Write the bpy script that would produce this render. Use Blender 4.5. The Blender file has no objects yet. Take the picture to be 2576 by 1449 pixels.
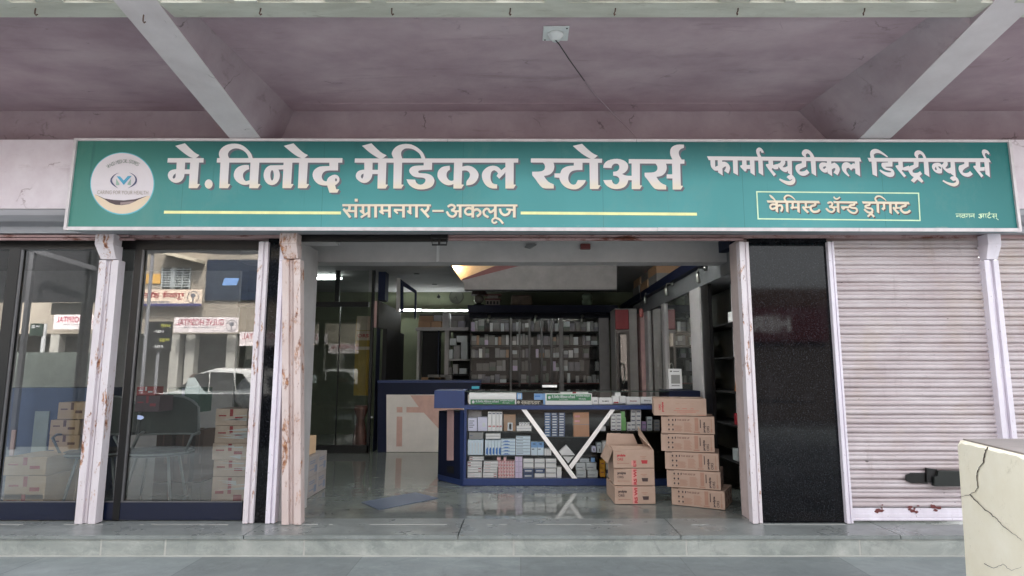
import bpy, math, random
from mathutils import Vector, Matrix
from mathutils.geometry import delaunay_2d_cdt
R = math.radians
rnd = random.Random(7)
S = bpy.context.scene
COL = S.collection
# ------------------------------------------------------------------ camera, sky, sun, exposure
CAM_Y, CAM_Z, PITCH, FPX, CX, CY = -5.4, 1.30, R(7.72), 1520.0, 1310.0, 724.5
cd = bpy.data.cameras.new('camera'); cam = bpy.data.objects.new('camera', cd); COL.objects.link(cam)
cam.location = (0, CAM_Y, CAM_Z); cam.rotation_euler = (R(90) + PITCH, 0, 0)
cd.sensor_width = 36; cd.lens = 36 * FPX / 2576; cd.shift_x = -(CX - 1288) / 2576; cd.clip_end = 500; cd.clip_start = .05
S.camera = cam
w = bpy.data.worlds.new('World'); S.world = w; w.use_nodes = True
nt = w.node_tree; bg = nt.nodes['Background']; sky = nt.nodes.new('ShaderNodeTexSky')
sky.sky_type = 'NISHITA'; sky.sun_disc = False; sky.sun_elevation = R(50); sky.sun_rotation = R(20)
sky.air_density = 1.0; sky.dust_density = 4.0; sky.ozone_density = .6
hs_ = nt.nodes.new('ShaderNodeHueSaturation'); hs_.inputs['Saturation'].default_value = .14      # thin high cloud: a paler sky
nt.links.new(sky.outputs[0], hs_.inputs['Color']); nt.links.new(hs_.outputs[0], bg.inputs[0]); bg.inputs[1].default_value = .15
sl = bpy.data.lights.new('sun', 'SUN'); sl.energy = 2.2; sl.angle = R(6); sl.color = (1, .96, .9)
so = bpy.data.objects.new('sun', sl); COL.objects.link(so)
sd = Vector((math.sin(R(20)) * math.cos(R(50)), math.cos(R(20)) * math.cos(R(50)), math.sin(R(50))))
so.rotation_euler = sd.to_track_quat('Z', 'Y').to_euler()
S.view_settings.view_transform = 'Standard'; S.view_settings.look = 'None'
S.view_settings.exposure = 2.8; S.view_settings.gamma = 1
S.cycles.max_bounces = 8; S.cycles.diffuse_bounces = 5; S.cycles.glossy_bounces = 4; S.cycles.transparent_max_bounces = 14
S.cycles.use_denoising = True; S.cycles.caustics_reflective = False; S.cycles.caustics_refractive = False
S.cycles.sample_clamp_indirect = 4

# ------------------------------------------------------------------ where things stand (picture point -> place at a known depth)
cp, sp_ = math.cos(PITCH), math.sin(PITCH)
def ray(px, py):
    u = (px - CX) / FPX; v = (CY - py) / FPX
    return Vector((u, cp - v * sp_, sp_ + v * cp))
def W(px, py, y):
    d = ray(px, py); t = (y - CAM_Y) / d.y
    return Vector((d.x * t, y, CAM_Z + d.z * t))
def Wz(px, py, z):
    d = ray(px, py); t = (z - CAM_Z) / d.z
    return Vector((d.x * t, CAM_Y + d.y * t, z))
def Wx(px, py, x):
    d = ray(px, py); t = x / d.x
    return Vector((x, CAM_Y + d.y * t, CAM_Z + d.z * t))

# ------------------------------------------------------------------ materials
MATS = {}
def lin(c):
    return tuple(((v / 12.92) if v <= .04045 else ((v + .055) / 1.055) ** 2.4) for v in c)
class N:
    def __init__(s, name):
        s.m = bpy.data.materials.new(name); s.m.use_nodes = True
        s.t = s.m.node_tree; s.b = s.t.nodes['Principled BSDF']; s.co = None
    def n(s, typ, **kw):
        x = s.t.nodes.new(typ)
        for k, v in kw.items():
            if k in x.bl_rna.properties and k not in ('inputs',): setattr(x, k, v)
            else: x.inputs[k.replace('_', ' ')].default_value = v
        return x
    def l(s, a, b): s.t.links.new(a, b)
    def coord(s, scale=(1, 1, 1)):
        c = s.n('ShaderNodeTexCoord'); mp = s.n('ShaderNodeMapping'); mp.inputs['Scale'].default_value = scale
        s.l(c.outputs['Object'], mp.inputs[0]); return mp.outputs[0]
    def noise(s, scale, detail=5, rough=.6, st=(1, 1, 1), dist=0):
        x = s.n('ShaderNodeTexNoise'); x.inputs['Scale'].default_value = scale; x.inputs['Detail'].default_value = detail
        x.inputs['Roughness'].default_value = rough; x.inputs['Distortion'].default_value = dist
        s.l(s.coord(st), x.inputs['Vector']); return x.outputs[0]
    def ramp(s, src, a, b, ca=0, cb=1):
        x = s.n('ShaderNodeMapRange'); x.inputs[1].default_value = a; x.inputs[2].default_value = b
        x.inputs[3].default_value = ca; x.inputs[4].default_value = cb; s.l(src, x.inputs[0]); return x.outputs[0]
    def mix(s, f, a, b):
        x = s.n('ShaderNodeMix'); x.data_type = 'RGBA'
        if isinstance(f, (int, float)): x.inputs[0].default_value = f
        else: s.l(f, x.inputs[0])
        for i, c in ((6, a), (7, b)):
            if isinstance(c, tuple): x.inputs[i].default_value = (*c[:3], 1)
            else: s.l(c, x.inputs[i])
        return x.outputs[2]
    def math(s, op, a, b=None):
        x = s.n('ShaderNodeMath'); x.operation = op
        for i, c in ((0, a), (1, b)):
            if c is None: continue
            if isinstance(c, (int, float)): x.inputs[i].default_value = c
            else: s.l(c, x.inputs[i])
        return x.outputs[0]
    def bump(s, h, strength=.3, dist=.01):
        x = s.n('ShaderNodeBump'); x.inputs['Strength'].default_value = strength; x.inputs['Distance'].default_value = dist
        s.l(h, x.inputs['Height']); s.l(x.outputs[0], s.b.inputs['Normal'])
    def col(s, c): s.l(c, s.b.inputs['Base Color'])
    def fin(s, rough=.6, metal=0, spec=.5):
        if isinstance(rough, (int, float)): s.b.inputs['Roughness'].default_value = rough
        else: s.l(rough, s.b.inputs['Roughness'])
        s.b.inputs['Metallic'].default_value = metal; s.b.inputs['Specular IOR Level'].default_value = spec
        MATS[s.m.name] = s.m; return s.m
def simple(name, c, rough=.6, metal=0, var=.12, scale=6, spec=.5, bump=0, st=(1, 1, 1)):
    if name in MATS: return MATS[name]
    q = N(name); c = lin(c)
    n1 = q.noise(scale, 5, .65, st)
    q.col(q.mix(q.ramp(n1, .3, .7), tuple(v * (1 - var) for v in c), tuple(min(1, v * (1 + var)) for v in c)))
    if bump: q.bump(q.noise(scale * 8, 4), bump, .004)
    return q.fin(rough, metal, spec)
def emis(name, c, strength):
    q = N(name); q.b.inputs['Base Color'].default_value = (*c, 1)
    q.b.inputs['Emission Color'].default_value = (*c, 1); q.b.inputs['Emission Strength'].default_value = strength
    return q.fin(.5)
def cracks(q, scale, width, mask_lo, mask_hi, st=(1, 1, 1), seed=3.1):
    """thin branching cracks that come and go: 1 on the crack"""
    v = q.n('ShaderNodeTexVoronoi'); v.feature = 'DISTANCE_TO_EDGE'; v.inputs['Scale'].default_value = scale
    n_ = q.n('ShaderNodeTexNoise'); n_.inputs['Scale'].default_value = scale * 2.2; n_.inputs['Detail'].default_value = 6
    c = q.coord(st); q.l(c, n_.inputs['Vector'])
    ad = q.n('ShaderNodeMix'); ad.data_type = 'VECTOR'; ad.inputs[0].default_value = .28
    q.l(c, ad.inputs[4]); q.l(n_.outputs[1], ad.inputs[5]); q.l(ad.outputs[1], v.inputs['Vector'])
    e = q.ramp(v.outputs['Distance'], 0, width, 1, 0)
    m = q.noise(scale * .9 + seed, 2, .5, st)
    return q.math('MULTIPLY', e, q.ramp(m, mask_lo, mask_hi))

q = N('mauve_ceiling_paint')                       # old limewash on the canopy
base = q.mix(q.ramp(q.noise(1.1, 7, .62, (1, 1.6, 1)), .32, .68), lin((.63, .535, .57)), lin((.75, .665, .69)))
dirt = q.ramp(q.noise(2.3, 9, .72, (.45, 2.4, 1), .6), .56, .76)
base = q.mix(q.math('MULTIPLY', dirt, .45), base, lin((.42, .35, .36)))
spot = q.ramp(q.noise(9, 4, .6, (.7, 1.6, 1)), .71, .77)
base = q.mix(q.math('MULTIPLY', spot, .6), base, lin((.28, .22, .23)))
base = q.mix(q.math('MULTIPLY', cracks(q, 1.7, .010, .60, .70), .45), base, lin((.2, .17, .18)))
q.col(base); q.bump(q.noise(14, 6, .7), .25, .01); M_CEIL = q.fin(.85, 0, .2)
q = N('mauve_beam_paint')
base = q.mix(q.ramp(q.noise(2.0, 6, .62), .3, .7), lin((.60, .53, .56)), lin((.70, .64, .665)))
base = q.mix(q.math('MULTIPLY', q.ramp(q.noise(4.5, 8, .7, (.6, 1, 2)), .57, .74), .5), base, lin((.40, .34, .35)))
base = q.mix(q.math('MULTIPLY', cracks(q, 1.9, .013, .52, .66), .6), base, lin((.15, .12, .13)))
q.col(base); q.bump(q.noise(16, 6, .7), .3, .01); M_WALLTOP = q.fin(.85, 0, .2)
q = N('pale_grey_beam_paint')
base = q.mix(q.ramp(q.noise(2.6, 6), .3, .7), lin((.78, .745, .755)), lin((.86, .83, .84)))
base = q.mix(q.math('MULTIPLY', cracks(q, 2.6, .012, .62, .70), .8), base, lin((.3, .27, .27)))
q.col(base); q.bump(q.noise(20, 5, .7), .2, .008); M_BEAM = q.fin(.85, 0, .2)
q = N('cream_edge_beam_paint')
base = q.mix(q.ramp(q.noise(3.0, 7, .65, (.5, 2, 1)), .3, .7), lin((.72, .71, .665)), lin((.83, .825, .785)))
base = q.mix(q.math('MULTIPLY', q.ramp(q.noise(7, 8, .75, (.5, 2, 2)), .58, .7), .55), base, lin((.45, .40, .35)))
q.col(base); q.bump(q.noise(22, 6, .7), .35, .01); M_EDGE = q.fin(.85, 0, .2)
q = N('pink_white_plaster')
base = q.mix(q.ramp(q.noise(1.8, 7, .65), .3, .7), lin((.80, .74, .77)), lin((.90, .87, .89)))
base = q.mix(q.math('MULTIPLY', cracks(q, 2.2, .013, .46, .6), .6), base, lin((.48, .36, .38)))
base = q.mix(q.math('MULTIPLY', q.ramp(q.noise(3, 7, .7, (.7, 1, 2.2)), .56, .72), .35), base, lin((.62, .52, .54)))
q.col(base); q.bump(q.noise(15, 6, .7), .25, .008); M_HOOD = q.fin(.8, 0, .25)
def rusty(name, c1, c2, lo, hi, st=(1, 1, .35), rc=(.60, .36, .20)):
    q = N(name)
    base = q.mix(q.ramp(q.noise(5, 6, .6, st), .3, .7), lin(c1), lin(c2))
    n1 = q.noise(7.5, 10, .78, st, .25); r = q.ramp(n1, lo, hi)
    rust = q.mix(q.ramp(q.noise(34, 4), .35, .65), lin(rc), lin((.40, .22, .16)))
    base = q.mix(r, base, rust)
    sp = q.ramp(q.noise(46, 3, .6, (1, 1, .6)), .68, .74)
    base = q.mix(q.math('MULTIPLY', sp, .75), base, lin((.38, .30, .30)))
    q.col(base); q.bump(q.noise(30, 5), .2, .003)
    return q.fin(.6, 0, .35)
M_GUIDE = rusty('white_guide_paint', (.83, .80, .84), (.92, .90, .94), .69, .74)
M_GUIDER = rusty('rusty_guide_paint', (.80, .76, .78), (.88, .86, .88), .55, .59, rc=(.76, .56, .42))
M_GUIDER2 = rusty('peeling_pink_paint', (.76, .68, .66), (.84, .79, .78), .53, .59, rc=(.74, .54, .40))
M_RUSTY = rusty('rusty_rail_paint', (.60, .48, .48), (.70, .60, .60), .52, .60, (.3, 1, 1), rc=(.40, .24, .20))
q = N('shutter_paint')
base = q.mix(q.ramp(q.noise(2.2, 6, .65, (.6, 1, 1.5)), .3, .7), lin((.71, .66, .67)), lin((.81, .78, .79)))
base = q.mix(q.math('MULTIPLY', q.ramp(q.noise(4, 8, .75, (.18, 1, 9)), .5, .75), .55), base, lin((.62, .52, .52)))
base = q.mix(q.math('MULTIPLY', q.ramp(q.noise(1.7, 4, .6, (1, 1, .8)), .52, .72), .28), base, lin((.70, .61, .47)))
base = q.mix(q.math('MULTIPLY', q.ramp(q.noise(3.2, 9, .8, (1.8, 1, .35), .4), .56, .72), .38), base, lin((.50, .43, .42)))
base = q.mix(q.ramp(q.noise(13, 2, .5, (.8, 1, 4)), .755, .77), base, lin((.16, .12, .12)))
q.col(base); M_SHUT = q.fin(.55, 0, .35)
def kota(name, a, b, rough, tile=None, bumpv=.05):
    q = N(name)
    n1 = q.ramp(q.noise(1.6, 8, .66, (1, 1.7, 1.7), 1.0), .3, .7)
    base = q.mix(n1, lin(a), lin(b))
    base = q.mix(q.math('MULTIPLY', q.ramp(q.noise(7, 7, .75, (1, 1.5, 1.5), .5), .5, .78), .4), base, lin(tuple(v * 1.22 for v in b)))
    base = q.mix(q.math('MULTIPLY', q.ramp(q.noise(2.6, 9, .8, (1.6, 1, 1), 1.5), .54, .66), .32), base, lin(tuple(v * .70 for v in a)))
    base = q.mix(q.ramp(q.noise(34, 3, .6), .72, .76, 0, .5), base, lin((.74, .74, .72)))
    if tile:
        br = q.n('ShaderNodeTexBrick'); br.offset = tile[2]; br.inputs['Scale'].default_value = 1
        br.inputs['Brick Width'].default_value = tile[0]; br.inputs['Row Height'].default_value = tile[1]
        br.inputs['Mortar Size'].default_value = .004; br.inputs['Mortar Smooth'].default_value = .2
        br.inputs['Color1'].default_value = (.76, .76, .76, 1); br.inputs['Color2'].default_value = (1.12, 1.12, 1.12, 1)
        br.inputs['Mortar'].default_value = (.6, .6, .6, 1)
        q.l(q.coord(), br.inputs['Vector'])
        mm = q.n('ShaderNodeMix'); mm.data_type = 'RGBA'; mm.blend_type = 'MULTIPLY'; mm.inputs[0].default_value = 1
        q.l(base, mm.inputs[6]); q.l(br.outputs[0], mm.inputs[7]); base = mm.outputs[2]
    q.col(base); q.bump(q.noise(9, 4, .5), bumpv, .004)
    rr = q.ramp(q.noise(3.0, 6, .6), .3, .7, rough[0], rough[1])
    return q.fin(rr, 0, .5)
M_FLOOR = kota('polished_green_stone', (.40, .42, .41), (.52, .54, .52), (.02, .08), None, .012)
M_STEP = kota('grey_green_step_stone', (.46, .48, .475), (.56, .58, .575), (.22, .4))
M_RISER = kota('grey_green_riser_stone', (.49, .52, .505), (.70, .71, .69), (.35, .55))
M_PAVE = kota('grey_pavement_stone', (.47, .50, .505), (.55, .58, .585), (.35, .55), (1.25, .9, .5))
q = N('black_granite'); v = q.n('ShaderNodeTexVoronoi'); v.inputs['Scale'].default_value = 120; q.l(q.coord(), v.inputs['Vector'])
base = q.mix(q.math('MULTIPLY', q.ramp(v.outputs['Distance'], .12, .42, 1, 0), q.ramp(q.noise(60, 3), .45, .6)), lin((.045, .05, .062)), lin((.26, .27, .30)))
base = q.mix(q.math('MULTIPLY', q.ramp(q.noise(3, 8, .75), .5, .72), .22), base, lin((.20, .20, .22)))
q.col(base); M_GRAN = q.fin(q.ramp(q.noise(4, 6), .3, .7, .02, .09), 0, .2)
M_LEDGE = simple('mortar_white', (.66, .66, .65), .8, scale=12)
q = N('cream_cracked_plaster')
base = q.mix(q.ramp(q.noise(3.2, 8, .66), .3, .7), lin((.94, .905, .815)), lin((.98, .955, .885)))
base = q.mix(q.math('MULTIPLY', q.ramp(q.noise(9, 7, .75), .60, .72), .45), base, lin((.70, .66, .55)))
base = q.mix(q.math('MULTIPLY', cracks(q, 5, .006, .55, .62, seed=1), .35), base, lin((.62, .58, .48)))
q.col(base); q.bump(q.noise(30, 7, .75), .3, .006); M_CREAM = q.fin(.85, 0, .2)
# sign print: teal with a soft printed gradient towards darker, greener ends, plus rain streaks
q = N('teal_sign_print')
sx = q.n('ShaderNodeSeparateXYZ'); q.l(q.coord(), sx.inputs[0])
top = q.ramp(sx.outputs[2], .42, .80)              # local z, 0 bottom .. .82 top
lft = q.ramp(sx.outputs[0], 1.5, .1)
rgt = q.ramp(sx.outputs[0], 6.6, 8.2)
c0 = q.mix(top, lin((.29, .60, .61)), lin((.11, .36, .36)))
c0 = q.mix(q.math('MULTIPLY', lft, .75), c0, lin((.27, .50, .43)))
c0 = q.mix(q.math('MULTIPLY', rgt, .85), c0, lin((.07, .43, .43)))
mid = q.ramp(q.noise(1.0, 2, .4, (1, 1, 1.3)), .38, .66)
c0 = q.mix(q.math('MULTIPLY', mid, .35), c0, lin((.11, .44, .43)))
stx = q.ramp(q.noise(3.5, 7, .75, (2.6, 1, .12)), .60, .72)
c0 = q.mix(q.math('MULTIPLY', stx, .42), c0, lin((.10, .30, .31)))
sm = q.math('PINGPONG', q.math('ADD', sx.outputs[0], .23), .61); c0 = q.mix(q.math('MULTIPLY', q.ramp(sm, .0, .0035, 1, 0), .5), c0, lin((.08, .28, .29)))
gd = q.ramp(q.noise(2.4, 9, .78, (1, 1, .7), .4), .52, .78); c0 = q.mix(q.math('MULTIPLY', gd, .22), c0, lin((.50, .60, .56)))
q.bump(q.noise(1.6, 2, .5), .5, .02)
dst = q.ramp(q.noise(6, 5, .7, (.5, 1, 3)), .62, .75)
dstm = q.math('MULTIPLY', dst, q.ramp(sx.outputs[2], .09, .03))
c0 = q.mix(q.math('MULTIPLY', dstm, .6), c0, lin((.62, .66, .62)))
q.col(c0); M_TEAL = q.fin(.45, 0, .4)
q = N('sign_letter_white')
sx = q.n('ShaderNodeSeparateXYZ'); q.l(q.coord(), sx.inputs[0])
c0 = q.mix(q.ramp(sx.outputs[2], .46, .38), lin((.90, .88, .885)), lin((.92, .88, .81)))
q.col(c0); M_LET = q.fin(.5, 0, .3)
M_LETC = simple('sign_letter_cream', (.90, .85, .76), .5, scale=3)
M_LETY = simple('sign_line_yellow', (.93, .94, .68), .5)
M_LETG = simple('sign_frame_pale_green', (.84, .95, .80), .5)
M_SHD = simple('sign_letter_shade', (.40, .40, .44), .5)
M_SHDB = simple('sign_letter_brown', (.36, .27, .27), .5)
M_ALU = simple('sign_frame_aluminium', (.83, .80, .81), .45, 0, scale=9)
M_SHEET = simple('grey_sheet_metal', (.58, .58, .60), .5, 0, scale=4, st=(.3, 1, 3))
M_BLACK = simple('black_frame_paint', (.05, .05, .055), .35, spec=.5)
M_NAVY = simple('navy_frame_paint', (.07, .10, .19), .35, scale=5, st=(.3, 1, 3))
M_BLUE = simple('blue_laminate', (.13, .20, .38), .35, scale=3)
M_BLUED = simple('dark_blue_laminate', (.06, .09, .19), .5, scale=3, spec=.25)
M_PINK = simple('dusty_pink_laminate', (.74, .61, .60), .45)
M_BEIGE = simple('beige_laminate', (.85, .82, .79), .45, scale=2)
M_GREYW = simple('interior_grey_paint', (.70, .69, .69), .8, scale=3)
M_CEILI = simple('interior_ceiling_paint', (.55, .545, .545), .9, scale=2)
M_GREEN = simple('olive_green_wall', (.44, .465, .38), .85, scale=2)
M_MAROON = simple('maroon_trim', (.40, .19, .18), .5)
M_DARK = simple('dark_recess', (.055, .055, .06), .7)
M_STEEL = simple('brushed_steel', (.62, .62, .60), .28, 1, var=.05, st=(1, 1, 12))
M_WHITE = simple('white_plastic', (.86, .86, .86), .4, var=.04)
M_STRIP = simple('white_diagonal_strip', (.97, .95, .94), .4, var=.03)
M_IRON = simple('rusty_iron', (.33, .25, .22), .75, scale=30)
M_WIRE = simple('black_wire', (.07, .06, .06), .5)
def glass(name, refl, tint, rough=0.0, haze=0.0):
    m = bpy.data.materials.new(name); m.use_nodes = True; t = m.node_tree; t.nodes.clear()
    o = t.nodes.new('ShaderNodeOutputMaterial'); tr = t.nodes.new('ShaderNodeBsdfTransparent'); gl = t.nodes.new('ShaderNodeBsdfGlossy')
    tr.inputs[0].default_value = (*tint, 1); gl.inputs['Roughness'].default_value = rough
    lw = t.nodes.new('ShaderNodeFresnel'); lw.inputs[0].default_value = 1.5
    ad = t.nodes.new('ShaderNodeMath'); ad.operation = 'ADD'; ad.use_clamp = True; ad.inputs[1].default_value = refl
    t.links.new(lw.outputs[0], ad.inputs[0])
    mx = t.nodes.new('ShaderNodeMixShader'); t.links.new(ad.outputs[0], mx.inputs[0]); t.links.new(tr.outputs[0], mx.inputs[1]); t.links.new(gl.outputs[0], mx.inputs[2])
    last = mx
    if haze:
        df = t.nodes.new('ShaderNodeBsdfDiffuse'); df.inputs[0].default_value = (.7, .75, .75, 1)
        m2 = t.nodes.new('ShaderNodeMixShader'); m2.inputs[0].default_value = haze
        t.links.new(mx.outputs[0], m2.inputs[1]); t.links.new(df.outputs[0], m2.inputs[2]); last = m2
    t.links.new(last.outputs[0], o.inputs[0]); MATS[name] = m; return m
M_GLASS = glass('window_glass', .16, (.84, .88, .87), 0, .012)
M_GLIN = glass('cabinet_glass', .0, (.86, .88, .88), 0, .01)
M_GLCT = glass('counter_glass', .0, (.99, .995, .99), 0, .0)
M_FROST = glass('green_frosted_glass', .04, (.35, .4, .38), .1, .45)
M_TUBE = emis('lit_tube', (.95, 1, .98), 6)
M_COVE = emis('warm_cove_lamp', (1, .78, .42), 9)

# ------------------------------------------------------------------ mesh building
class MB:
    def __init__(s): s.v = []; s.f = []
    def quad(s, *p):
        n = len(s.v); s.v += [tuple(x) for x in p]; s.f.append(tuple(range(n, n + len(p)))); return s
    def hexa(s, c):                       # 8 corners: bottom 4 (ccw from above) then top 4
        n = len(s.v); s.v += [tuple(x) for x in c]
        for f in ((3, 2, 1, 0), (4, 5, 6, 7), (0, 1, 5, 4), (1, 2, 6, 5), (2, 3, 7, 6), (3, 0, 4, 7)): s.f.append(tuple(n + i for i in f))
        return s
    def box(s, x0, x1, y0, y1, z0, z1):
        x0, x1 = min(x0, x1), max(x0, x1); y0, y1 = min(y0, y1), max(y0, y1); z0, z1 = min(z0, z1), max(z0, z1)
        return s.hexa([(x0, y0, z0), (x1, y0, z0), (x1, y1, z0), (x0, y1, z0), (x0, y0, z1), (x1, y0, z1), (x1, y1, z1), (x0, y1, z1)])
    def slab(s, pts, y0, y1):             # polygon in xz, thick along y
        n = len(s.v); k = len(pts)
        s.v += [(p[0], y0, p[1]) for p in pts] + [(p[0], y1, p[1]) for p in pts]
        s.f.append(tuple(n + i for i in range(k))); s.f.append(tuple(n + k + i for i in reversed(range(k))))
        for i in range(k): j = (i + 1) % k; s.f.append((n + j, n + i, n + k + i, n + k + j))
        return s
    def plan(s, pts, z0, z1):             # polygon in xy, thick along z
        n = len(s.v); k = len(pts)
        s.v += [(p[0], p[1], z0) for p in pts] + [(p[0], p[1], z1) for p in pts]
        s.f.append(tuple(n + i for i in reversed(range(k)))); s.f.append(tuple(n + k + i for i in range(k)))
        for i in range(k): j = (i + 1) % k; s.f.append((n + i, n + j, n + k + j, n + k + i))
        return s
    def side(s, pts, x0, x1):             # polygon in yz, thick along x
        n = len(s.v); k = len(pts)
        s.v += [(x0, p[0], p[1]) for p in pts] + [(x1, p[0], p[1]) for p in pts]
        s.f.append(tuple(n + i for i in range(k))); s.f.append(tuple(n + k + i for i in reversed(range(k))))
        for i in range(k): j = (i + 1) % k; s.f.append((n + j, n + i, n + k + i, n + k + j))
        return s
    def tube(s, pts, r, seg=8, closed=False):
        pts = [Vector(p) for p in pts]; rings = []; k = len(pts)
        for i, p in enumerate(pts):
            a = pts[(i - 1) % k] if (closed or i > 0) else p; b = pts[(i + 1) % k] if (closed or i < k - 1) else p
            d = (b - a).normalized(); up = Vector((0, 0, 1)) if abs(d.z) < .95 else Vector((0, 1, 0))
            u = d.cross(up).normalized(); v = d.cross(u).normalized(); rr = r[i] if isinstance(r, (list, tuple)) else r
            rings.append([p + (u * math.cos(2 * math.pi * j / seg) + v * math.sin(2 * math.pi * j / seg)) * rr for j in range(seg)])
        n = len(s.v)
        for rg in rings: s.v += [tuple(x) for x in rg]
        for i in range(k if closed else k - 1):
            for j in range(seg):
                a = n + i * seg + j; b = n + i * seg + (j + 1) % seg; i2 = (i + 1) % k; c = n + i2 * seg + (j + 1) % seg; d = n + i2 * seg + j
                s.f.append((a, b, c, d))
        if not closed:
            s.f.append(tuple(n + j for j in reversed(range(seg)))); s.f.append(tuple(n + (k - 1) * seg + j for j in range(seg)))
        return s
    def lathe(s, prof, c=(0, 0, 0), seg=20, axis='z'):
        n = len(s.v); k = len(prof)
        for r, h in prof:
            for j in range(seg):
                a = 2 * math.pi * j / seg; x, y = r * math.cos(a), r * math.sin(a)
                p = (x, y, h) if axis == 'z' else ((x, -h, y) if axis == 'y' else (h, x, y))
                s.v.append((c[0] + p[0], c[1] + p[1], c[2] + p[2]))
        for i in range(k - 1):
            for j in range(seg): s.f.append((n + i * seg + j, n + i * seg + (j + 1) % seg, n + (i + 1) * seg + (j + 1) % seg, n + (i + 1) * seg + j))
        s.f.append(tuple(n + j for j in reversed(range(seg)))); s.f.append(tuple(n + (k - 1) * seg + j for j in range(seg)))
        return s
    def rot(s, c, ang):                   # turn everything so far about the vertical through c
        ca, sa = math.cos(ang), math.sin(ang)
        s.v = [(c[0] + (x - c[0]) * ca - (y - c[1]) * sa, c[1] + (x - c[0]) * sa + (y - c[1]) * ca, z) for x, y, z in s.v]; return s
    def build(s, name, m, parent=None, smooth=False, bevel=0):
        o0 = WL.get(parent.name, Vector()) if parent else Vector()
        me = bpy.data.meshes.new(name); me.from_pydata([(x - o0.x, y - o0.y, z - o0.z) for x, y, z in s.v], [], s.f); me.update()
        import bmesh as _b
        bm = _b.new(); bm.from_mesh(me); _b.ops.recalc_face_normals(bm, faces=bm.faces); bm.to_mesh(me); bm.free()
        if smooth:
            for p in me.polygons: p.use_smooth = True
        me.materials.append(m); o = bpy.data.objects.new(name, me); COL.objects.link(o)
        if parent: o.parent = parent
        WL[o.name] = o0
        if bevel:
            b = o.modifiers.new('bevel', 'BEVEL'); b.width = bevel; b.segments = 2; b.limit_method = 'ANGLE'
        return o
WL = {}
def tag(o, label=None, cat=None, group=None, kind=None):
    if label: o['label'] = label
    if cat: o['category'] = cat
    if group: o['group'] = group
    if kind: o['kind'] = kind
    return o
def thing(name, loc, label, cat, group=None, rz=0):
    o = bpy.data.objects.new(name, None); COL.objects.link(o); o.location = loc; o.rotation_euler = (0, 0, rz); o.empty_display_size = .1
    WL[o.name] = Vector(loc); return tag(o, label, cat, group)
def solo(mb, name, m, label, cat, group=None, smooth=False, bevel=0):      # a thing that is one mesh; origin at its base
    xs = [v[0] for v in mb.v]; ys = [v[1] for v in mb.v]; zs = [v[2] for v in mb.v]
    c = Vector(((min(xs) + max(xs)) / 2, (min(ys) + max(ys)) / 2, min(zs)))
    mb.v = [(x - c.x, y - c.y, z - c.z) for x, y, z in mb.v]
    o = mb.build(name, m, None, smooth, bevel); o.location = c; WL[o.name] = c
    return tag(o, label, cat, group)
def copy_tree(o, parent=None):
    c = o.copy(); COL.objects.link(c); c.parent = parent
    for ch in list(o.children): copy_tree(ch, c)
    return c
def text_mesh(s, w=None, h=None, bold=0, ext=0):
    """flat lettering mesh in xz, lower-left at 0,0, facing -y, fitted to w x h"""
    cu = bpy.data.curves.new('t', 'FONT'); cu.body = s; cu.size = 1; cu.resolution_u = 3; cu.offset = bold
    ob = bpy.data.objects.new('t', cu); COL.objects.link(ob)
    dg = bpy.context.evaluated_depsgraph_get(); me = bpy.data.meshes.new_from_object(ob.evaluated_get(dg))
    COL.objects.unlink(ob); bpy.data.objects.remove(ob)
    if not len(me.vertices): return [], []
    xs = [v.co.x for v in me.vertices]; ys = [v.co.y for v in me.vertices]
    x0, y0 = min(xs), min(ys); sx = (w / (max(xs) - x0)) if w else None; sy = (h / (max(ys) - y0)) if h else None
    sx = sx or sy; sy = sy or sx
    V = [((v.co.x - x0) * sx, (v.co.y - y0) * sy) for v in me.vertices]; F = [tuple(p.vertices) for p in me.polygons]
    bpy.data.meshes.remove(me); return V, F
def add_text(mb, s, o, w=None, h=None, ux=(1, 0, 0), uz=(0, 0, 1), bold=0):
    V, F = text_mesh(s, w, h, bold); n = len(mb.v); o = Vector(o); ux = Vector(ux); uz = Vector(uz)
    mb.v += [tuple(o + ux * a + uz * b) for a, b in V]; mb.f += [tuple(n + i for i in f) for f in F]; return mb
# ------------------------------------------------------------------ setting: ground, road, floor, step
def struct(mb, name, m): return tag(mb.build(name, m), kind='structure')
Y_STEP = Wz(1288, 1346, 0).y
struct(MB().box(-14, 14, -10.2, Y_STEP + .02, -.30, -.16), 'pavement', M_PAVE)
M_ROAD = simple('asphalt', (.33, .33, .33), .85, scale=8, bump=.4)
struct(MB().quad((-90, -90, -.31), (90, -90, -.31), (90, 90, -.31), (-90, 90, -.31)), 'road', M_ROAD)
struct(MB().box(-9, 6.9, .16, 7.3, -.30, -.002), 'floor', M_FLOOR)
st = MB()
st.box(-9, 9, Y_STEP + .02, .16, -.30, -.03)
jx = [-9] + [W(a, 1370, Y_STEP).x for a in (254, 416, 765, 1292, 1727, 2163)] + [3.9, 5.2, 9]
jt = [-9, -4.6, W(652, 1330, -.1).x, W(1161, 1330, -.1).x, W(1690, 1330, -.1).x, W(2212, 1330, -.1).x, 4.2, 9]
for a, b in zip(jt, jt[1:]): st.box(a + .004, b - .004, Y_STEP - .012, .16, -.03, rnd.uniform(-.001, .0005))
struct(st, 'step_tread', M_STEP)
for a, b in zip(jx, jx[1:]):
    struct(MB().box(a + .0078, b - .0078, Y_STEP, Y_STEP + .018, -.158, -.031), 'step_riser', M_RISER)
mo = MB()
for a in jx[1:-1]: mo.box(a - .0075, a + .0075, Y_STEP + .002, Y_STEP + .017, -.158, -.03)
mo.box(-9, 9, Y_STEP - .02, Y_STEP + .001, -.1595, -.153)
struct(mo, 'step_mortar', simple('step_mortar_pale', (.70, .70, .68), .8))
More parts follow.
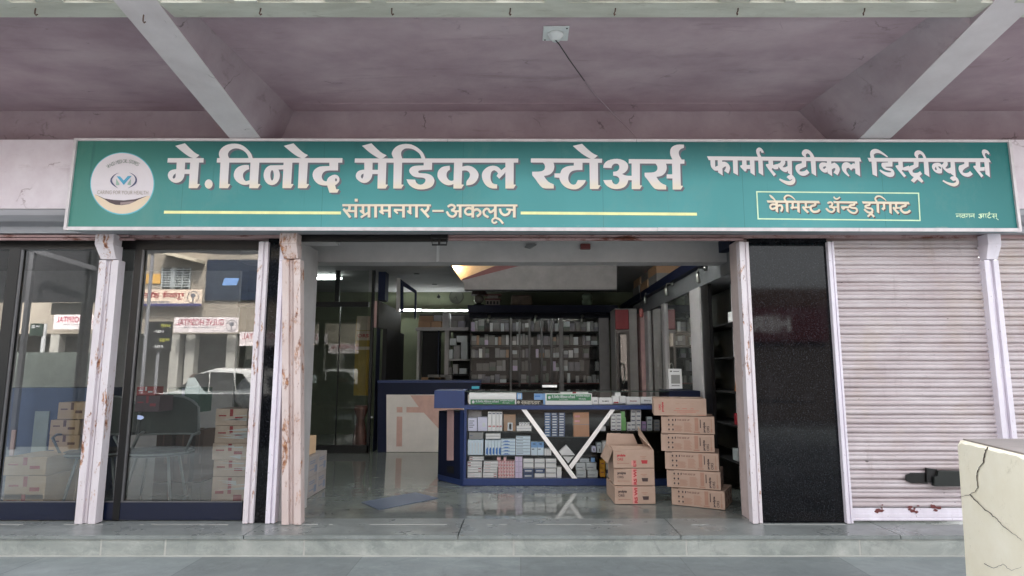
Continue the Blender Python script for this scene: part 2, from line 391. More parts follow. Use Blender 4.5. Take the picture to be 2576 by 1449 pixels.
# pale scuffed sill strip along the shop front
mo = MB(); x = -6
while x < 7:
    l = rnd.choice((.04, .09, .2, .5)) * rnd.uniform(.6, 1.4); mo.box(x, x + l, -.060 + rnd.uniform(0, .010), -.047, .0005, .004); x += l + rnd.choice((.01, .03, .1, .4)) * rnd.uniform(.5, 1.5)
struct(mo, 'sill_strip', M_LEDGE)

# ------------------------------------------------------------------ the building: canopy, beams, hoods, walls
B = thing('shop_building', (0, 0, 0), 'mauve concrete shop building with cantilever canopy over open pharmacy front', 'building')
ZC = 3.71
MB().box(-9, 9, -1.70, .02, ZC, ZC + .15).build('canopy_slab', M_CEIL, B)
# shallow plastered band where the slab meets the back beam
MB().box(-2.13, 2.60, -.17, -.001, ZC - .004, ZC + .01).build('canopy_slab_band', M_CEIL, B)
MB().box(-9, 9, 0, .30, 3.02, ZC + .15).build('back_beam', M_WALLTOP, B)
eb = MB(); x = -9
eb.box(-9, 9, -1.85, -1.69, 3.605, 4.1)
eb.build('edge_beam', M_EDGE, B)
rg = MB(); x = -4
while x < 6.5:                                   # ragged plaster lip along the outer bottom edge
    l = rnd.uniform(.05, .22); rg.box(x, x + l, -1.872 - rnd.uniform(0, .02), -1.851, 3.605 + rnd.uniform(-.004, .03), 4.0); x += l
rg.build('edge_plaster', M_EDGE, B)
def cbeam(xb0, xb1, xt0, xt1):
    m_ = MB(); ny = 8; x0 = []
    for i in range(ny + 1):
        y = -1.885 * (1 - i / ny); z = 3.276 - .18 * y; t = .62 * (i / ny) + .38
        a = xb0 + (xt0 - xb0) * t if xt0 < xb0 else xt0; b = xb1 + (xt1 - xb1) * t if xt1 > xb1 else xt1
        m_.v += [(xb0, y, z), (xb1, y, z), (b, y, ZC + .01 if y > -1.69 else ZC + .3), (a, y, ZC + .01 if y > -1.69 else ZC + .3)]
    for i in range(ny):
        for j in range(4): k = (j + 1) % 4; m_.f.append((i * 4 + j, i * 4 + k, i * 4 + 4 + k, i * 4 + 4 + j))
    m_.f += [(0, 1, 2, 3), tuple(ny * 4 + q for q in (3, 2, 1, 0))]
    m_.build('cantilever_beam', M_WALLTOP, B)
    s_ = MB(); s_.hexa([(xb0 - .001, -1.888, 3.276 + .18 * 1.888 - .006), (xb1 + .001, -1.888, 3.276 + .18 * 1.888 - .006), (xb1 + .001, -.002, 3.2704), (xb0 - .001, -.002, 3.2704),
        (xb0 - .001, -1.888, 3.276 + .18 * 1.888 - .0006), (xb1 + .001, -1.888, 3.276 + .18 * 1.888 - .0006), (xb1 + .001, -.002, 3.2758), (xb0 - .001, -.002, 3.2758)])
    return s_.build('beam_soffit', M_BEAM, B)
cbeam(-2.565, -2.295, -2.58, -2.126)
cbeam(2.992, 3.26, 2.604, 3.28)
cbeam(-7.9, -7.63, -7.92, -7.5); cbeam(8.1, 8.37, 7.8, 8.4)
ZH0, ZH1 = 2.70, 3.33
MB().box(-9, 9, -.25, -.001, ZH0, ZH1).build('shutter_hood', M_HOOD, B)
sh = MB()                                        # folded sheet cover of the rolled shutters, below the hood
sh.side([(-.235, 2.70), (-.235, 2.645), (-.19, 2.60), (-.10, 2.575), (-.08, 2.52), (-.002, 2.52), (-.002, 2.70)], -9, 9)
sh.build('roller_cover', M_SHEET, B)
MB().box(-9, 9, 0, .12, 2.49, 3.018).build('lintel', M_RUSTY, B)
rr = MB()
rr.tube([(-9, -.03, 2.475), (-1.1 - 2.4, -.03, 2.475)], .014); rr.box(-9, -3.55, -.045, -.001, 2.493, 2.513)
rr.tube([(W(1130, 603, -.02).x, -.02, 2.478), (2.02, -.02, 2.478)], .016)
rr.box(W(1130, 603, -.02).x, 2.02, -.035, -.001, 2.497, 2.512)
rr.build('rusty_rail', M_RUSTY, B)
MB().box(W(760, 603, 0).x, W(1127, 603, 0).x, -.03, -.001, 2.455, 2.515).build('black_rail', M_BLACK, B)
# outer walls and rooms
W_ = MB()
W_.box(-9, 9, 7.2, 7.4, 0, 3.9).build('back_wall', M_GREEN, B)
MB().box(-9.2, -9, .13, 7.4, -.2, 3.9).build('side_wall', M_GREYW, B)
MB().box(2.62, 2.8, .13, 7.2, 0, 3.9).build('side_wall', M_GREYW, B)
MB().box(-9, 2.62, .3, 7.2, 2.92, 3.05).build('inner_ceiling', M_CEILI, B)
MB().box(-9, 9, .3, 7.4, 3.9, 4.1).build('roof_slab', M_CEILI, B)
ZB = W(1300, 659, .75).z
MB().box(-2.9, 2.6, .75, .98, ZB, 2.918).build('inner_beam', M_GREYW, B)
MB().box(-9, -1.73, .13, .25, 2.47, 2.919).build('inner_beam', M_GREYW, B)
# granite pillar and black granite strip
gp0, gp1 = W(1892, 800, 0).x + .005, W(2075, 600, 0).x
xg0 = W(1920, 1315, 0).x; xg1 = W(2128, 1315, 0).x
zj = W(2020, 1160, 0).z
gp = MB().box(xg0, xg1, 0, .35, zj + .002, 2.488).box(xg0, xg1, .001, .349, .001, zj)
gp.build('granite_pillar', M_GRAN, B)
xs0, xs1 = W(636, 1314, .0).x, W(667, 1314, .0).x
MB().box(xs0, xs1, 0, .35, .001, 2.488).build('granite_pillar', M_GRAN, B)
# left jamb (seen through the opening) and right jamb
xj = W(768, 1255, .55).x
MB().box(xj - .16, xj, .05, .60, .001, 2.488).build('jamb', M_GREYW, B)
xr = W(1866, 1290, .30).x
MB().box(xr, xg0 - .001, .05, .30, .001, 2.488).build('jamb', simple('pinkish_jamb_paint', (.74, .68, .67), .7), B)
MB().box(-9, 9, .02, 7.4, 4.101, 10).build('upper_storeys', M_HOOD, B)
# hooks under the edge beam
for i, a in enumerate((87, 361, 655, 985, 1284, 1549, 1858, 2177)):
    p = W(a, 14, -1.80); x, z = p.x, (3.56 if abs(a - 361) < 3 else 3.606)
    dz = rnd.uniform(.028, .042); sw = rnd.uniform(-.010, .010)
    m_ = MB().tube([(x, -1.79, z), (x + sw * .3, -1.79, z - dz * .6), (x + sw, -1.785, z - dz), (x + sw + .004, -1.78, z - dz - .008), (x + sw + .009, -1.775, z - dz + .003)], .0045)
    o = solo(m_, 'iron_hook', M_IRON, 'small rusty iron hook hanging under the canopy edge beam', 'hook', 'hooks under the canopy edge'); o.parent = None
# ceiling rose with wire
pr = Wz(1398, 82, ZC)
cr = thing('ceiling_rose', pr, 'square white ceiling fitting with a black wire on the mauve canopy', 'light fitting')
s_ = .092
MB().box(pr.x - s_, pr.x + s_, pr.y - s_, pr.y + s_, ZC - .012, ZC - .001).build('plate', M_WHITE, cr, bevel=.004)
MB().lathe([(.058, ZC - .013), (.056, ZC - .03), (.035, ZC - .045), (.03, ZC - .06)], (pr.x, pr.y, 0)).build('rose', M_WHITE, cr, True)
sc = MB()
for dx, dy in ((-1, 1), (1, -1)): sc.lathe([(.006, ZC - .0155), (.006, ZC - .0125)], (pr.x + dx * .075, pr.y + dy * .075, 0), 8)
sc.build('screw', M_WIRE, cr)
wp = [(pr.x, pr.y, ZC - .06)]
for a, b, dz in ((1407, 112, .10), (1432, 150, .12), (1455, 182, .05), (1470, 203, .012)):
    q_ = Wz(a, b, ZC - dz); wp.append(tuple(q_))
MB().tube(wp, .0045, 6).build('wire', M_WIRE, cr)
wp2 = [wp[-1]] + [tuple(Wz(a, b, ZC - .006)) for a, b in ((1496, 238), (1520, 262))] + [tuple(W(a, b, -.006)) for a, b in ((1545, 290), (1580, 322), (1600, 345))]
MB().tube(wp2, .005, 6).build('wire', M_WALLTOP, cr)

# ------------------------------------------------------------------ shutter guides
def guide(xc0, xc1, label, m, double, top=2.45, bracket=True, y=-.03, tilt=0.0, th=.075, topw=1.0, yb=0):
    t = thing('shutter_guide', ((xc0 + xc1) / 2, y, 0), label, 'shutter guide')
    w = xc1 - xc0; g = MB()
    def bar(a, b, y0, y1, z0, z1):
        g.hexa([(xc0 + a * w, y0, z0), (xc0 + b * w, y0, z0), (xc0 + b * w, y1, z0), (xc0 + a * w, y1, z0),
                (xc0 + a * w + tilt, y0, z1), (xc0 + b * w + tilt, y0, z1), (xc0 + b * w + tilt, y1, z1), (xc0 + a * w + tilt, y1, z1)])
    if double:
        zt = top - .17
        bar(0, .36, y - .02, y + th, .004, zt); bar(.64, 1, y - .02, y + th, .004, zt)
        bar(.36, .64, y + .006, y + th, .004, zt); bar(.47, .53, y - .004, y + .0055, .004, zt)
    else:
        bar(0, .52, y - .012, y + th, .004, top); bar(.521, .68, y + .006, y + th, .004, top); bar(.681, 1, y - .004, y + th, .004, top)
    g.build('channel', m, t, bevel=.003)
    if double and bracket:
        b = MB(); zt = top - .165; x0, x1 = xc0 + tilt, xc1 + tilt
        b.hexa([(x0 + .1 * w, y - .03, zt), (x1 - .1 * w, y - .03, zt), (x1 - .1 * w, y + .05, zt), (x0 + .1 * w, y + .05, zt),
                (x0 - .03 * w, y - .09, zt + .125), (x1 - .10 * w, y - .09, zt + .125), (x1 - .10 * w, y + .05, zt + .125), (x0 - .03 * w, y + .05, zt + .125)])
        b.box(x0 - .03 * w, x1 - .10 * w, y - .09, y + .03, zt + .126, top + .055)
        b.box(x0 + .42 * w, x0 + .6 * w, y - .036, y - .031, zt + .01, zt + .03)
        b.build('bracket', m, t, bevel=.003)
    return t
X0 = lambda px, py=1312, y=-.03: W(px, py, y).x
guide(X0(191), X0(243), 'pink and white peeling double shutter guide between the two glass windows', M_GUIDER, True)
guide(X0(611), X0(636), 'slim white shutter guide with a rusty foot left of black granite strip', M_GUIDER, False)
guide(X0(668), X0(691), 'slim white shutter guide between the granite strip and the rusty double guide', M_GUIDE, False)
guide(X0(714), X0(762), 'rusty pink double shutter guide at the left edge of open shopfront', M_GUIDER2, True, tilt=-.115, y=-.06)
guide(X0(1893), X0(1919), 'white flaking shutter guide on the left side of black granite pillar', M_GUIDER, False)
guide(X0(2129), X0(2147), 'narrow white shutter guide between the granite pillar and closed shutter', M_GUIDE, False)
guide(X0(2519, 1108), X0(2556, 1108), 'clean white double shutter guide between the two closed shutters', M_GUIDE, True)

# ------------------------------------------------------------------ closed rolling shutters
def shutter(x0, x1, label, first=False):
    t = thing('rolling_shutter', ((x0 + x1) / 2, 0, 0), label, 'rolling shutter')
    p = .0785; prof = []
    z = 2.475
    while z > .19:
        prof += [(.035, z), (.012, z - .004), (.006, z - .014), (.010, z - .026), (.017, z - .031), (.012, z - .038), (.007, z - .050), (.010, z - .062), (.020, z - .070), (.035, z - .0735)]
        z -= p
    m_ = MB(); n = 40; k = len(prof)
    for i in range(n + 1):
        x = x0 + (x1 - x0) * i / n; wv = .0012 * math.sin(i * .57)
        for y, zz in prof: m_.v.append((x, y + wv, zz + .0006 * math.sin(i * .31 + zz * 2)))
    for i in range(n):
        for j in range(k - 1): a = i * k + j; m_.f.append((a, a + 1, a + k + 1, a + k))
    m_.build('slats', M_SHUT, t)
    b = MB(); b.box(x0, x1, .004, .03, .075, z); b.box(x0, x1, -.002, .035, .045, .074); b.tube([(x0, .006, .03), (x1, .006, .03)], .014)
    b.build('bottom_rail', M_GUIDE, t)
    return t
s1 = shutter(xg1 + .06, W(2512, 1108, .02).x, 'closed pinkish white rolling shutter with black padlock box on it')
s2 = shutter(W(2552, 1108, .02).x, 8.8, 'closed rolling shutter at far right behind the cream wall')
ch = MB(); rr_ = random.Random(3)                # paint chips on the bottom plate
for i in range(20):
    cx_ = W(rr_.choice([2205, 2215, 2280, 2295, 2300, 2345, 2355, 2310]) + rr_.uniform(-9, 9), 1290, 0).x; cz = rr_.uniform(.09, .15); r0 = rr_.uniform(.006, .022)
    ps = [(cx_ + math.cos(a * .785) * r0 * rr_.uniform(.5, 1.6), cz + math.sin(a * .785) * r0 * rr_.uniform(.4, .9)) for a in range(8)]
    ch.slab(ps, .0005 - i * .0001, .0038)
ch.build('paint_chip', simple('exposed_red_primer', (.42, .22, .22), .7, scale=40), s1)
# lock hardware
def P3(px, py, y): v = W(px, py, y); return (v.x, v.z)
lk = MB()
lk.slab([P3(2290, 1189, 0), P3(2277, 1195, 0), P3(2277, 1208, 0), P3(2290, 1215, 0), P3(2332, 1216, 0), P3(2332, 1189, 0)], -.012, .001)
lk.slab([P3(2326, 1176, 0), P3(2352, 1179, 0), P3(2352, 1212, 0), P3(2326, 1212, 0)], -.03, .0005)
lko = solo(lk, 'shutter_latch', M_BLACK, 'black sliding latch plate with rounded tip on the closed shutter', 'latch', bevel=.003)
lk = MB(); a = P3(2346, 1197, -.02); b_ = P3(2346, 1221, -.02)
lk.slab([P3(2346, 1199, -.03), P3(2354, 1197, -.03), P3(2356, 1183, -.03), P3(2430, 1184, -.03), P3(2430, 1222, -.03), P3(2346, 1222, -.03)], -.055, -.0125)
solo(lk, 'padlock_box', simple('dark_green_black_box', (.09, .11, .10), .45, scale=20), 'dark greenish box lock mounted on the closed shutter beside wall', 'lock box', bevel=.004)

# ------------------------------------------------------------------ glazed shop windows on the left
def window(name, x0, x1, stiles, label, y=.10):
    t = thing('shop_window', ((x0 + x1) / 2, y, 0), label, 'window')
    f = MB(); zr = W(300, 1262, y).z
    f.box(x0, x1, y - .03, y + .03, .008, zr); f.build('bottom_rail', M_NAVY, t, bevel=.002)
    f = MB(); f.box(x0, x1, y - .025, y + .025, 2.40, 2.488)
    for a, b in stiles: f.box(a, b, y - .035, y + .035, .009, 2.399)
    f.build('frame', M_BLACK, t)
    f = MB()
    f.box(x0, x1, y - .032, y - .020, zr + .001, zr + .012)
    for a, b in stiles: f.box(b, b + .018, y - .03, y - .012, zr + .013, 2.398)
    f.build('grey_bead', simple('aluminium_bead', (.42, .42, .43), .4, .6), t)
    xs = [x0] + [v for s in stiles for v in s] + [x1]; g = MB()
    for i in range(0, len(xs), 2):
        if xs[i + 1] - xs[i] > .01: g.quad((xs[i], y, zr), (xs[i + 1], y, zr), (xs[i + 1], y, 2.40), (xs[i], y, 2.40))
    g.build('glass_pane', M_GLASS, t); return t
xa = lambda p, q_, y=.1: W(p, q_, y).x
window('w1', -5.6, xa(192, 1300) + .02, [(xa(34, 610), xa(62, 610))], 'black framed glass shop window at the far left edge')
window('w2', xa(243, 1300) - .02, xa(612, 1290), [(xa(289, 1297), xa(306, 1297))], 'black framed sliding glass window reflecting the hospital banner')
stk = MB(); c = W(352, 1050, .096); stk.slab([(c.x - .022, c.z + .02), (c.x - .022, c.z - .015), (c.x + .01, c.z - .02), (c.x + .03, c.z - .012), (c.x + .036, c.z + .002), (c.x + .02, c.z + .014)], .094, .0965)
solo(stk, 'paper_sticker', simple('pale_blue_sticker', (.66, .72, .86), .5), 'small pale blue torn sticker on the sliding window glass', 'sticker')
stk = MB(); a = W(560, 700, .098); b = W(601, 718, .098); stk.slab([(a.x, b.z), (b.x - .02, b.z + .002), (b.x, a.z), (a.x + .02, a.z + .003)], .095, .0975)
solo(stk, 'paper_sticker', simple('sky_blue_sticker', (.52, .66, .86), .5), 'sky blue paper rectangle stuck high on the sliding window', 'sticker')

# ------------------------------------------------------------------ low cracked wall in the right foreground
zt = W(2408, 1109, -1.95).z
A = W(2408, 1109, -1.95); Bn = Wz(2600, 1157, zt)
dirv = (Bn - A).normalized(); E = A + dirv * 2.3; wv = Vector((1.6, .02, 0))
cw = thing('low_wall', (A.x, A.y, -.16), 'cracked cream plastered low wall with broken top in right foreground', 'wall')
m_ = MB(); nseg = 46; ntop = []
rj = random.Random(11)
lean = -.035
for i in range(nseg + 1):
    p = A + dirv * (2.3 * i / nseg); z = zt - rj.uniform(0, .012) - (.02 if i == 0 else 0)
    ntop.append((p.x, p.y, z))
n0 = len(m_.v)
for p in ntop:                                    # rows: bottom face, top face edge, inner edge on the coping
    m_.v += [(p[0] + lean, p[1], -.16), (p[0] + lean * .4, p[1], zt * .4), (p[0], p[1], p[2]), (p[0] + .02 + rj.uniform(-.008, .008), p[1] , zt + .003), (p[0] + .30, p[1], zt + .003), (p[0] + .30, p[1], -.16)]
for i in range(nseg):
    for j in range(5): a = n0 + i * 6 + j; m_.f.append((a, a + 1, a + 7, a + 6))
m_.f.append(tuple(n0 + j for j in range(6))); m_.f.append(tuple(n0 + nseg * 6 + j for j in reversed(range(6))))
m_.build('plaster_body', M_CREAM, cw)
cp_ = MB(); cp_.plan([(A.x + .035, A.y + .003), (E.x + .035, E.y), (E.x + .29, E.y), (A.x + 1.1, A.y - .02), (A.x + 1.1, A.y + .003)], zt + .004, zt + .012)
cp_.build('coping', simple('grey_weathered_coping', (.55, .52, .51), .85, scale=8), cw)
nrm = Vector((-(-dirv.y), -dirv.x, 0)).normalized(); nrm = Vector((dirv.y, -dirv.x, 0)).normalized()
if nrm.x > 0: nrm = -nrm
def onface(px, py):                               # point on the leaning face
    d = ray(px, py); o = Vector((0, CAM_Y, CAM_Z))
    p0 = Vector((A.x, A.y, zt)); up = Vector((lean, 0, -.16 - zt)); nn = dirv.cross(up).normalized()
    t = (p0 - o).dot(nn) / d.dot(nn); return o + d * t + nrm * .003
def crackline(pts, w0):
    m = MB(); k = len(pts); P = []
    rc_ = random.Random(5)
    for i in range(k - 1):
        for j in range(5):
            f = j / 5; P.append(Vector((pts[i][0] * (1 - f) + pts[i + 1][0] * f + rc_.uniform(-1.3, 1.3), pts[i][1] * (1 - f) + pts[i + 1][1] * f + rc_.uniform(-1.3, 1.3), 0)))
    P.append(Vector((*pts[-1], 0))); K = len(P)
    L = []; Rr = []
    for i, p in enumerate(P):
        d = (P[min(i + 1, K - 1)] - P[max(i - 1, 0)]).normalized(); n = Vector((-d.y, d.x, 0)); ww = w0 * (1 - .75 * i / K) * rc_.uniform(.7, 1.3)
        L.append(onface(p.x + n.x * ww, p.y + n.y * ww)); Rr.append(onface(p.x - n.x * ww, p.y - n.y * ww))
    for i in range(K - 1): m.quad(L[i], L[i + 1], Rr[i + 1], Rr[i])
    return m
s8 = lambda pts: [((2900 + a * .4611) / 1.5653, (1600 + b * .4611) / 1.5653) for a, b in pts]
M_CRK = simple('crack_shadow', (.30, .25, .22), .9)
crackline(s8([(2150, 345), (2125, 400), (2115, 480), (2070, 535), (2055, 590), (2070, 690), (2040, 730), (2000, 752), (1912, 772)]), 1.7).build('crack', M_CRK, cw)
crackline(s8([(2000, 752), (2060, 820), (2150, 900), (2230, 960), (2300, 1040), (2390, 1100), (2440, 1150)]), 1.2).build('crack', M_CRK, cw)
crackline(s8([(2120, 1340), (2200, 1385), (2280, 1350), (2350, 1400), (2440, 1370)]), .8).build('crack', M_CRK, cw)
# ------------------------------------------------------------------ the signboard and its lettering
Y_SG = -.30
SGL = W(163, 578, Y_SG); SGR = W(2567, 582, Y_SG); STL = W(190, 350, Y_SG); STR = W(2540, 354, Y_SG)
sg = thing('shop_signboard', (SGL.x, Y_SG, SGL.z), 'long teal pharmacy signboard with white Marathi lettering and round logo', 'signboard')
def q2(p): return (p.x, p.z)
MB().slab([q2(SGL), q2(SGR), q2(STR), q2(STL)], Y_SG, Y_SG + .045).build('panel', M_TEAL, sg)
def frame_strip(a, b, c, d, x): return MB().slab([a, b, c, d], Y_SG - .014, Y_SG - .0005)
bw = .026
fr = MB()
def lerp(a, b, t): return (a[0] + (b[0] - a[0]) * t, a[1] + (b[1] - a[1]) * t)
bl, br_, tr_, tl = q2(SGL), q2(SGR), q2(STR), q2(STL)
# bottom and top strips come in lengths, slightly out of line
for a, b in ((0, .62), (.6205, .83), (.8305, 1)):
    p0, p1 = lerp(bl, br_, a), lerp(bl, br_, b); o_ = rnd.uniform(-.002, .002)
    fr.slab([(p0[0], p0[1] - .004 + o_), (p1[0], p1[1] - .004 + o_), (p1[0], p1[1] + bw + o_), (p0[0], p0[1] + bw + o_)], Y_SG - .015, Y_SG - .0005)
for a, b in ((0, .398), (.3985, .6), (.6005, 1)):
    p0, p1 = lerp(tl, tr_, a), lerp(tl, tr_, b); o_ = rnd.uniform(-.003, .001)
    fr.slab([(p0[0], p0[1] - .018 + o_), (p1[0], p1[1] - .018 + o_), (p1[0], p1[1] + .004 + o_), (p0[0], p0[1] + .004 + o_)], Y_SG - .015, Y_SG - .0005)
fr.slab([(bl[0], bl[1]), (bl[0] + .024, bl[1]), (tl[0] + .024, tl[1]), (tl[0], tl[1])], Y_SG - .019, Y_SG - .0003)
fr.slab([(br_[0] - .024, br_[1]), (br_[0], br_[1]), (tr_[0], tr_[1]), (tr_[0] - .024, tr_[1])], Y_SG - .019, Y_SG - .0003)
fr.build('frame', M_ALU, sg)
MB().box(SGL.x + .05, SGR.x - .02, Y_SG + .046, -.11, SGL.z + .003, SGL.z + .012).build('underside_sheet', M_SHEET, sg)

def inside(pt, poly):
    x, y = pt; c = False; n = len(poly)
    for i in range(n):
        x1, y1 = poly[i]; x2, y2 = poly[i - 1]
        if (y1 > y) != (y2 > y) and x < (x2 - x1) * (y - y1) / (y2 - y1) + x1: c = not c
    return c
def union(polys, holes=()):
    V = []; F = []
    for p in list(polys) + list(holes):
        n = len(V); V += [Vector((a, b)) for a, b in p]; F.append(list(range(n, n + len(p))))
    r = delaunay_2d_cdt(V, [], F, 1, 1e-4); out = []
    bb = [(min(a for a, b in p), max(a for a, b in p), min(b for a, b in p), max(b for a, b in p), p) for p in polys]
    for f in r[2]:
        c = sum((r[0][i] for i in f), Vector((0, 0))) / len(f)
        if not any(inside(c, h) for h in holes) and any(x0 <= c.x <= x1 and y0 <= c.y <= y1 and inside(c, p) for x0, x1, y0, y1, p in bb): out.append(f)
    return r[0], out
def smooth(poly, it=1):
    """round the flatter corners of a traced outline, keep the sharp ones"""
    for _ in range(it):
        o = []; n = len(poly)
        for i in range(n):
            a = Vector(poly[i - 1]); b = Vector(poly[i]); c = Vector(poly[(i + 1) % n])
            u = (b - a); v = (c - b)
            if u.length < 1e-6 or v.length < 1e-6: continue
            if u.normalized().dot(v.normalized()) > .62: o += [tuple(b - u * .25), tuple(b + v * .25)]
            else: o.append(tuple(b))
        poly = o
    return poly
def ell(cx, cy, rx, ry, n=20, rot=0):
    return [(cx + rx * math.cos(t) * math.cos(rot) - ry * math.sin(t) * math.sin(rot), cy + rx * math.cos(t) * math.sin(rot) + ry * math.sin(t) * math.cos(rot)) for t in [2 * math.pi * i / n for i in range(n)]]
def cat(pts, sub=4):
    if len(pts) < 3: return pts
    o = []
    for i in range(len(pts) - 1):
        p = [pts[max(i - 1, 0)], pts[i], pts[i + 1], pts[min(i + 2, len(pts) - 1)]]
        for k in range(sub):
            t = k / sub
            o.append(tuple(.5 * (2 * p[1][d] + (p[2][d] - p[0][d]) * t + (2 * p[0][d] - 5 * p[1][d] + 4 * p[2][d] - p[3][d]) * t * t + (3 * p[1][d] - p[0][d] - 3 * p[2][d] + p[3][d]) * t ** 3) for d in range(len(p[1]))))
    o.append(pts[-1]); return o
def stroke(pts, w):
    """brush line as overlapping quads and round joints; a point may carry its own width"""
    pts = [(p[0], p[1], p[2] if len(p) > 2 else w) for p in pts]
    pts = cat(pts); out = []
    for (x0, y0, a), (x1, y1, b) in zip(pts, pts[1:]):
        d = Vector((x1 - x0, y1 - y0))
        if d.length < 1e-6: continue
        d.normalize(); n = Vector((-d.y, d.x))
        out.append([(x0 + n.x * a / 2, y0 + n.y * a / 2), (x1 + n.x * b / 2, y1 + n.y * b / 2), (x1 - n.x * b / 2, y1 - n.y * b / 2), (x0 - n.x * a / 2, y0 - n.y * a / 2)])
    for (x, y, a) in pts[1:-1]: out.append(ell(x, y, a / 2 * .99, a / 2 * .99, 8))
    return out
def letters(name, crop, polys, holes, m, dy, off=(0, 0), parent=None):
    x0, y0, s = crop; V, F = union(polys, holes); mb = MB()
    for v in V:
        p = W((x0 + (v.x + off[0]) * s) / 1.5653, (y0 + (v.y + off[1]) * s) / 1.5653, Y_SG); mb.v.append((p.x, Y_SG - dy, p.z))
    mb.f = [tuple(f) for f in F]; return mb.build(name, m, parent or sg)
def ST(xt, yt, xb, yb, w=123, foot=True):
    if foot: return [(xt, yt), (xt + w, yt), (xb + w - 2, yb - 60), (xb + w + 34, yb - 56), (xb + w - 3, yb), (xb, yb)]
    return [(xt, yt), (xt + w, yt), (xb + w, yb), (xb, yb)]
def mv(p, dx, dy=0): return [(a + dx, b + dy) for a, b in p]
EM = [(180, 88), (315, 52), (385, 125), (460, 190), (515, 216), (465, 262), (420, 258), (355, 228), (270, 165)]
S_ = smooth
C1 = (640, 550, .28339)
P1 = [[(78, 258), (575, 258), (572, 320), (70, 320)], S_(EM), S_([(200, 318), (318, 318), (312, 415), (390, 415), (385, 478), (310, 478), (300, 530), (265, 580), (210, 603), (160, 600), (110, 570), (78, 520), (78, 470), (110, 430), (160, 415), (195, 412)]),
      ST(388, 310, 367, 676), ell(645, 618, 55, 65), [(762, 258), (2502, 258), (2500, 322), (756, 320)],
      S_([(800, 262), (785, 215), (790, 165), (830, 110), (900, 70), (980, 55), (1070, 62), (1140, 95), (1200, 150), (1240, 205), (1256, 262), (1200, 262), (1185, 215), (1150, 170), (1100, 138), (1040, 122), (990, 125), (940, 150), (912, 190), (912, 225), (930, 262)]),
      ST(808, 310, 790, 676), S_([(1202, 355), (1205, 412), (1160, 430), (1125, 465), (1118, 505), (1130, 550), (1160, 580), (1225, 562), (1220, 618), (1160, 632), (1100, 625), (1040, 590), (1000, 540), (990, 490), (1005, 430), (1045, 385), (1100, 360), (1150, 352)]),
      ST(1225, 310, 1207, 676), ell(1520, 495, 113, 138, 26), [(1500, 358), (1692, 355), (1690, 415), (1600, 418)], ST(1685, 310, 1668, 676), ST(1900, 310, 1883, 676), S_(mv(EM, 1507)),
      S_([(2320, 310), (2442, 310), (2440, 430), (2290, 430), (2240, 450), (2212, 500), (2218, 545), (2250, 580), (2310, 580), (2310, 640), (2210, 636), (2150, 610), (2105, 560), (2085, 500), (2095, 440), (2140, 395), (2200, 370), (2320, 368)]),
      S_([(2280, 600), (2290, 550), (2320, 515), (2380, 487), (2430, 492), (2460, 530), (2460, 580), (2430, 615), (2400, 635), (2415, 690), (2455, 690), (2430, 738), (2322, 738), (2290, 640)])]
H1 = [S_([(185, 470), (155, 495), (142, 530), (160, 545), (180, 530), (187, 500)]), ell(1525, 497, 24, 72), ell(2412, 560, 14, 22, 10)]
C2 = (1370, 550, .26786)
P2 = [[(105, 278), (2505, 278), (2503, 340), (100, 340)], S_([(208, 92), (348, 55), (420, 130), (500, 200), (570, 232), (512, 282), (460, 280), (400, 245), (310, 185)]),
      S_([(242, 335), (365, 335), (362, 445), (450, 445), (445, 508), (362, 508), (350, 565), (315, 612), (265, 640), (205, 635), (150, 600), (118, 560), (118, 505), (150, 465), (195, 448), (242, 442)]),
      ST(445, 335, 435, 720), S_([(675, 282), (648, 230), (645, 190), (680, 130), (740, 85), (820, 65), (910, 65), (990, 95), (1060, 145), (1110, 200), (1140, 282), (1085, 282), (1060, 215), (1010, 170), (950, 138), (880, 128), (830, 135), (790, 170), (780, 215), (800, 282)]),
      ST(675, 335, 667, 720), S_([(1115, 335), (1240, 335), (1235, 445), (1060, 450), (1035, 465), (1040, 490), (1070, 495), (1170, 500), (1240, 530), (1275, 590), (1270, 640), (1240, 690), (1180, 720), (1100, 735), (1010, 730), (940, 700), (890, 655), (862, 585), (990, 590), (1000, 630), (1040, 660), (1080, 665), (1120, 645), (1142, 610), (1140, 580), (1110, 560), (1000, 555), (950, 535), (910, 490), (900, 455), (915, 420), (960, 390), (1020, 382), (1115, 380)]),
      S_([(1498, 385), (1500, 445), (1465, 465), (1448, 510), (1455, 560), (1490, 600), (1530, 610), (1570, 588), (1570, 648), (1500, 675), (1430, 665), (1370, 625), (1325, 570), (1315, 520), (1325, 460), (1370, 410), (1430, 390)]),
      ST(1562, 335, 1550, 720), S_([(1670, 400), (1750, 382), (1810, 390), (1870, 425), (1910, 475), (1925, 520), (1910, 580), (1870, 635), (1820, 665), (1740, 675), (1742, 610), (1775, 575), (1797, 530), (1790, 490), (1760, 460), (1720, 452), (1670, 460)]),
      S_([(2330, 392), (2330, 470), (2225, 577), (2185, 535), (2207, 500), (2190, 470), (2150, 450), (2110, 470), (2095, 530), (2100, 600), (2130, 650), (2195, 660), (2192, 720), (2100, 718), (2030, 680), (1985, 610), (1967, 540), (1975, 480), (2020, 425), (2080, 390), (2145, 382), (2210, 400), (2255, 450)]),
      ST(2315, 335, 2315, 720)]
H2 = [S_([(232, 500), (200, 515), (190, 550), (212, 577), (230, 545)])]
C3 = (2060, 550, .25621)
SA = [(300, 350), (465, 350), (480, 400), (475, 455), (450, 505), (400, 545), (320, 560), (350, 610), (400, 660), (470, 688), (470, 752), (310, 752), (270, 720), (230, 670), (190, 610), (160, 575), (138, 550), (138, 495), (270, 492), (320, 470), (338, 430), (330, 385)]
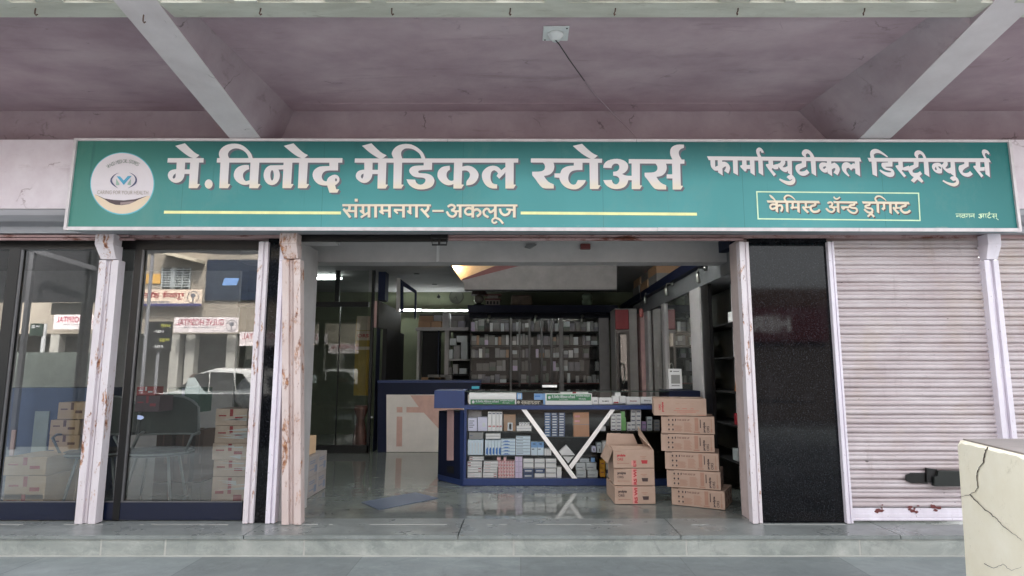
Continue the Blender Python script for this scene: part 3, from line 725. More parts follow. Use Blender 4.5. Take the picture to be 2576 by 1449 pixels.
P3_ = [[(120, 290), (1213, 295), (1210, 358), (118, 354)], [(1622, 300), (2478, 308), (2476, 372), (1620, 368)],
       S_([(762, 98), (905, 65), (985, 145), (1070, 215), (1145, 248), (1090, 298), (1040, 297), (965, 260), (870, 195)]), S_(SA),
       S_([(480, 520), (570, 520), (590, 460), (640, 425), (700, 405), (778, 400), (778, 352), (912, 352), (910, 468), (800, 470), (740, 490), (705, 530), (690, 590), (700, 640), (730, 680), (770, 698), (810, 685), (840, 622), (962, 622), (950, 665), (900, 720), (830, 765), (740, 765), (660, 740), (600, 690), (565, 630), (555, 588), (480, 582)]),
       ST(1018, 350, 1025, 760, 130), S_([(1230, 435), (1235, 385), (1280, 330), (1370, 300), (1470, 295), (1560, 325), (1605, 370), (1615, 420), (1600, 470), (1560, 510), (1520, 530), (1575, 555), (1680, 558), (1680, 625), (1615, 625), (1600, 680), (1560, 730), (1480, 760), (1380, 760), (1300, 725), (1255, 680), (1232, 625), (1360, 620), (1375, 665), (1410, 690), (1450, 685), (1480, 640), (1475, 590), (1440, 562), (1382, 555), (1382, 495), (1440, 490), (1475, 455), (1478, 400), (1450, 370), (1400, 370), (1365, 400), (1355, 438)]),
       ST(1665, 362, 1668, 762, 127), S_(mv(SA, 1727, 15)), [(2205, 535), (2300, 535), (2300, 598), (2203, 598)], ST(2285, 365, 2297, 768, 127),
       S_([(2300, 320), (2260, 240), (2255, 180), (2270, 130), (2310, 95), (2380, 75), (2470, 78), (2468, 128), (2420, 145), (2390, 180), (2390, 230), (2415, 280), (2445, 320)])]
C4 = (2760, 570, .25233)
P4 = [[(92, 182), (2480, 203), (2500, 264), (120, 242)], S_([(145, 235), (218, 235), (220, 345), (262, 330), (270, 405), (215, 408), (185, 385), (150, 340)]), [(258, 235), (330, 235), (337, 480), (265, 435)],
      S_([(328, 270), (370, 265), (420, 290), (455, 350), (445, 410), (425, 452), (360, 410), (385, 370), (390, 340), (365, 345), (328, 375)]), [(495, 240), (570, 240), (575, 478), (503, 440)],
      S_([(640, 242), (708, 242), (710, 318), (762, 318), (764, 380), (712, 380), (705, 415), (680, 418), (655, 390), (612, 350), (612, 328), (640, 318)]), [(758, 242), (832, 242), (838, 482), (770, 438)], [(890, 245), (960, 245), (970, 482), (900, 440)],
      S_([(890, 198), (862, 130), (858, 95), (870, 60), (905, 42), (940, 55), (970, 95), (978, 125), (945, 130), (930, 100), (912, 110), (915, 150), (945, 198)]),
      S_([(1050, 245), (1120, 245), (1125, 320), (1190, 300), (1215, 330), (1200, 380), (1150, 388), (1115, 365), (1100, 385), (1168, 460), (1135, 495), (1010, 330), (1012, 305), (1052, 300)]),
      S_([(1250, 250), (1310, 250), (1315, 295), (1270, 350), (1300, 358), (1350, 335), (1360, 400), (1330, 430), (1290, 425), (1240, 390), (1210, 345), (1195, 300), (1235, 285)]), [(1345, 250), (1415, 250), (1420, 490), (1355, 440)],
      S_([(1400, 455), (1420, 470), (1460, 510), (1475, 560), (1455, 610), (1410, 632), (1350, 630), (1290, 600), (1240, 570), (1215, 545), (1230, 528), (1300, 560), (1370, 572), (1410, 560), (1425, 535), (1385, 553), (1335, 510), (1350, 485), (1385, 475)]),
      S_([(1570, 250), (1640, 250), (1638, 345), (1580, 365), (1540, 390), (1535, 415), (1570, 422), (1620, 410), (1650, 385), (1690, 440), (1640, 480), (1590, 490), (1530, 470), (1480, 410), (1468, 350), (1490, 310), (1570, 290)]),
      [(1710, 255), (1785, 255), (1795, 490), (1725, 448)], S_([(1635, 205), (1580, 170), (1568, 130), (1585, 90), (1630, 70), (1690, 85), (1740, 140), (1770, 205), (1710, 205), (1690, 150), (1660, 135), (1635, 150)]),
      S_([(1970, 290), (1970, 430), (1925, 440), (1880, 415), (1845, 370), (1838, 320), (1860, 285), (1910, 275)]), [(1960, 255), (2030, 255), (2045, 492), (1975, 445)],
      S_([(2028, 300), (2080, 280), (2130, 310), (2165, 370), (2160, 420), (2128, 478), (2065, 435), (2095, 390), (2090, 365), (2060, 370), (2030, 400)]),
      S_([(2405, 300), (2405, 375), (2370, 370), (2340, 402), (2300, 360), (2270, 370), (2262, 410), (2290, 450), (2315, 485), (2300, 498), (2250, 460), (2200, 400), (2190, 340), (2210, 290), (2260, 270), (2310, 285), (2340, 315), (2370, 290)]),
      [(2395, 255), (2468, 255), (2482, 495), (2408, 450)]]
H4 = [S_([(1940, 335), (1905, 350), (1900, 372), (1925, 378), (1950, 355)])]
C5_ = (3400, 570, .21739)
P5 = [[(70, 240), (2265, 248), (2300, 318), (100, 308)], S_([(130, 252), (112, 180), (118, 130), (150, 90), (210, 75), (270, 90), (350, 145), (415, 195), (440, 220), (425, 232), (360, 190), (290, 155), (220, 152), (182, 180), (185, 215), (200, 252)]),
      [(140, 300), (232, 300), (242, 577), (160, 540)], S_([(440, 305), (522, 305), (520, 398), (400, 400), (390, 410), (420, 420), (490, 425), (535, 455), (560, 510), (550, 560), (510, 588), (450, 585), (380, 550), (310, 500), (283, 470), (300, 450), (370, 490), (440, 505), (490, 502), (500, 485), (470, 475), (390, 455), (340, 420), (315, 370), (330, 330), (380, 325), (440, 322)]),
      S_([(625, 305), (705, 305), (710, 415), (760, 400), (815, 380), (825, 400), (820, 465), (740, 472), (705, 455), (690, 475), (768, 565), (730, 593), (580, 410), (578, 380), (628, 370)]),
      S_([(905, 305), (995, 305), (990, 400), (930, 430), (885, 460), (885, 500), (920, 515), (980, 510), (1020, 480), (1055, 530), (1010, 570), (1080, 660), (1050, 692), (970, 630), (910, 690), (852, 650), (905, 590), (850, 550), (808, 480), (800, 430), (830, 390), (905, 365)]),
      [(1085, 305), (1168, 305), (1190, 585), (1100, 530)], S_([(965, 250), (925, 210), (913, 165), (935, 120), (990, 98), (1050, 120), (1100, 170), (1135, 255), (1085, 255), (1060, 190), (1020, 168), (985, 190), (985, 250)]),
      S_([(1230, 400), (1250, 350), (1310, 328), (1370, 330), (1410, 360), (1420, 440), (1415, 515), (1370, 525), (1310, 510), (1255, 460)]),
      S_([(1450, 308), (1515, 308), (1525, 370), (1475, 425), (1510, 440), (1580, 410), (1588, 520), (1540, 520), (1480, 480), (1430, 425), (1400, 370), (1440, 345)]), [(1570, 305), (1645, 305), (1668, 595), (1580, 530)],
      S_([(1650, 565), (1668, 580), (1710, 620), (1728, 680), (1710, 730), (1650, 760), (1590, 750), (1500, 710), (1425, 662), (1440, 640), (1530, 685), (1620, 700), (1670, 680), (1670, 645), (1620, 660), (1560, 610), (1580, 580), (1630, 572)]),
      S_([(1820, 308), (1900, 308), (1900, 395), (1840, 425), (1795, 465), (1790, 500), (1830, 518), (1890, 510), (1925, 478), (1975, 535), (1920, 580), (1860, 585), (1790, 560), (1735, 500), (1712, 430), (1730, 380), (1820, 350)]),
      S_([(2025, 308), (2108, 308), (2110, 410), (2190, 405), (2190, 470), (2095, 478), (2165, 560), (2130, 595), (1985, 410), (1985, 385), (2028, 380)]), [(2180, 305), (2265, 305), (2285, 590), (2205, 535)],
      S_([(2190, 256), (2145, 170), (2135, 130), (2150, 95), (2195, 85), (2250, 110), (2278, 160), (2265, 185), (2220, 150), (2195, 160), (2195, 200), (2230, 256)])]
H5 = [S_([(1305, 400), (1285, 430), (1295, 460), (1325, 462), (1318, 430)]), S_([(1345, 395), (1380, 395), (1405, 425), (1395, 440), (1370, 430)])]
LT = []
for nm, c, P_, H_, sh_ in (('lettering_name', C1, P1, H1, (27, 24)), ('lettering_medical', C2, P2, H2, (28, 25)), ('lettering_stores', C3, P3_, [], (30, 27)), ('lettering_pharmaceutical', C4, P4, H4, (24, 22)), ('lettering_distributors', C5_, P5, H5, (28, 25))):
    LT.append(letters(nm, c, P_, H_, M_LET, .004)); letters(nm + '_shade', c, P_, H_, M_SHD, .0015, sh_)
    letters(nm + '_shade', c, P_, H_, M_SHD, .0027, (sh_[0] / 2, sh_[1] / 2))
C7 = (1320, 770, .29503)
sk = []
def A7(pts, w=34): sk.extend(stroke(pts, w))
def stem7(x, y0=140, y1=294, w=36): sk.append([(x - w / 2, y0), (x + w / 2, y0), (x + w / 2, y1), (x - w / 2, y1)])
sk += [[(97, 116), (1278, 118), (1278, 146), (97, 145)], [(1620, 120), (2432, 120), (2432, 147), (1620, 147)], [(262, 44), (302, 44), (302, 82), (262, 82)], [(1297, 193), (1447, 193), (1447, 219), (1297, 219)]]
A7([(192, 140), (192, 175), (175, 205)]); A7([(112, 178), (158, 235), (202, 292)]); A7([(150, 200), (200, 208), (262, 208)], 28); stem7(275)
stem7(372, 140, 232, 34); A7([(338, 205), (360, 222), (385, 240)], 30); A7([(345, 292), (390, 262), (440, 232)], 28); stem7(452); stem7(540)
stem7(625, 140, 235, 34); A7([(595, 210), (620, 228), (642, 242)], 28); A7([(620, 202), (720, 202)], 26); stem7(725)
A7([(785, 192), (900, 195)], 28); A7([(790, 198), (812, 220), (832, 236)], 26); stem7(912)
stem7(1000, 140, 235, 34); A7([(968, 208), (990, 228), (1012, 242)], 28); stem7(1086)
A7([(1240, 140), (1238, 180), (1200, 218)]); A7([(1148, 178), (1200, 235), (1248, 290)])
A7([(1505, 150), (1545, 127), (1590, 140), (1590, 175), (1550, 197)], 30); A7([(1550, 197), (1600, 215), (1612, 250), (1570, 283), (1520, 265), (1490, 215)], 30); A7([(1590, 212), (1665, 210)], 26); stem7(1668)
stem7(1836); A7([(1832, 182), (1785, 168), (1745, 185), (1735, 225), (1770, 255), (1832, 245)], 30); A7([(1850, 200), (1895, 185), (1935, 215), (1930, 250), (1895, 278)], 32)
A7([(2045, 290), (1995, 262), (1980, 215), (2010, 180), (2045, 185), (2072, 225), (2130, 185)], 30); stem7(2137, 140, 300)
A7([(2140, 298), (2105, 315), (2095, 345), (2120, 368), (2158, 352)], 24); A7([(2145, 300), (2195, 322), (2240, 375)], 28)
A7([(2198, 178), (2215, 232), (2262, 262), (2315, 240), (2330, 195)], 32); A7([(2285, 185), (2385, 195)], 26); stem7(2390)
sk = [p for p in sk]
letters('lettering_town', C7, sk, [], M_LETC, .004); letters('lettering_town_shade', C7, sk, [], M_SHD, .002, (13, 15))
C6 = (2960, 740, .38820)
k6 = []
def A6(pts, w=21): k6.extend(stroke(pts, w))
def S6(x, y0, y1, w=27): k6.append([(x - w / 2, y0), (x + w / 2, y0), (x + w / 2 + 3, y1 + 4), (x - w / 2 + 4, y1 - 10)])
k6 += [[(150, 128), (680, 132), (690, 158), (160, 150)], [(825, 135), (1065, 138), (1070, 160), (830, 156)], [(1115, 138), (1590, 142), (1600, 168), (1125, 160)]]
A6([(178, 72, 10), (200, 92, 22), (225, 115, 16), (245, 138, 6)]); S6(250, 140, 248); A6([(250, 170), (205, 168), (185, 190), (205, 215), (250, 200)]); A6([(262, 182), (295, 178), (308, 205), (296, 238)], 22)
S6(355, 140, 248); A6([(345, 135, 18), (330, 108, 18), (345, 82, 18), (385, 80, 16), (425, 108, 10), (442, 128, 4)], 16)
S6(412, 145, 205, 23); A6([(395, 195), (415, 212)]); A6([(405, 200), (460, 200)], 18); S6(470, 145, 252)
S6(545, 150, 200, 23); A6([(515, 192), (540, 222), (570, 250)], 22); A6([(530, 200), (598, 196)], 17)
A6([(640, 150), (640, 175), (605, 185), (595, 212), (622, 242), (665, 240), (685, 222)], 23)
A6([(768, 155), (795, 146), (815, 158), (808, 182), (785, 192)], 20); A6([(785, 192), (825, 202), (835, 225), (812, 245), (780, 236), (752, 208)], 20); A6([(820, 196), (870, 196)], 17); S6(872, 145, 252)
A6([(830, 92), (845, 110), (868, 112), (892, 94)], 15); A6([(905, 196), (985, 198)], 20); k6.append(ell(928, 206, 17, 16, 12))
A6([(1038, 150), (1036, 172), (1000, 176), (990, 190), (1018, 204), (1055, 208), (1065, 235), (1040, 256), (1000, 246), (968, 215)], 20)
A6([(1192, 152), (1190, 174), (1158, 180), (1150, 194), (1175, 206), (1212, 212), (1222, 235), (1200, 252), (1170, 245), (1138, 216)], 20)
A6([(1225, 245), (1200, 268), (1175, 290)], 20); A6([(1208, 262), (1240, 295)], 20)
S6(1275, 148, 256); A6([(1268, 142, 18), (1250, 112, 18), (1268, 88, 18), (1305, 88, 16), (1345, 115, 10), (1362, 134, 4)], 16)
S6(1338, 150, 215, 24); A6([(1318, 205), (1340, 222)]); S6(1402, 152, 262)
S6(1460, 155, 205, 23); A6([(1432, 198), (1458, 230), (1486, 260)], 22); A6([(1450, 206), (1510, 202)], 17)
A6([(1556, 158), (1556, 182), (1520, 192), (1510, 220), (1540, 250), (1580, 248), (1602, 230)], 23)
letters('lettering_chemist', C6, k6, [], M_LETC, .004); letters('lettering_chemist_shade', C6, k6, [], M_SHDB, .002, (12, 12))
k6 = []
for a, b in (((50, 40), (1690, 55)), ((1690, 55), (1705, 331)), ((1705, 331), (64, 314)), ((64, 314), (50, 40))): k6.extend(stroke([a, b], 13))
for c in ((50, 40), (1690, 55), (1705, 331), (64, 314)): k6.append([(c[0] - 6.5, c[1] - 6.5), (c[0] + 6.5, c[1] - 6.5), (c[0] + 6.5, c[1] + 6.5), (c[0] - 6.5, c[1] + 6.5)])
letters('lettering_border', C6, k6, [], M_LETG, .003)
k6 = [[(2065, 262), (2260, 262), (2260, 268), (2065, 268)], [(2325, 262), (2485, 262), (2485, 268), (2325, 268)]]
A6([(2072, 284), (2108, 286)], 8); k6.append(ell(2080, 290, 7, 7, 8)); S6(2110, 262, 306, 8)
A6([(2155, 280), (2135, 278), (2127, 290), (2138, 300), (2156, 296)], 8); S6(2157, 262, 306, 8)
S6(2180, 262, 292, 8); A6([(2170, 288), (2182, 296)], 8); S6(2202, 262, 306, 8)
A6([(2214, 284), (2248, 286)], 8); k6.append(ell(2222, 290, 7, 7, 8)); S6(2250, 262, 306, 8)
A6([(2300, 274), (2315, 266), (2326, 276), (2314, 286), (2330, 294), (2318, 306), (2298, 296)], 8); A6([(2322, 286), (2345, 286)], 7); S6(2347, 262, 306, 8); S6(2370, 262, 306, 8)
A6([(2408, 266), (2406, 276), (2392, 284), (2396, 300), (2412, 304), (2426, 296)], 8); A6([(2410, 262), (2402, 252), (2414, 246)], 7)
S6(2450, 262, 290, 8); A6([(2438, 284), (2460, 308)], 8); A6([(2446, 288), (2475, 286)], 7); S6(2477, 262, 306, 8); A6([(2476, 308), (2500, 325)], 7)
letters('lettering_painter', C6, k6, [], M_LETG, .003)
# long yellow rules on both sides of the town name
yl = MB()
for a, b, y0, y1 in ((413, 858, 534, 536), (1310, 1753, 536, 539)):
    p, q_ = W(a, y0, Y_SG), W(b, y1, Y_SG); yl.quad((p.x, Y_SG - .003, p.z - .013), (q_.x, Y_SG - .003, q_.z - .013), (q_.x, Y_SG - .003, q_.z + .013), (p.x, Y_SG - .003, p.z + .013))
yl.build('yellow_rule', M_LETY, sg)
# round logo
C8 = (340, 580, .19330)
def L8(polys, m, dy, holes=(), name='logo_mark'): return letters(name, C8, polys, list(holes), m, dy)
disc = ell(735, 738, 636, 618, 64)
LG = []
def G8(*a, **k): LG.append(L8(*a, **k))
G8([ell(735, 742, 655, 638, 64)], simple('logo_sky_blue', (.42, .74, .80), .5), .0015)
G8([disc], simple('logo_pale_lilac', (.87, .84, .86), .5, var=.03), .0025, name='logo_disc')
lowc = [(175, 1010), (178, 958), (375, 1045), (560, 1075), (770, 1085), (1000, 1060), (1260, 988), (1300, 1000)]
lowc += [(735 + 634 * math.cos(t), 738 + 616 * math.sin(t)) for t in [R(a) for a in range(26, 156, 6)]]
G8([lowc], simple('logo_peach', (.89, .81, .71), .5, var=.03), .0035, name='logo_peach_base')
G8([[(178, 958), (375, 1045), (560, 1075), (770, 1085), (1000, 1060), (1260, 988), (1060, 1072), (1010, 1100), (880, 1160), (730, 1182), (600, 1174), (480, 1130), (380, 1065)]], simple('logo_dark_brown', (.33, .27, .29), .5), .0045)
G8([[(700, 1125), (1010, 1098), (880, 1158), (700, 1176)]], simple('logo_grey', (.60, .53, .53), .5), .0055)
G8([[(625, 595), (695, 595), (770, 680), (850, 590), (932, 587), (768, 770)]], simple('logo_blue', (.32, .64, .77), .5), .0055)
G8([[(615, 640), (680, 745), (675, 775), (612, 775)], [(915, 645), (915, 775), (842, 770), (850, 735)]], simple('logo_sage', (.60, .70, .65), .5), .0045)
G8([S_([(690, 517), (600, 545), (530, 600), (495, 660), (500, 720), (550, 780), (655, 840), (580, 770), (530, 700), (530, 650), (570, 590), (620, 545)]), S_([(875, 515), (950, 540), (1020, 600), (1042, 660), (1030, 730), (970, 790), (850, 840), (940, 780), (1000, 710), (1010, 650), (985, 590), (930, 545)])], simple('logo_navy', (.30, .31, .45), .5), .0055)
tx = MB()
def C8w(a, b): p = W((340 + a * .1933) / 1.5653, (580 + b * .1933) / 1.5653, Y_SG); return Vector((p.x, Y_SG - .0055, p.z))
word = 'VINOD MEDICAL STORES'; 
for i, chx in enumerate(word):
    if chx == ' ': continue
    t = i / (len(word) - 1); a = 462 + (1040 - 462) * t; f = lambda a: 298 + ((a - 800) ** 2) * (.00093 if a < 800 else .0011)
    p0 = C8w(a, f(a) + 22); p1 = C8w(a + 8, f(a + 8) + 22); u = (p1 - p0).normalized(); n_ = Vector((-u.z, 0, u.x))
    add_text(tx, chx, p0 - u * .010, .019 if chx != 'I' else .006, .032, u, n_, 0)
p0 = C8w(225, 958); p1 = C8w(1265, 968); u = (p1 - p0).normalized()
tx.build('logo_ring_text', simple('logo_text_green_grey', (.56, .60, .57), .5), sg)
tx = MB(); add_text(tx, 'CARING FOR YOUR HEALTH', p0, (p1 - p0).length, .034, u, (0, 0, 1), 0)
tx.build('logo_motto_text', simple('logo_text_taupe', (.68, .64, .60), .5), sg)
# ------------------------------------------------------------------ the display counter
YF = 1.67
CQ = Vector((0, YF, 0))
def F(px, py, y=YF): v = W(px, py, y); return v.x, v.z
ct = thing('display_counter', (.7, YF, 0), 'navy blue pharmacy counter with glass front and white V strips', 'counter')
xL = F(1167, 1100)[0]; xR = F(1762, 1000)[0]; xE = F(1640, 1025)[0]
zt0, zt1 = F(1400, 1030)[1], F(1400, 1019.5)[1]; zg = F(1400, 984)[1]; zb0 = F(1300, 1204)[1]
YB = YF + .52
# plinth, back, ends
m_ = MB(); m_.box(xL, xR, YF, YB, .002, zb0); m_.build('plinth', M_BLUE, ct, bevel=.003)
m_ = MB(); m_.box(xL + .03, xR - .03, YB - .02, YB, zb0 + .001, zt0 - .001); m_.build('back_board', M_DARK, ct)
m_ = MB(); m_.box(xL, xL + .028, YF, YB - .021, zb0 + .001, zt0 - .001); m_.build('end_panel', M_BLUE, ct)
m_ = MB(); m_.box(xR - .03, xR, YF, YB - .021, zb0 + .001, zt0 - .001); m_.build('end_panel', M_BLUE, ct)
m_ = MB(); m_.box(xL - .002, xR, YF - .012, YB + .005, zt0, zt1); m_.build('top_board', M_BLUE, ct, bevel=.002)
x85 = F(1684, 1000)[0]
m_ = MB(); m_.box(x85, xR, YF - .002, YB, zt1 + .001, F(1700, 983)[1]); m_.build('end_block', M_BLUED, ct, bevel=.003)
# glass case on the board
m_ = MB(); m_.quad((xL + .04, YF + .004, zt1), (x85 - .004, YF + .004, zt1), (x85 - .004, YF + .004, zg - .006), (xL + .04, YF + .004, zg - .006)); m_.build('glass_front', M_GLCT, ct)
m_ = MB(); m_.box(xL, x85 - .004, YF - .004, YB + .06, zg - .006, zg); m_.build('glass_top', M_GLIN, ct)
m_ = MB(); m_.box(xL, x85 - .004, YF - .0065, YF - .0042, zg - .008, zg + .002); m_.build('glass_edge', simple('green_glass_edge', (.16, .22, .20), .2), ct)
# shelves
zs1 = F(1250, 1086)[1]; zs2 = F(1250, 1146.5)[1]; zsm = F(1400, 1099.5)[1]; xm0, xm1 = F(1380, 1100)[0], F(1490, 1100)[0]
for a, b, z in ((xL + .03, F(1352, 1086)[0], zs1), (F(1462, 1086)[0] + .15, xR - .03, zs1), (xm0 - .1, xm1 + .05, zsm), (xL + .03, xR - .03, zs2)):
    MB().box(a, b, YF + .03, YB - .022, z - .010, z).build('glass_shelf', simple('dark_glass_shelf', (.20, .21, .20), .15), ct)
MB().quad((xL + .03, YF + .006, zb0), (xR - .03, YF + .006, zb0), (xR - .03, YF + .006, zt0), (xL + .03, YF + .006, zt0)).build('glass_front', M_GLCT, ct)
# the white V
def r5(a, b, y=YF): return F((1750 + a * .31056) / 1.5653, (1500 + b * .31056) / 1.5653, y)
MB().slab([r5(968, 352), r5(1032, 352), r5(1685, 1236), r5(1620, 1236)], YF - .004, YF + .0035).build('diagonal_strip', M_STRIP, ct)
MB().slab([r5(2110, 357), r5(2168, 357), r5(1612, 1122), r5(1578, 1076)], YF - .0045, YF + .003).build('diagonal_strip', M_STRIP, ct)
# angled blue wing at the left with the T shaped block
p0 = Vector((xL, YF, 0)); pz = Wz(1101, 1207, 0)
wg = MB(); wg.plan([(p0.x - .001, p0.y), (p0.x - .001, YB), (pz.x + .2, YB + .12), (pz.x, pz.y)], .002, zt0 - .04); wg.build('wing_panel', M_BLUED, ct)
dw = (Vector((pz.x, pz.y, 0)) - p0); dwn = dw.normalized(); nw = Vector((dwn.y, -dwn.x, 0))
if nw.y > 0: nw = -nw
def onwing(px, py, off=.003):
    d = ray(px, py); o = Vector((0, CAM_Y, CAM_Z)); t = (p0 - o).dot(nw) / d.dot(nw); return o + d * t + nw * off
def wslab(pts, off, name, m):
    a = [onwing(*p, off) for p in pts]; b = [onwing(*p, .0005) for p in pts]; mb = MB(); n = len(a); mb.v = [tuple(v) for v in a + b]
    mb.f = [tuple(range(n)), tuple(range(2 * n - 1, n - 1, -1))] + [(i, (i + 1) % n, n + (i + 1) % n, n + i) for i in range(n)]; return mb.build(name, m, ct)
wslab([(1127, 1031), (1142, 1031), (1141, 1158), (1126, 1158)], .012, 'pink_inlay', M_PINK)
wslab([(1158, 1032), (1166, 1032), (1166, 1222), (1158, 1220)], .004, 'wing_edge', M_BLUE)
wslab([(1102, 1193), (1166, 1209), (1166, 1223), (1102, 1206)], .006, 'wing_skirting', M_BLUE)
wslab([(1125, 1172), (1142, 1173), (1142, 1192), (1125, 1188)], .002, 'hand_hole', M_DARK)
a, b = F(1092, 1027, YF - .01), F(1167, 982, YF - .01)
MB().box(a[0], xL + .002, YF - .02, YF + .45, a[1], b[1]).build('corner_block', M_BLUE, ct, bevel=.003)

# ------------------------------------------------------------------ medicine boxes
def bm_(name, c, v=.05): return simple('carton_' + name, c, .5, var=v, scale=14)
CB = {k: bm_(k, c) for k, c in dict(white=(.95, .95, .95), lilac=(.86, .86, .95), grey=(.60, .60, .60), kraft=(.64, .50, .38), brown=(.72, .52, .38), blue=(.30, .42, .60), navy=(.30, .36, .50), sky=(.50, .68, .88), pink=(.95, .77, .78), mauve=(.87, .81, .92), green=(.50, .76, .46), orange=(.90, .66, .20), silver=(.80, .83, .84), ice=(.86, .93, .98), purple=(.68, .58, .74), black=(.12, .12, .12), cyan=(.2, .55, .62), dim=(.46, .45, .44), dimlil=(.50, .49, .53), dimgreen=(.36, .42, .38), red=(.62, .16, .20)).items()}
P_TXT = simple('print_grey', (.45, .48, .55), .6); P_BLUE = simple('print_blue', (.22, .48, .80), .6); P_RED = simple('print_red', (.62, .25, .30), .6)
P_WH = simple('print_white', (.86, .88, .90), .6); P_PK = simple('print_pink', (.80, .55, .56), .6); P_BLK = simple('print_black', (.15, .15, .16), .6); P_GREEN = simple('label_green', (.22, .52, .34), .6)
ALLB = [0]
def box5(c, col, label, group, cat='medicine box', name='medicine_box', y=YF + .05, d=.10, conv=r5, prints=None, jit=True, rz=0):
    """one carton whose front is the picture rectangle c at depth y"""
    x0, z1 = conv(c[0], c[1], y); x1, z0 = conv(c[2], c[3], y); ALLB[0] += 1
    if prints is None:
        g = .0012; o = solo(MB().box(x0 + g, x1 - g, y, y + d, z0 + .0008, z1 - .0006), name, CB[col], label, cat, group); root = o
        return o
    t = thing(name, ((x0 + x1) / 2, y, z0), label, cat, group)
    g = .0012; MB().box(x0 + g, x1 - g, y, y + d, z0 + .0008, z1 - .0006).build('carton_body', CB[col], t)
    byc = {}
    for (u0, v0, u1, v1, m) in prints:               # fractions of the front, v from the top
        byc.setdefault(m.name, (m, MB()))[1].box(x0 + (x1 - x0) * u0, x0 + (x1 - x0) * u1, y - .0012, y - .0001, z1 - (z1 - z0) * v1, z1 - (z1 - z0) * v0)
    for m, mb in byc.values(): mb.build('print', m, t)
    return t
LN = lambda m, rows, u0=.12, u1=.7, th=.06: [(u0, r, u1 - (i % 2) * .15, r + th, m) for i, r in enumerate(rows)]
CTR = 'in the glass counter'
TOP, MID, LOW = 'on the top shelf', 'on the middle shelf', 'on the bottom shelf'
# top shelf, left
G = 'cartons on the top left counter shelf'
box5((302, 375, 470, 600), 'grey', 'dull grey carton behind two lilac cartons, top left of the glass counter', G, y=YF + .16)
box5((300, 470, 412, 634), 'lilac', 'pale lilac carton with grey lines, leftmost on the top counter shelf', G, prints=LN(P_TXT, (.2, .36, .52, .68)))
box5((422, 460, 543, 634), 'lilac', 'pale lilac carton second from left on the top counter shelf', G, prints=[(.5, .4, .8, .7, P_WH)])
for i, (a, b) in enumerate(((550, 600), (603, 652), (655, 692), (695, 733))):
    box5((a, 392, b, 634), 'white', 'tall narrow white carton in a row of four, top counter shelf', 'tall narrow white cartons', prints=[(.15, .72, .85, .8, P_PK), (.15, .06, .85, .12, P_TXT)])
box5((752, 425, 903, 634), 'kraft', 'brown kraft pack with a small white label on the top counter shelf', G, prints=[(.33, .5, .75, .98, P_WH), (.45, .58, .65, .9, P_PK)])
box5((915, 570, 1103, 634), 'white', 'flat white carton under four tiny ones on the top counter shelf', G, prints=[(.02, .48, .98, .53, P_TXT)])
for i in range(4): box5((946 + i * 34, 527, 978 + i * 34, 570), 'white', 'tiny white carton in a row of four on a flat white carton', 'four tiny white cartons', d=.05, prints=[(.3, .1, .6, .5, P_TXT)])
for c_, x0 in enumerate((1270, 1360, 1450)):
    for r_ in range(9):
        y0 = 405 + r_ * 33.4; ox = rnd.uniform(-3, 3)
        box5((x0 + ox, y0, x0 + 78 + ox, y0 + 33), 'navy' if c_ else 'blue', 'small blue carton with white stripe, stacked inside the V of counter', 'blue carton stacks inside the V', d=.07, prints=[(.1, .25, .78, .62, P_WH)], y=YF + .045)
box5((1635, 400, 1838, 706), 'brown', 'orange brown kraft carton inside the V of the counter', G, prints=[(.08, .12, .42, .20, P_PK), (.08, .32, .4, .40, P_PK), (.0, .49, 1, .505, P_TXT)])
box5((1980, 576, 2045, 634), 'white', 'lone small white carton right of the V on the top shelf', G)
def r6(a, b, y=YF): return F((2350 + a * .41401) / 1.5653, (1500 + b * .41401) / 1.5653, y)
G = 'small carton columns on the top right counter shelf'
for x0, x1, y0, n, col, what in ((135, 182, 310, 5, 'white', 'white'), (185, 233, 308, 5, 'white', 'white'), (288, 327, 393, 2, 'white', 'white'), (324, 370, 268, 5, 'white', 'white'), (374, 421, 265, 5, 'white', 'white'), (427, 472, 388, 2, 'purple', 'purple'), (476, 528, 342, 3, 'silver', 'silvery'), (545, 598, 372, 3, 'grey', 'grey')):
    h = (472 - y0) / n
    for r_ in range(n): box5((x0, y0 + r_ * h, x1, y0 + (r_ + 1) * h), col, f'small {what} carton stacked right of the V on the top counter shelf', G + ' ' + what, d=.06, conv=r6, prints=[(.15, .55, .85, .8, P_TXT)])
box5((228, 290, 268, 346), 'green', 'small bright green carton topping another on the top counter shelf', 'green cartons', conv=r6, d=.06)
box5((232, 347, 279, 472), 'green', 'tall bright green carton right of the V on the top shelf', 'green cartons', conv=r6, d=.06)
# middle shelf
box5((312, 652, 490, 738), 'grey', 'greyish flat carton lying on five upright cartons, middle shelf', 'cartons on the middle shelf', prints=[(.05, .4, .25, .55, P_TXT)])
for i in range(5): box5((297 + i * 39, 745, 335 + i * 39, 938), 'ice', 'thin upright white carton of five, leftmost on the middle shelf', 'upright white cartons', prints=[(.3, .2, .55, .9, P_WH)])
for i in range(2): box5((523, 667 + i * 36, 711, 702 + i * 36), 'white', 'flat white carton lying on upright wave cartons, middle shelf', 'flat white cartons', prints=[(.02, .85, .98, .95, P_TXT)])
for i in range(5): box5((514 + i * 40.5, 750, 553 + i * 40.5, 940), 'ice', 'thin upright white carton with blue wave on the middle shelf', 'upright wave cartons', prints=[(.40, .58, .97, .92, P_BLUE), (.55, .5, .97, .58, P_BLUE), (.65, .92, .97, .98, P_BLUE)])
for i in range(5): box5((718, 738 + i * 40.5, 900, 778 + i * 40.5), 'ice', 'flat white carton with a blue arc in a pile of five', 'flat wave cartons', prints=[(.15, .62, .60, .78, P_BLUE), (.24, .45, .50, .62, P_BLUE), (.02, .86, .98, .93, P_BLUE)])
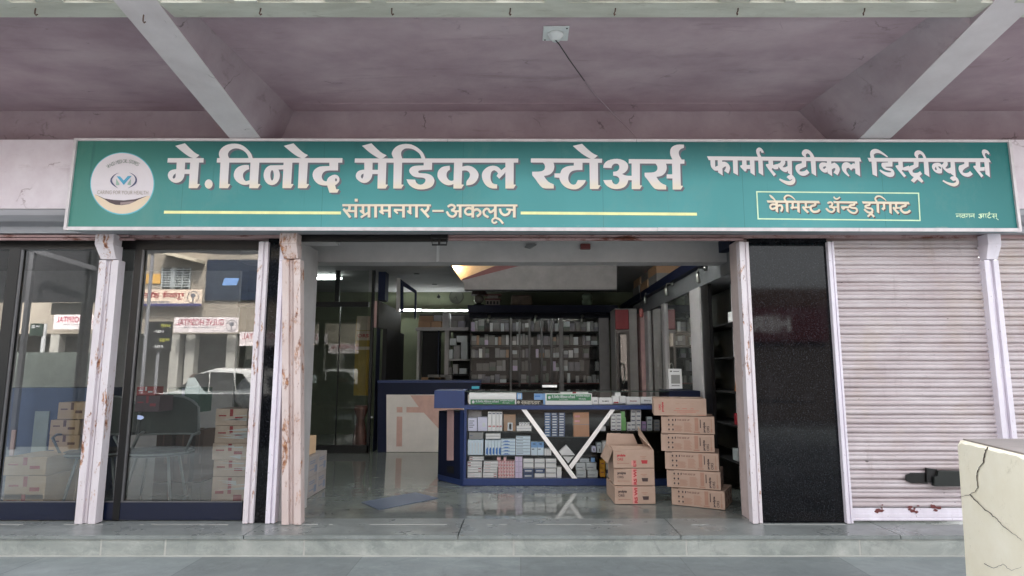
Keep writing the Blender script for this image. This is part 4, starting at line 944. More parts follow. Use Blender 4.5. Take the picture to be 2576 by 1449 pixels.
for i in range(6): box5((906, 702 + i * 40, 1091, 741 + i * 40), 'ice', 'flat plain white carton in the tallest pile, middle shelf', 'flat plain cartons', prints=[(.06, .3, .5, .45, P_TXT), (.02, .88, .98, .94, P_TXT)])
for i in range(2): box5((1099 + i * 82, 775, 1179 + i * 82, 942), 'ice', 'pale blue and white carton pair left of the V, middle shelf', 'pale blue carton pair', prints=[(0, 0, 1, .42, CB['sky']), (.1, .5, .5, .58, P_TXT), (.3, .1, .7, .2, P_TXT)])
for i in range(3): box5((1268 + i * 30, 860, 1296 + i * 30, 944), 'white', 'narrow white carton beside the left arm of the V', 'narrow white cartons by the V', y=YF + .03)
G = 'cartons right of the V on the middle shelf'
box5((1868, 832, 1922, 905), 'lilac', 'small lilac carton with a black mark, right of the V', G, prints=[(.4, .3, .65, .75, P_BLK)])
box5((1927, 785, 1992, 845), 'silver', 'silver carton on top of another right of the V', G, prints=[(.2, .4, .8, .6, P_TXT)])
box5((1935, 846, 1992, 910), 'silver', 'silver carton under another right of the V', G, prints=[(.5, .2, .7, .8, P_BLK)])
for i in range(3): box5((2003, 770 + i * 53, 2080, 822 + i * 53), 'white', 'white carton in a pile of three behind the open box', 'pile of three white cartons', prints=[(.2, .45, .75, .6, P_BLK)])
box5((2115, 668, 2180, 697), 'white', 'flat white carton under the top shelf right of V', G); box5((2183, 668, 2245, 697), 'white', 'flat white carton next to its twin under the top shelf', G)
# bottom shelf
G = 'flat white cartons with red marks on the bottom shelf'
for x0, x1, ys, mk in ((315, 498, (955, 983), .0), (292, 475, (1020, 1056), .0), (292, 474, (1095, 1128), .72), (292, 474, (1165, 1196), 2), (497, 680, (1020, 1058), 2), (492, 672, (1096, 1129), 2), (485, 670, (1166, 1197), .72)):
    for yy in ys:
        h = ys[1] - ys[0]; pr_ = [(.02, .9, .98, .96, P_TXT)] + ([(mk + .03, .35, mk + .23, .65, P_RED)] if mk < 1 else [(.1, .4, .5, .5, P_PK)])
        box5((x0, yy, x1, yy + h - 1), 'white', 'flat white carton with small red mark piled low at counter left', G, prints=pr_)
for c_ in range(6):
    for r_ in range(5):
        box5((681 + c_ * 35, 1014 + r_ * 42.8, 715 + c_ * 35, 1056 + r_ * 42.8), 'pink', 'small pink and white carton in the pink block, bottom shelf', 'block of small pink cartons', prints=[(.1, .1, .5, .5, P_PK), (.5, .55, .9, .8, P_WH)])
box5((665, 968, 713, 1012), 'pink', 'small pink carton lying at left on the pink block', 'block of small pink cartons'); box5((750, 968, 785, 1012), 'pink', 'small pink carton standing at centre of the pink block', 'block of small pink cartons')
for y0, y1 in ((957, 1020), (1022, 1089), (1091, 1160), (1162, 1236)): box5((895, y0, 990, y1), 'mauve', 'square lilac carton in the column right of the pink block', 'lilac carton column', prints=[(.5, .1, .53, .9, P_TXT)])
for i, (x0, x1) in enumerate(((1000, 1131), (1143, 1273), (1285, 1419))):
    for j, (y0, y1) in enumerate(((985, 1046), (1049, 1109), (1112, 1171), (1175, 1236))):
        bl_ = (j >= 2 and i == 0) or (j == 2 and i == 1)
        box5((x0, y0, x1, y1), 'navy' if bl_ else 'white', ('slate blue carton with white lettering, bottom shelf beside white ones' if bl_ else 'white tray shaped carton in the block left of the V foot'), 'slate blue cartons' if bl_ else 'white tray cartons', prints=[(.15, .35, .8, .6, P_WH)] if bl_ else [(.05, .75, .95, .85, P_TXT)])
box5((1426, 1092, 1486, 1236), 'white', 'tall white carton standing at the foot of the V', 'cartons by the V foot', prints=[(.05, .85, .95, .97, P_WH)])
o = solo(MB().slab([r5(1545, 812, YF + .05), r5(1653, 938, YF + .05), r5(1570, 1045, YF + .05), r5(1452, 895, YF + .05)], YF + .05, YF + .10), 'medicine_box', CB['white'], 'white carton tipped on its corner between the arms of the V', 'medicine box')
G = 'silvery bundles on the bottom shelf'
for c_ in ((1715, 985, 1835, 1032), (1665, 1037, 1790, 1130), (1800, 1037, 1928, 1130), (1674, 1133, 1797, 1225), (1815, 1133, 1945, 1225)):
    box5(c_, 'silver', 'silvery plastic wrapped carton bundle right of the V foot', G, prints=[(.05, .3, .95, .36, P_WH), (.1, .6, .7, .68, P_TXT), (.0, .0, .3, .15, P_WH)])
box5((1860, 975, 1910, 1032), 'sky', 'small sky blue carton on silvery bundles right of V foot', G)
for i in range(2): box5((1974 - i * 2, 1000 + i * 110, 2040, 1108 + i * 110), 'orange', 'bright orange carton on the bottom shelf near the open box', 'orange cartons', prints=[(.2, .4, .7, .5, P_RED)])
box5((2048, 1048, 2092, 1125), 'white', 'white carton between the orange ones and open box', 'cartons by the open box'); box5((2052, 1127, 2095, 1172), 'navy', 'dark blue carton between orange cartons and open box', 'cartons by the open box'); box5((2055, 1175, 2095, 1222), 'white', 'lowest white carton next to the orange cartons', 'cartons by the open box')
# in the glass case on top
G = 'things in the glass case on the counter'
YT = YF + .03
def labelled(c, gl, label, full):
    t = thing('label_box', (*[(r5(c[0], c[3], YT)[0] + r5(c[2], c[3], YT)[0]) / 2], YT, r5(c[0], c[3], YT)[1]), label, 'long box', G)
    x0, z1 = r5(c[0], c[1], YT); x1, z0 = r5(c[2], c[3], YT); MB().box(x0, x1, YT, YT + .13, z0, z1).build('carton_body', CB['white'], t)
    gx0, gz1 = r5(gl[0], gl[1], YT); gx1, gz0 = r5(gl[2], gl[3], YT); MB().box(gx0, gx1, YT - .002, YT - .0001, gz0, gz1).build('green_label', P_GREEN, t)
    # the same lettering as the big signboard, small
    def mini(src, u0, u1, v0, v1, m):
        xs = [v.co.x for o in src for v in o.data.vertices]; zs = [v.co.z for o in src for v in o.data.vertices]
        ax, bx, az, bz = min(xs), max(xs), min(zs), max(zs); mb = MB()
        X0, X1 = gx0 + (gx1 - gx0) * u0, gx0 + (gx1 - gx0) * u1; Z0, Z1 = gz1 - (gz1 - gz0) * v1, gz1 - (gz1 - gz0) * v0
        for o in src:
            n = len(mb.v); mb.v += [(X0 + (v.co.x - ax) / (bx - ax) * (X1 - X0), YT - .003, Z0 + (v.co.z - az) / (bz - az) * (Z1 - Z0)) for v in o.data.vertices]
            mb.f += [tuple(n + i for i in p.vertices) for p in o.data.polygons]
        mb.build('label_lettering', m, t)
    mini(LT[:3], .11, .64, .08, .66, P_WH); mini(LT[3:], .66, .97, .06, .46, P_WH); mini([o for o in sg.children if o.name == 'lettering_chemist'], .72, .88, .56, .88, P_WH)
    mini([o for o in sg.children if o.name == 'lettering_town'], .28, .48, .72, .92, P_WH)
    MB().slab([(gx0 + (gx1 - gx0) * .06 + .016 * math.cos(k), (gz0 + gz1) / 2 + .018 * math.sin(k)) for k in [i * .524 for i in range(12)]], YT - .003, YT - .0021).build('label_disc', P_WH, t)
labelled((315, 150, 910, 297), (332, 235, 893, 297), 'long white box with green label low on it, left in counter case', 1)
labelled((1280, 160, 1872, 302), (1297, 170, 1860, 250), 'long white box with green label high on it, middle of counter case', 1)
box5((917, 152, 987, 234), 'sky', 'small bright blue box beside the long white box in the case', G, prints=[(.3, .2, .5, .9, P_WH), (.6, .1, .75, .8, P_WH)], y=YF + .06)
box5((1137, 162, 1250, 240), 'sky', 'bright blue box above the black welcome plate in the case', G, prints=[(.1, .3, .7, .5, P_BLUE)], y=YF + .07)
box5((1252, 160, 1279, 300), 'sky', 'narrow blue box end left of the middle long white box', G, y=YF + .05)
t = box5((915, 243, 1225, 300), 'black', 'black plate with cream Devanagari welcome word in counter case', G, 'name plate', 'name_plate', y=YF + .02, d=.03, prints=[])
# welcome word, brush strokes
C5p = (1750, 1500, .31056); kk = []
def A5(pts, w=8): kk.extend(stroke(pts, w))
kk.append([(975, 250), (1215, 256), (1215, 263), (975, 257)]); kk.append(ell(938, 270, 18, 20, 14))
A5([(990, 258), (988, 272), (978, 278)]); A5([(972, 268), (996, 296)]); A5([(985, 276), (1008, 276)], 7); A5([(1010, 256), (1010, 298)], 9); A5([(1010, 298), (1016, 304), (1000, 304)], 5)
A5([(1030, 258), (1028, 272), (1020, 276)]); A5([(1016, 268), (1036, 294)]); A5([(1030, 278), (1044, 276)], 7); A5([(1064, 272), (1048, 272), (1046, 286), (1064, 288)]); A5([(1066, 258), (1066, 298)], 9); A5([(1082, 258), (1082, 298)], 9)
A5([(1100, 258), (1100, 282), (1092, 280)]); A5([(1116, 258), (1116, 298)], 9); A5([(1150, 274), (1134, 276), (1130, 288), (1140, 294)]); A5([(1152, 258), (1152, 298)], 9)
A5([(1172, 258), (1172, 288), (1164, 284)]); A5([(1166, 280), (1192, 278)], 7); A5([(1194, 258), (1194, 298)], 9)
V_, F_ = union(kk); mb = MB()
for v in V_: x_, z_ = r5(v.x, v.y, YF + .018); mb.v.append((x_, YF + .018, z_))
mb.f = [tuple(f) for f in F_]; mb.build('welcome_lettering', simple('plate_lettering_cream', (.78, .76, .70), .5), t)
for (a, b) in ((1472, 1625), (1672, 1825)): box5((a, 138, b, 163), 'white', 'flat white box lying on the middle long white box', 'flat white boxes in the case', y=YF + .06)
box5((1627, 140, 1670, 163), 'red', 'small dark red box between two flat white boxes', G, y=YF + .07)
def named(c, word, m, label, conv=r5, col='white', dot=False):
    t = box5(c, col, label, G, conv=conv, prints=[(.03, .9, .97, .94, P_TXT)], y=YF + .03)
    x0, z1 = conv(c[0], c[1], YF + .03); x1, z0 = conv(c[2], c[3], YF + .03); w_ = x1 - x0; h_ = z1 - z0
    if word: mb = MB(); add_text(mb, word, (x0 + w_ * .25, YF + .0285, z0 + h_ * .38), w_ * .5, h_ * .22, bold=.02); mb.build('print_word', m, t)
    return t
named((1874, 208, 1952, 298), '28', P_TXT, 'white box marked 28 in the glass case, right of green label')
named((1956, 213, 2130, 298), 'SUMO', P_BLK, 'white box with heavy black word in the counter glass case')
named((150, 145, 214, 215), '', P_RED, 'white box with dark red bar at its bottom in the case', r6); box5((160, 198, 206, 212), 'red', 'dark red strip pack leaning in front of white box', G, conv=r6, y=YF + .024, d=.004)
named((216, 145, 278, 215), '', P_RED, 'plain white box right of the red bar one in the case', r6)
named((281, 153, 414, 225), 'Sinarest', P_RED, 'white box with dark red word, first of three matching boxes', r6)
named((417, 153, 549, 218), 'Sinarest', P_BLK, 'white box with black word, second of three matching boxes', r6)
named((551, 153, 682, 214), 'Sinarest', P_BLK, 'white box with black word, last of three next to blue block', r6)
box5((172, 110, 228, 143), 'white', 'small white box standing on the row in counter case', G, conv=r6, y=YF + .07)
# on the counter top
a, b = F(1683, 978, YF + .12), F(1715, 928, YF + .12)
t = thing('payment_stand', ((a[0] + b[0]) / 2, YF + .12, a[1]), 'white payment card stand with a plain grey panel on the counter', 'payment stand')
MB().slab([(a[0] + .004, a[1]), (b[0], a[1] + .002), (b[0] - .004, b[1]), (a[0], b[1] + .002)], YF + .12, YF + .135).build('stand_card', M_WHITE, t)
w_ = b[0] - a[0]; h_ = b[1] - a[1]
MB().box(a[0] + w_ * .18, a[0] + w_ * .84, YF + .118, YF + .1199, a[1] + h_ * .26, a[1] + h_ * .70).build('grey_panel', simple('card_grey', (.55, .55, .54), .6), t)
mb = MB(); mb.box(a[0] + w_ * .35, a[0] + w_ * .80, YF + .1185, YF + .1199, a[1] + h_ * .86, a[1] + h_ * .89); mb.box(a[0] + w_ * .2, a[0] + w_ * .8, YF + .1185, YF + .1199, a[1] + h_ * .14, a[1] + h_ * .17); mb.box(a[0] + w_ * .12, a[0] + w_ * .26, YF + .1185, YF + .1199, a[1] + h_ * .85, a[1] + h_ * .91)
mb.build('print', P_BLK, t)
box5((1240, 52, 1428, 82), 'white', 'small flat white box lying on the glass counter top', None, 'box', 'flat_box', y=YF + .30, d=.08)
box5((345, 68, 440, 100), 'cyan', 'small turquoise pouch lying on the left of counter top', None, 'pouch', 'pouch', y=YF + .3, d=.06)

# ------------------------------------------------------------------ big shipping cartons
q = N('carton_board'); base = q.mix(q.ramp(q.noise(3, 5), .3, .7), lin((.64, .545, .485)), lin((.71, .615, .555)))
wvn = q.ramp(q.noise(60, 2, .5, (.15, .15, 1)), .3, .7); base = q.mix(q.math('MULTIPLY', wvn, .12), base, lin((.60, .48, .40))); q.col(base); q.bump(q.noise(5, 3), .12, .01); M_CTN = q.fin(.75, 0, .2)
M_CTND = simple('carton_inside', (.50, .39, .31), .8)
P_CB = simple('carton_print_brown', (.45, .33, .29), .7); P_CK = simple('carton_print_black', (.26, .20, .20), .7); P_CR = simple('carton_print_red', (.66, .20, .22), .7); P_CT = simple('carton_print_tan', (.62, .47, .40), .7)
CW, CDp, CH = .50, .40, .168
def tx_on(mb, s, u, v, w, h, L, H, face='front', rot=0, bold=.03):
    """lettering on a face, u,v fractions from lower left, local carton coordinates (front at y=-D/2)"""
    if face == 'front': O = Vector((-L / 2 + u * L, -.0015, v * H)); ux, uz = Vector((1, 0, 0)), Vector((0, 0, 1))
    if rot: add_text(mb, s, O, w, h, uz, -ux, bold)
    else: add_text(mb, s, O, w, h, ux, uz, bold)
def carton_long(red, rz, loc, label, group):
    """front is the long side; local origin at front bottom centre"""
    t = thing('shipping_carton', (0, 0, 0), label, 'carton', group); L, D, H = CW, CDp, CH
    b = MB().box(-L / 2, L / 2, 0, D, .001, H - .002); b.build('carton_body', M_CTN, t, bevel=.004)
    f = MB().box(-L / 2 + .004, L / 2 - .004, D * .49, D * .51, H - .0015, H - .0005); f.build('flap_seam', M_CTND, t)
    def R_(mb, u0, v0, u1, v1): mb.box(-L / 2 + u0 * L, -L / 2 + u1 * L, -.0012, -.0001, v0 * H, v1 * H)
    k = MB(); g = MB(); n = MB()
    if red:
        tx_on(k, 'prolyte', .20, .22, .095, .026, L, H, rot=1, bold=.05); tx_on(k, 'ORS', .135, .32, .055, .020, L, H, rot=1)
        for u, w_ in ((.42, .07), (.54, .09), (.70, .06)): R_(g, u, .68, u + w_, .70); R_(n, u, .40, u + w_, .43)
        R_(n, .38, .28, .86, .31); R_(n, .44, .20, .80, .23); R_(n, .5, .1, .62, .12); R_(n, .84, .04, .98, .06)
        k.build('print_brand', P_CR, t); g.build('print_lines', P_CT, t); n.build('print_text', simple('carton_print_rose', (.70, .42, .36), .7), t)
    else:
        R_(k, .03, .93, .14, .96)
        for i in range(3):
            for j in range(2):
                u = .125 + j * .075; v = .68 - i * .27
                k.slab([(-L / 2 + (u + .02 + .018 * math.cos(a_ + i)) * L, (v + .09 + .07 * math.sin(a_ + i)) * H) for a_ in (0, 1.3, 2.4, 3.6, 5.0)], -.0012, -.0001)
                R_(n, u - .01, v - .03, u + .055, v - .01)
        k.slab([(-L / 2 + .265 * L, .70 * H), (-L / 2 + .285 * L, .74 * H), (-L / 2 + .285 * L, .83 * H), (-L / 2 + .275 * L, .85 * H), (-L / 2 + .262 * L, .80 * H)], -.0012, -.0001)
        tx_on(g, 'THIS SIDE UP', .30, .73, .24 * L, .10 * H, L, H)
        for r_ in range(7): R_(n, .245, .12 + r_ * .052, .245 + .13 + (r_ % 3) * .012, .145 + r_ * .052)
        for r_ in range(9): R_(n, .43, .12 + r_ * .06, .43 + .15 - (r_ % 3) * .014, .15 + r_ * .06)
        R_(n, .63, .17, .70, .92); R_(n, .61, .06, .72, .14); R_(k, .728, .35, .745, .82)
        tx_on(k, 'prolyte', .835, .10, .098, .026, L, H, rot=1, bold=.06); tx_on(k, 'ORS', .90, .10, .062, .024, L, H, rot=1, bold=.02)
        R_(n, .935, .10, .945, .85); R_(n, .925, .1, .955, .3)
        k.build('print_brand', P_CK, t); g.build('print_words', P_CB, t); n.build('print_lines', P_CT, t)
    s = MB()                                          # printed end seen past the corner
    for i in range(2):
        for j in range(3): s.box(L / 2 + .0001, L / 2 + .0012, .06 + j * .12, .10 + j * .12, H * (.15 + i * .45), H * (.38 + i * .45))
    s.build('print_end', P_CB, t)
    t.location = loc; t.rotation_euler = (0, 0, rz); return t
def carton_short(red, loc, rz, label, group, open_=False):
    t = thing('shipping_carton', (0, 0, 0), label, 'carton', group); L, D, H = CDp, CW, CH
    if open_:
        b = MB(); th = .006
        b.box(-L / 2, L / 2, 0, th, .001, H); b.box(-L / 2, L / 2, D - th, D, .001, H); b.box(-L / 2, -L / 2 + th, th, D - th, .001, H); b.box(L / 2 - th, L / 2, th, D - th, .001, H); b.box(-L / 2 + th, L / 2 - th, th, D - th, .001, .012)
        b.build('carton_body', M_CTN, t)
        def flap(pts, th_=.004):
            c = [Vector(p) for p in pts]; n = (c[1] - c[0]).cross(c[3] - c[0]).normalized() * th_; m = MB(); m.hexa([tuple(v) for v in c] + [tuple(v + n) for v in c]); m.build('flap', M_CTN, t)
        flap([(-L / 2, .004, H), (L / 2, .004, H), (L / 2 - .01, .19, H + .012), (-L / 2 + .008, .20, H + .018)])
        flap([(-L / 2, D, H + .001), (L / 2 - .06, D, H + .001), (L / 2 - .10, D + .02, H + .105), (-L / 2 + .02, D + .02, H + .115)])
        flap([(L / 2 - .004, .02, H + .002), (L / 2 - .004, D - .02, H + .002), (L / 2 - .06, D - .04, H + .19), (L / 2 - .11, .18, H + .13)])
        flap([(-L / 2 - .001, .02, H), (-L / 2 - .001, D - .02, H), (-L / 2 - .06, D - .05, H - .12), (-L / 2 - .055, .03, H - .13)])
    else:
        MB().box(-L / 2, L / 2, 0, D, .001, H - .002).build('carton_body', M_CTN, t, bevel=.004)
    k = MB(); n = MB(); r = MB()
    def R_(mb, u0, v0, u1, v1): mb.box(-L / 2 + u0 * L, -L / 2 + u1 * L, -.0012, -.0001, v0 * H, v1 * H)
    tx_on(k, 'prolyte', .09, .60, .21 * L, .20 * H, L, H, bold=.06); tx_on(k, 'ORS', .09, .42, .15 * L, .14 * H, L, H, bold=.02)
    for u, v, w_ in ((.09, .24, .3), (.66, .62, .15), (.70, .54, .08)): R_(n, u, v, u + w_, v + .04)
    R_(n, .09, .22, .13, .30); R_(n, .04, .93, .20, .96)
    k.slab([(-L / 2 + .68 * L, .44 * H), (-L / 2 + .84 * L, .44 * H), (-L / 2 + .83 * L, .24 * H), (-L / 2 + .70 * L, .24 * H)], -.0012, -.0001)
    k.build('print_brand', P_CR if red else P_CK, t); n.build('print_lines', P_CT, t)
    R_(r, .44, .02, .56, .50) if red else R_(r, .43, .3, .55, .98)
    tp = MB().box(-L / 2 + .44 * L, -L / 2 + .56 * L, -.0014, -.0002, .01 * H if not open_ else .02, H * (.42 if red else .99)); tp.build('tape', simple('tape_print_pale', (.78, .55, .52), .4), t)
    z_ = MB(); add_text(z_, 'RS WI', (-L / 2 + .45 * L, -.002, .06 * H), H * (.36 if red else .85), .10 * L * .8, (0, 0, 1), (-1, 0, 0), .05)
    for v in range(len(z_.v)): z_.v[v] = (z_.v[v][0] + .045, z_.v[v][1], z_.v[v][2])
    z_.build('tape_lettering', P_CR, t)
    t.location = loc; t.rotation_euler = (0, 0, rz); return t
def c6(a, b): return (2350 + a * .41401) / 1.5653, (1500 + b * .41401) / 1.5653
BT = [((700, 1165), (1195, 1232)), ((655, 1007), (1158, 1042)), ((638, 842), (1142, 868)), ((600, 680), (1103, 694)), ((607, 520), (1100, 523)), ((532, 362), (1027, 368))]
names = ['printed brown carton at the bottom of the tall right stack', 'printed brown carton second from bottom in the right stack', 'printed brown carton third from bottom in the right stack', 'printed brown carton fourth from bottom in the right stack', 'printed brown carton just under the red printed top one', 'brown carton with red print, topmost of the tall right stack']
first = None; z = 0.0
for i, ((l, r_)) in enumerate(BT):
    A_ = Wz(*c6(*l[:2] if False else l), z) if z < 1.2 else None
    Bc = Wz(*c6(*r_), z)
    d = Vector((Bc.x - A_.x, Bc.y - A_.y)); ang = math.atan2(d.y, d.x)
    ang = max(min(ang, R(-14)), R(-33)) if i < 5 else R(-10)
    # keep the near right corner where it stands
    mid = (Vector((A_.x, A_.y)) + Vector((Bc.x, Bc.y))) / 2 if i in (0,) else None
    cx_ = (Wz(*c6(*l), z).x + Bc.x) / 2
    yy = .60 + rnd.uniform(-.012, .012)
    cx_ = (W(*c6(*l), yy).x + W(*c6(*r_), yy).x) / 2 + .015
    carton_long(i == 5, ang if i else R(-28), (cx_, yy, z + .001), names[i], 'shipping cartons stacked beside the counter'); z += CH + .003
SB = [((188, 1168), (556, 1172), 'black printed carton at the bottom of the left stack'), ((172, 988), (540, 992), 'black printed carton in the middle of the left stack'), ((174, 828), (535, 830), 'open carton with raised flaps on top of the left stack')]
z = 0
for i, (l, r_, lb) in enumerate(SB):
    yy = .73; a_ = W(*c6(*l), yy); b_ = W(*c6(*r_), yy)
    carton_short(i == 2, ((a_.x + b_.x) / 2 + (-.006, .004, -.002)[i], yy + (.0, .012, -.004)[i], z + .001), R((1.2, -1.5, .6)[i]), lb, 'short end cartons in the left stack', open_=(i == 2)); z += CH + .004
# grey printed cartons behind the left jamb
def plain_carton(x0, x1, y0, y1, z0, z1, m, label, group, prints=True, rz=0):
    t = thing('shipping_carton', ((x0 + x1) / 2, (y0 + y1) / 2, z0), label, 'carton', group)
    MB().box(x0 + .002, x1 - .002, y0 + .002, y1 - .002, z0 + .001, z1 - .001).build('carton_body', m, t, bevel=.004)
    k = MB(); xx, yy, h, w_ = x1 - x0, y1 - y0, z1 - z0, 1
    if prints:
        for v in (.62, .72, .3):
            k.box(x1 - .0019, x1 - .0002, y0 + yy * .12, y0 + yy * (.5 + v * .3), z0 + h * v, z0 + h * (v + .05))
            k.box(x0 + xx * .12, x0 + xx * (.4 + v * .3), y0 + .0002, y0 + .0019, z0 + h * v, z0 + h * (v + .05))
        k.box(x0 + xx * .62, x0 + xx * .86, y0 + .0002, y0 + .0019, z0 + h * .18, z0 + h * .45); k.box(x1 - .0019, x1 - .0002, y0 + yy * .62, y0 + yy * .88, z0 + h * .15, z0 + h * .5)
        k.build('print', P_CT if m is M_CTN else P_TXT, t)
    if rz: t.rotation_euler[2] = rz
    return t
M_CTG = simple('grey_white_carton', (.60, .57, .56), .7, var=.08); M_CTT = simple('tan_carton', (.78, .66, .53), .75, var=.05)
xx = -2.17; GL = 'grey white cartons behind left jamb'
for j, (y0, y1) in enumerate(((.98, 1.27), (1.275, 1.56))):
    for k in range(2): plain_carton(xx - .36 + rnd.uniform(-.01, .0), xx, y0, y1, k * .205, k * .205 + .204, M_CTG, ('grey white printed carton low behind the left jamb' if k == 0 else 'grey white printed carton upper behind the left jamb') + (', nearer' if j == 0 else ', farther'), GL)
plain_carton(xx - .34, xx - .05, .98, 1.33, .411, .60, M_CTT, 'plain tan carton on top of the grey cartons behind left jamb', GL, False)

# ------------------------------------------------------------------ desk, booth, glass partition on the left
YD = 4.5
dk = thing('reception_desk', (W(1035, 1137, YD).x, YD, 0), 'reception desk with beige panel and pink geometric inlay in navy frame', 'desk')
def D(px, py, y=YD): v = W(px, py, y); return v.x, v.z
def psl(pts, y0, y1, name, m, par, yy=YD): return MB().slab([D(a, b, yy) for a, b in pts], y0, y1).build(name, m, par)
psl([(972, 993), (1100, 993), (1200, 993), (1200, 1137), (972, 1137)], YD, YD + .03, 'beige_panel', M_BEIGE, dk)
def rr4(a, b): return (1150 + a * .44856) / 1.5653, (1450 + b * .44856) / 1.5653
psl([rr4(1038, 238), rr4(1500, 238), rr4(1500, 760), rr4(1158, 390), rr4(1005, 388), rr4(1005, 340), rr4(1112, 340)], YD - .006, YD - .0005, 'pink_inlay', simple('pink_inlay_laminate', (.78, .63, .58), .5), dk)
psl([rr4(920, 340), rr4(970, 340), rr4(970, 388), rr4(920, 388)], YD - .006, YD - .0005, 'pink_inlay', MATS['pink_inlay_laminate'], dk)
psl([rr4(920, 424), rr4(968, 424), rr4(965, 686), rr4(915, 686)], YD - .006, YD - .0005, 'pink_inlay', MATS['pink_inlay_laminate'], dk)
psl([(950, 963), (1210, 963), (1210, 992), (972, 992), (972, 1138), (950, 1138)], YD - .01, YD + .03, 'navy_frame', M_BLUED, dk)
MB().box(D(950, 963)[0], D(1210, 963)[0], YD - .03, YD + .6, D(950, 963)[1] + .001, D(950, 963)[1] + .04).build('desk_top', M_BLUE, dk)
YP = 4.42
pt = thing('glass_partition', (W(860, 1140, YP).x, YP, 0), 'black framed glass door partition beside the tall navy column', 'partition')
def PB(x0, y0, x1, y1, name, m, ya=-.03, yb=.03, par=None, Y=YP):
    a, b = D(x0, y1, Y), D(x1, y0, Y); return MB().box(a[0], b[0], Y + ya, Y + yb, a[1], b[1]).build(name, m, par or pt)
f = MB()
for x0, y0, x1, y1 in ((600, 655, 938, 673), (600, 760, 928.5, 772), (843, 673.5, 857, 759.5), (843, 772.5, 857, 1119), (929, 673.5, 938, 1140), (600, 1119.5, 928.5, 1140), (700, 673.5, 712, 1119)):
    a, b = D(x0, y1, YP), D(x1, y0, YP); f.box(a[0], b[0], YP - .03, YP + .03, max(a[1], .002), b[1])
f.build('frame', M_BLACK, pt)
a, b = D(600, 1119, YP), D(929, 673, YP); MB().quad((a[0], YP, a[1]), (b[0], YP, a[1]), (b[0], YP, b[1]), (a[0], YP, b[1])).build('glass', glass('partition_glass', .02, (.70, .74, .72), 0, .02), pt)
solo(MB().box(-8.9, D(605, 700, YP)[0], YP - .02, YP + .05, .002, 2.915), 'room_divider', M_GREYW, 'grey painted dividing wall left of the glass partition', 'wall')
# tall navy column with beige fascia box going back
bc = thing('navy_column', (W(954, 1140, YD).x, YD, 0), 'tall navy column with pale beige fascia box between partition and desk', 'column')
a, b = D(938.5, 1140), D(971, 656)
MB().box(a[0], D(949.5, 800)[0], YD - .02, YD + .25, .002, 2.915).build('column_body', M_BLUED, bc)
MB().box(D(949.8, 800)[0], b[0], YD, YD + .25, D(950, 755)[1], 2.915).build('column_head', M_BLUED, bc)
fx0 = D(936, 800)[0]; fx1 = D(949.2, 800)[0]; fz0 = D(940, 824, YD - .04)[1]; fz1 = D(940, 757, YD - .04)[1]
MB().box(fx0, fx1, YD - .05, YD - .021, fz0, fz1).build('beige_end', M_PINK, bc)
MB().box(fx1 + .001, fx1 + .03, YD - .05, 6.3, fz0, fz1).build('fascia_side', simple('olive_brown_board', (.20, .19, .17), .7, spec=.2), bc)
MB().box(fx1 + .031, fx1 + .10, YD + .3, 6.3, 1.0, fz0 + .001).build('cabinet_side', M_DARK, bc)
PB(928.5, 1047, 939, 1051, 'white_clip', M_WHITE, -.06, -.035, bc, YD)
# yellow and cream paper poster pillar behind the glass, floral vase
Yq = 4.75
pp = thing('poster_column', (W(905, 990, Yq).x, Yq, 0), 'yellow column with cream paper posters behind the glass partition', 'column')
PB(889, 802, 931, 995, 'yellow_board', simple('mustard_board', (.62, .52, .20), .7), 0, .03, pp, Yq)
PB(897, 795, 932, 831, 'cream_paper', simple('cream_paper', (.80, .74, .66), .8), -.006, -.001, pp, Yq)
PB(896, 832.5, 931, 856, 'cream_paper', MATS['cream_paper'], -.006, -.001, pp, Yq); PB(894, 872, 930, 880, 'cream_paper', MATS['cream_paper'], -.006, -.001, pp, Yq)
a = D(899, 849, Yq - .008); mb = MB(); add_text(mb, 'ORS', (a[0], Yq - .009, a[1]), D(928, 840, Yq)[0] - a[0], .06, bold=.04); mb.build('red_print', P_CR, pp)
vs = D(903, 1118, 4.7)
solo(MB().lathe([(.10, .004), (.12, .10), (.10, .3), (.06, .5), (.12, .66), (.10, .72)], (vs[0], 4.75, 0), 18), 'floor_vase', simple('copper_vase', (.50, .34, .30), .35, .3, scale=10), 'copper toned fluted floor vase behind the glass partition', 'vase', smooth=True)
# tube light behind the partition (its glow in the glass)
def tube(px0, px1, py, Y, label, group=None, r=.014):
    a, b = W(px0, py, Y), W(px1, py, Y); t = thing('tube_light', ((a.x + b.x) / 2, Y, a.z), label, 'tube light', group)
    MB().box(a.x - .02, b.x + .02, Y + .016, Y + .05, a.z - .02, a.z + .02).build('batten', M_WHITE, t)
    MB().tube([(a.x, Y, a.z), (b.x, Y, b.z)], r).build('lamp', M_TUBE, t); return t
tube(780, 857, 700, 4.9, 'bright tube light glowing high behind the glass partition', r=.022)
tube(964, 1059, 780, 6.95, 'lit tube light on the back wall, left of the pair', 'tube lights on the green back wall')
tube(1066, 1178, 781, 6.95, 'lit tube light on the back wall nearest the medicine cabinet', 'tube lights on the green back wall')
tube(210, 268, 721, 5.2, 'lit tube light seen through the far left window', 'tube lights seen through the left window'); tube(288, 360, 722, 5.2, 'lit tube light partly hidden by the peeling double guide', 'tube lights seen through the left window')

for i, x_ in enumerate((-.9, .9)):  # unseen tube lamps, added to brighten the back of the shop
    t = thing('tube_light', (x_, 1.03, 2.72), ['added unseen fill tube behind the inner beam, left of the two', 'added unseen fill tube behind the inner beam, right of the two'][i], 'tube light')
    MB().box(x_ - .62, x_ + .62, .985, 1.01, 2.70, 2.74).build('batten', M_WHITE, t); MB().tube([(x_ - .6, 1.03, 2.72), (x_ + .6, 1.03, 2.72)], .014).build('lamp', emis('added_fill_tube', (.97, 1, .97), 20), t)
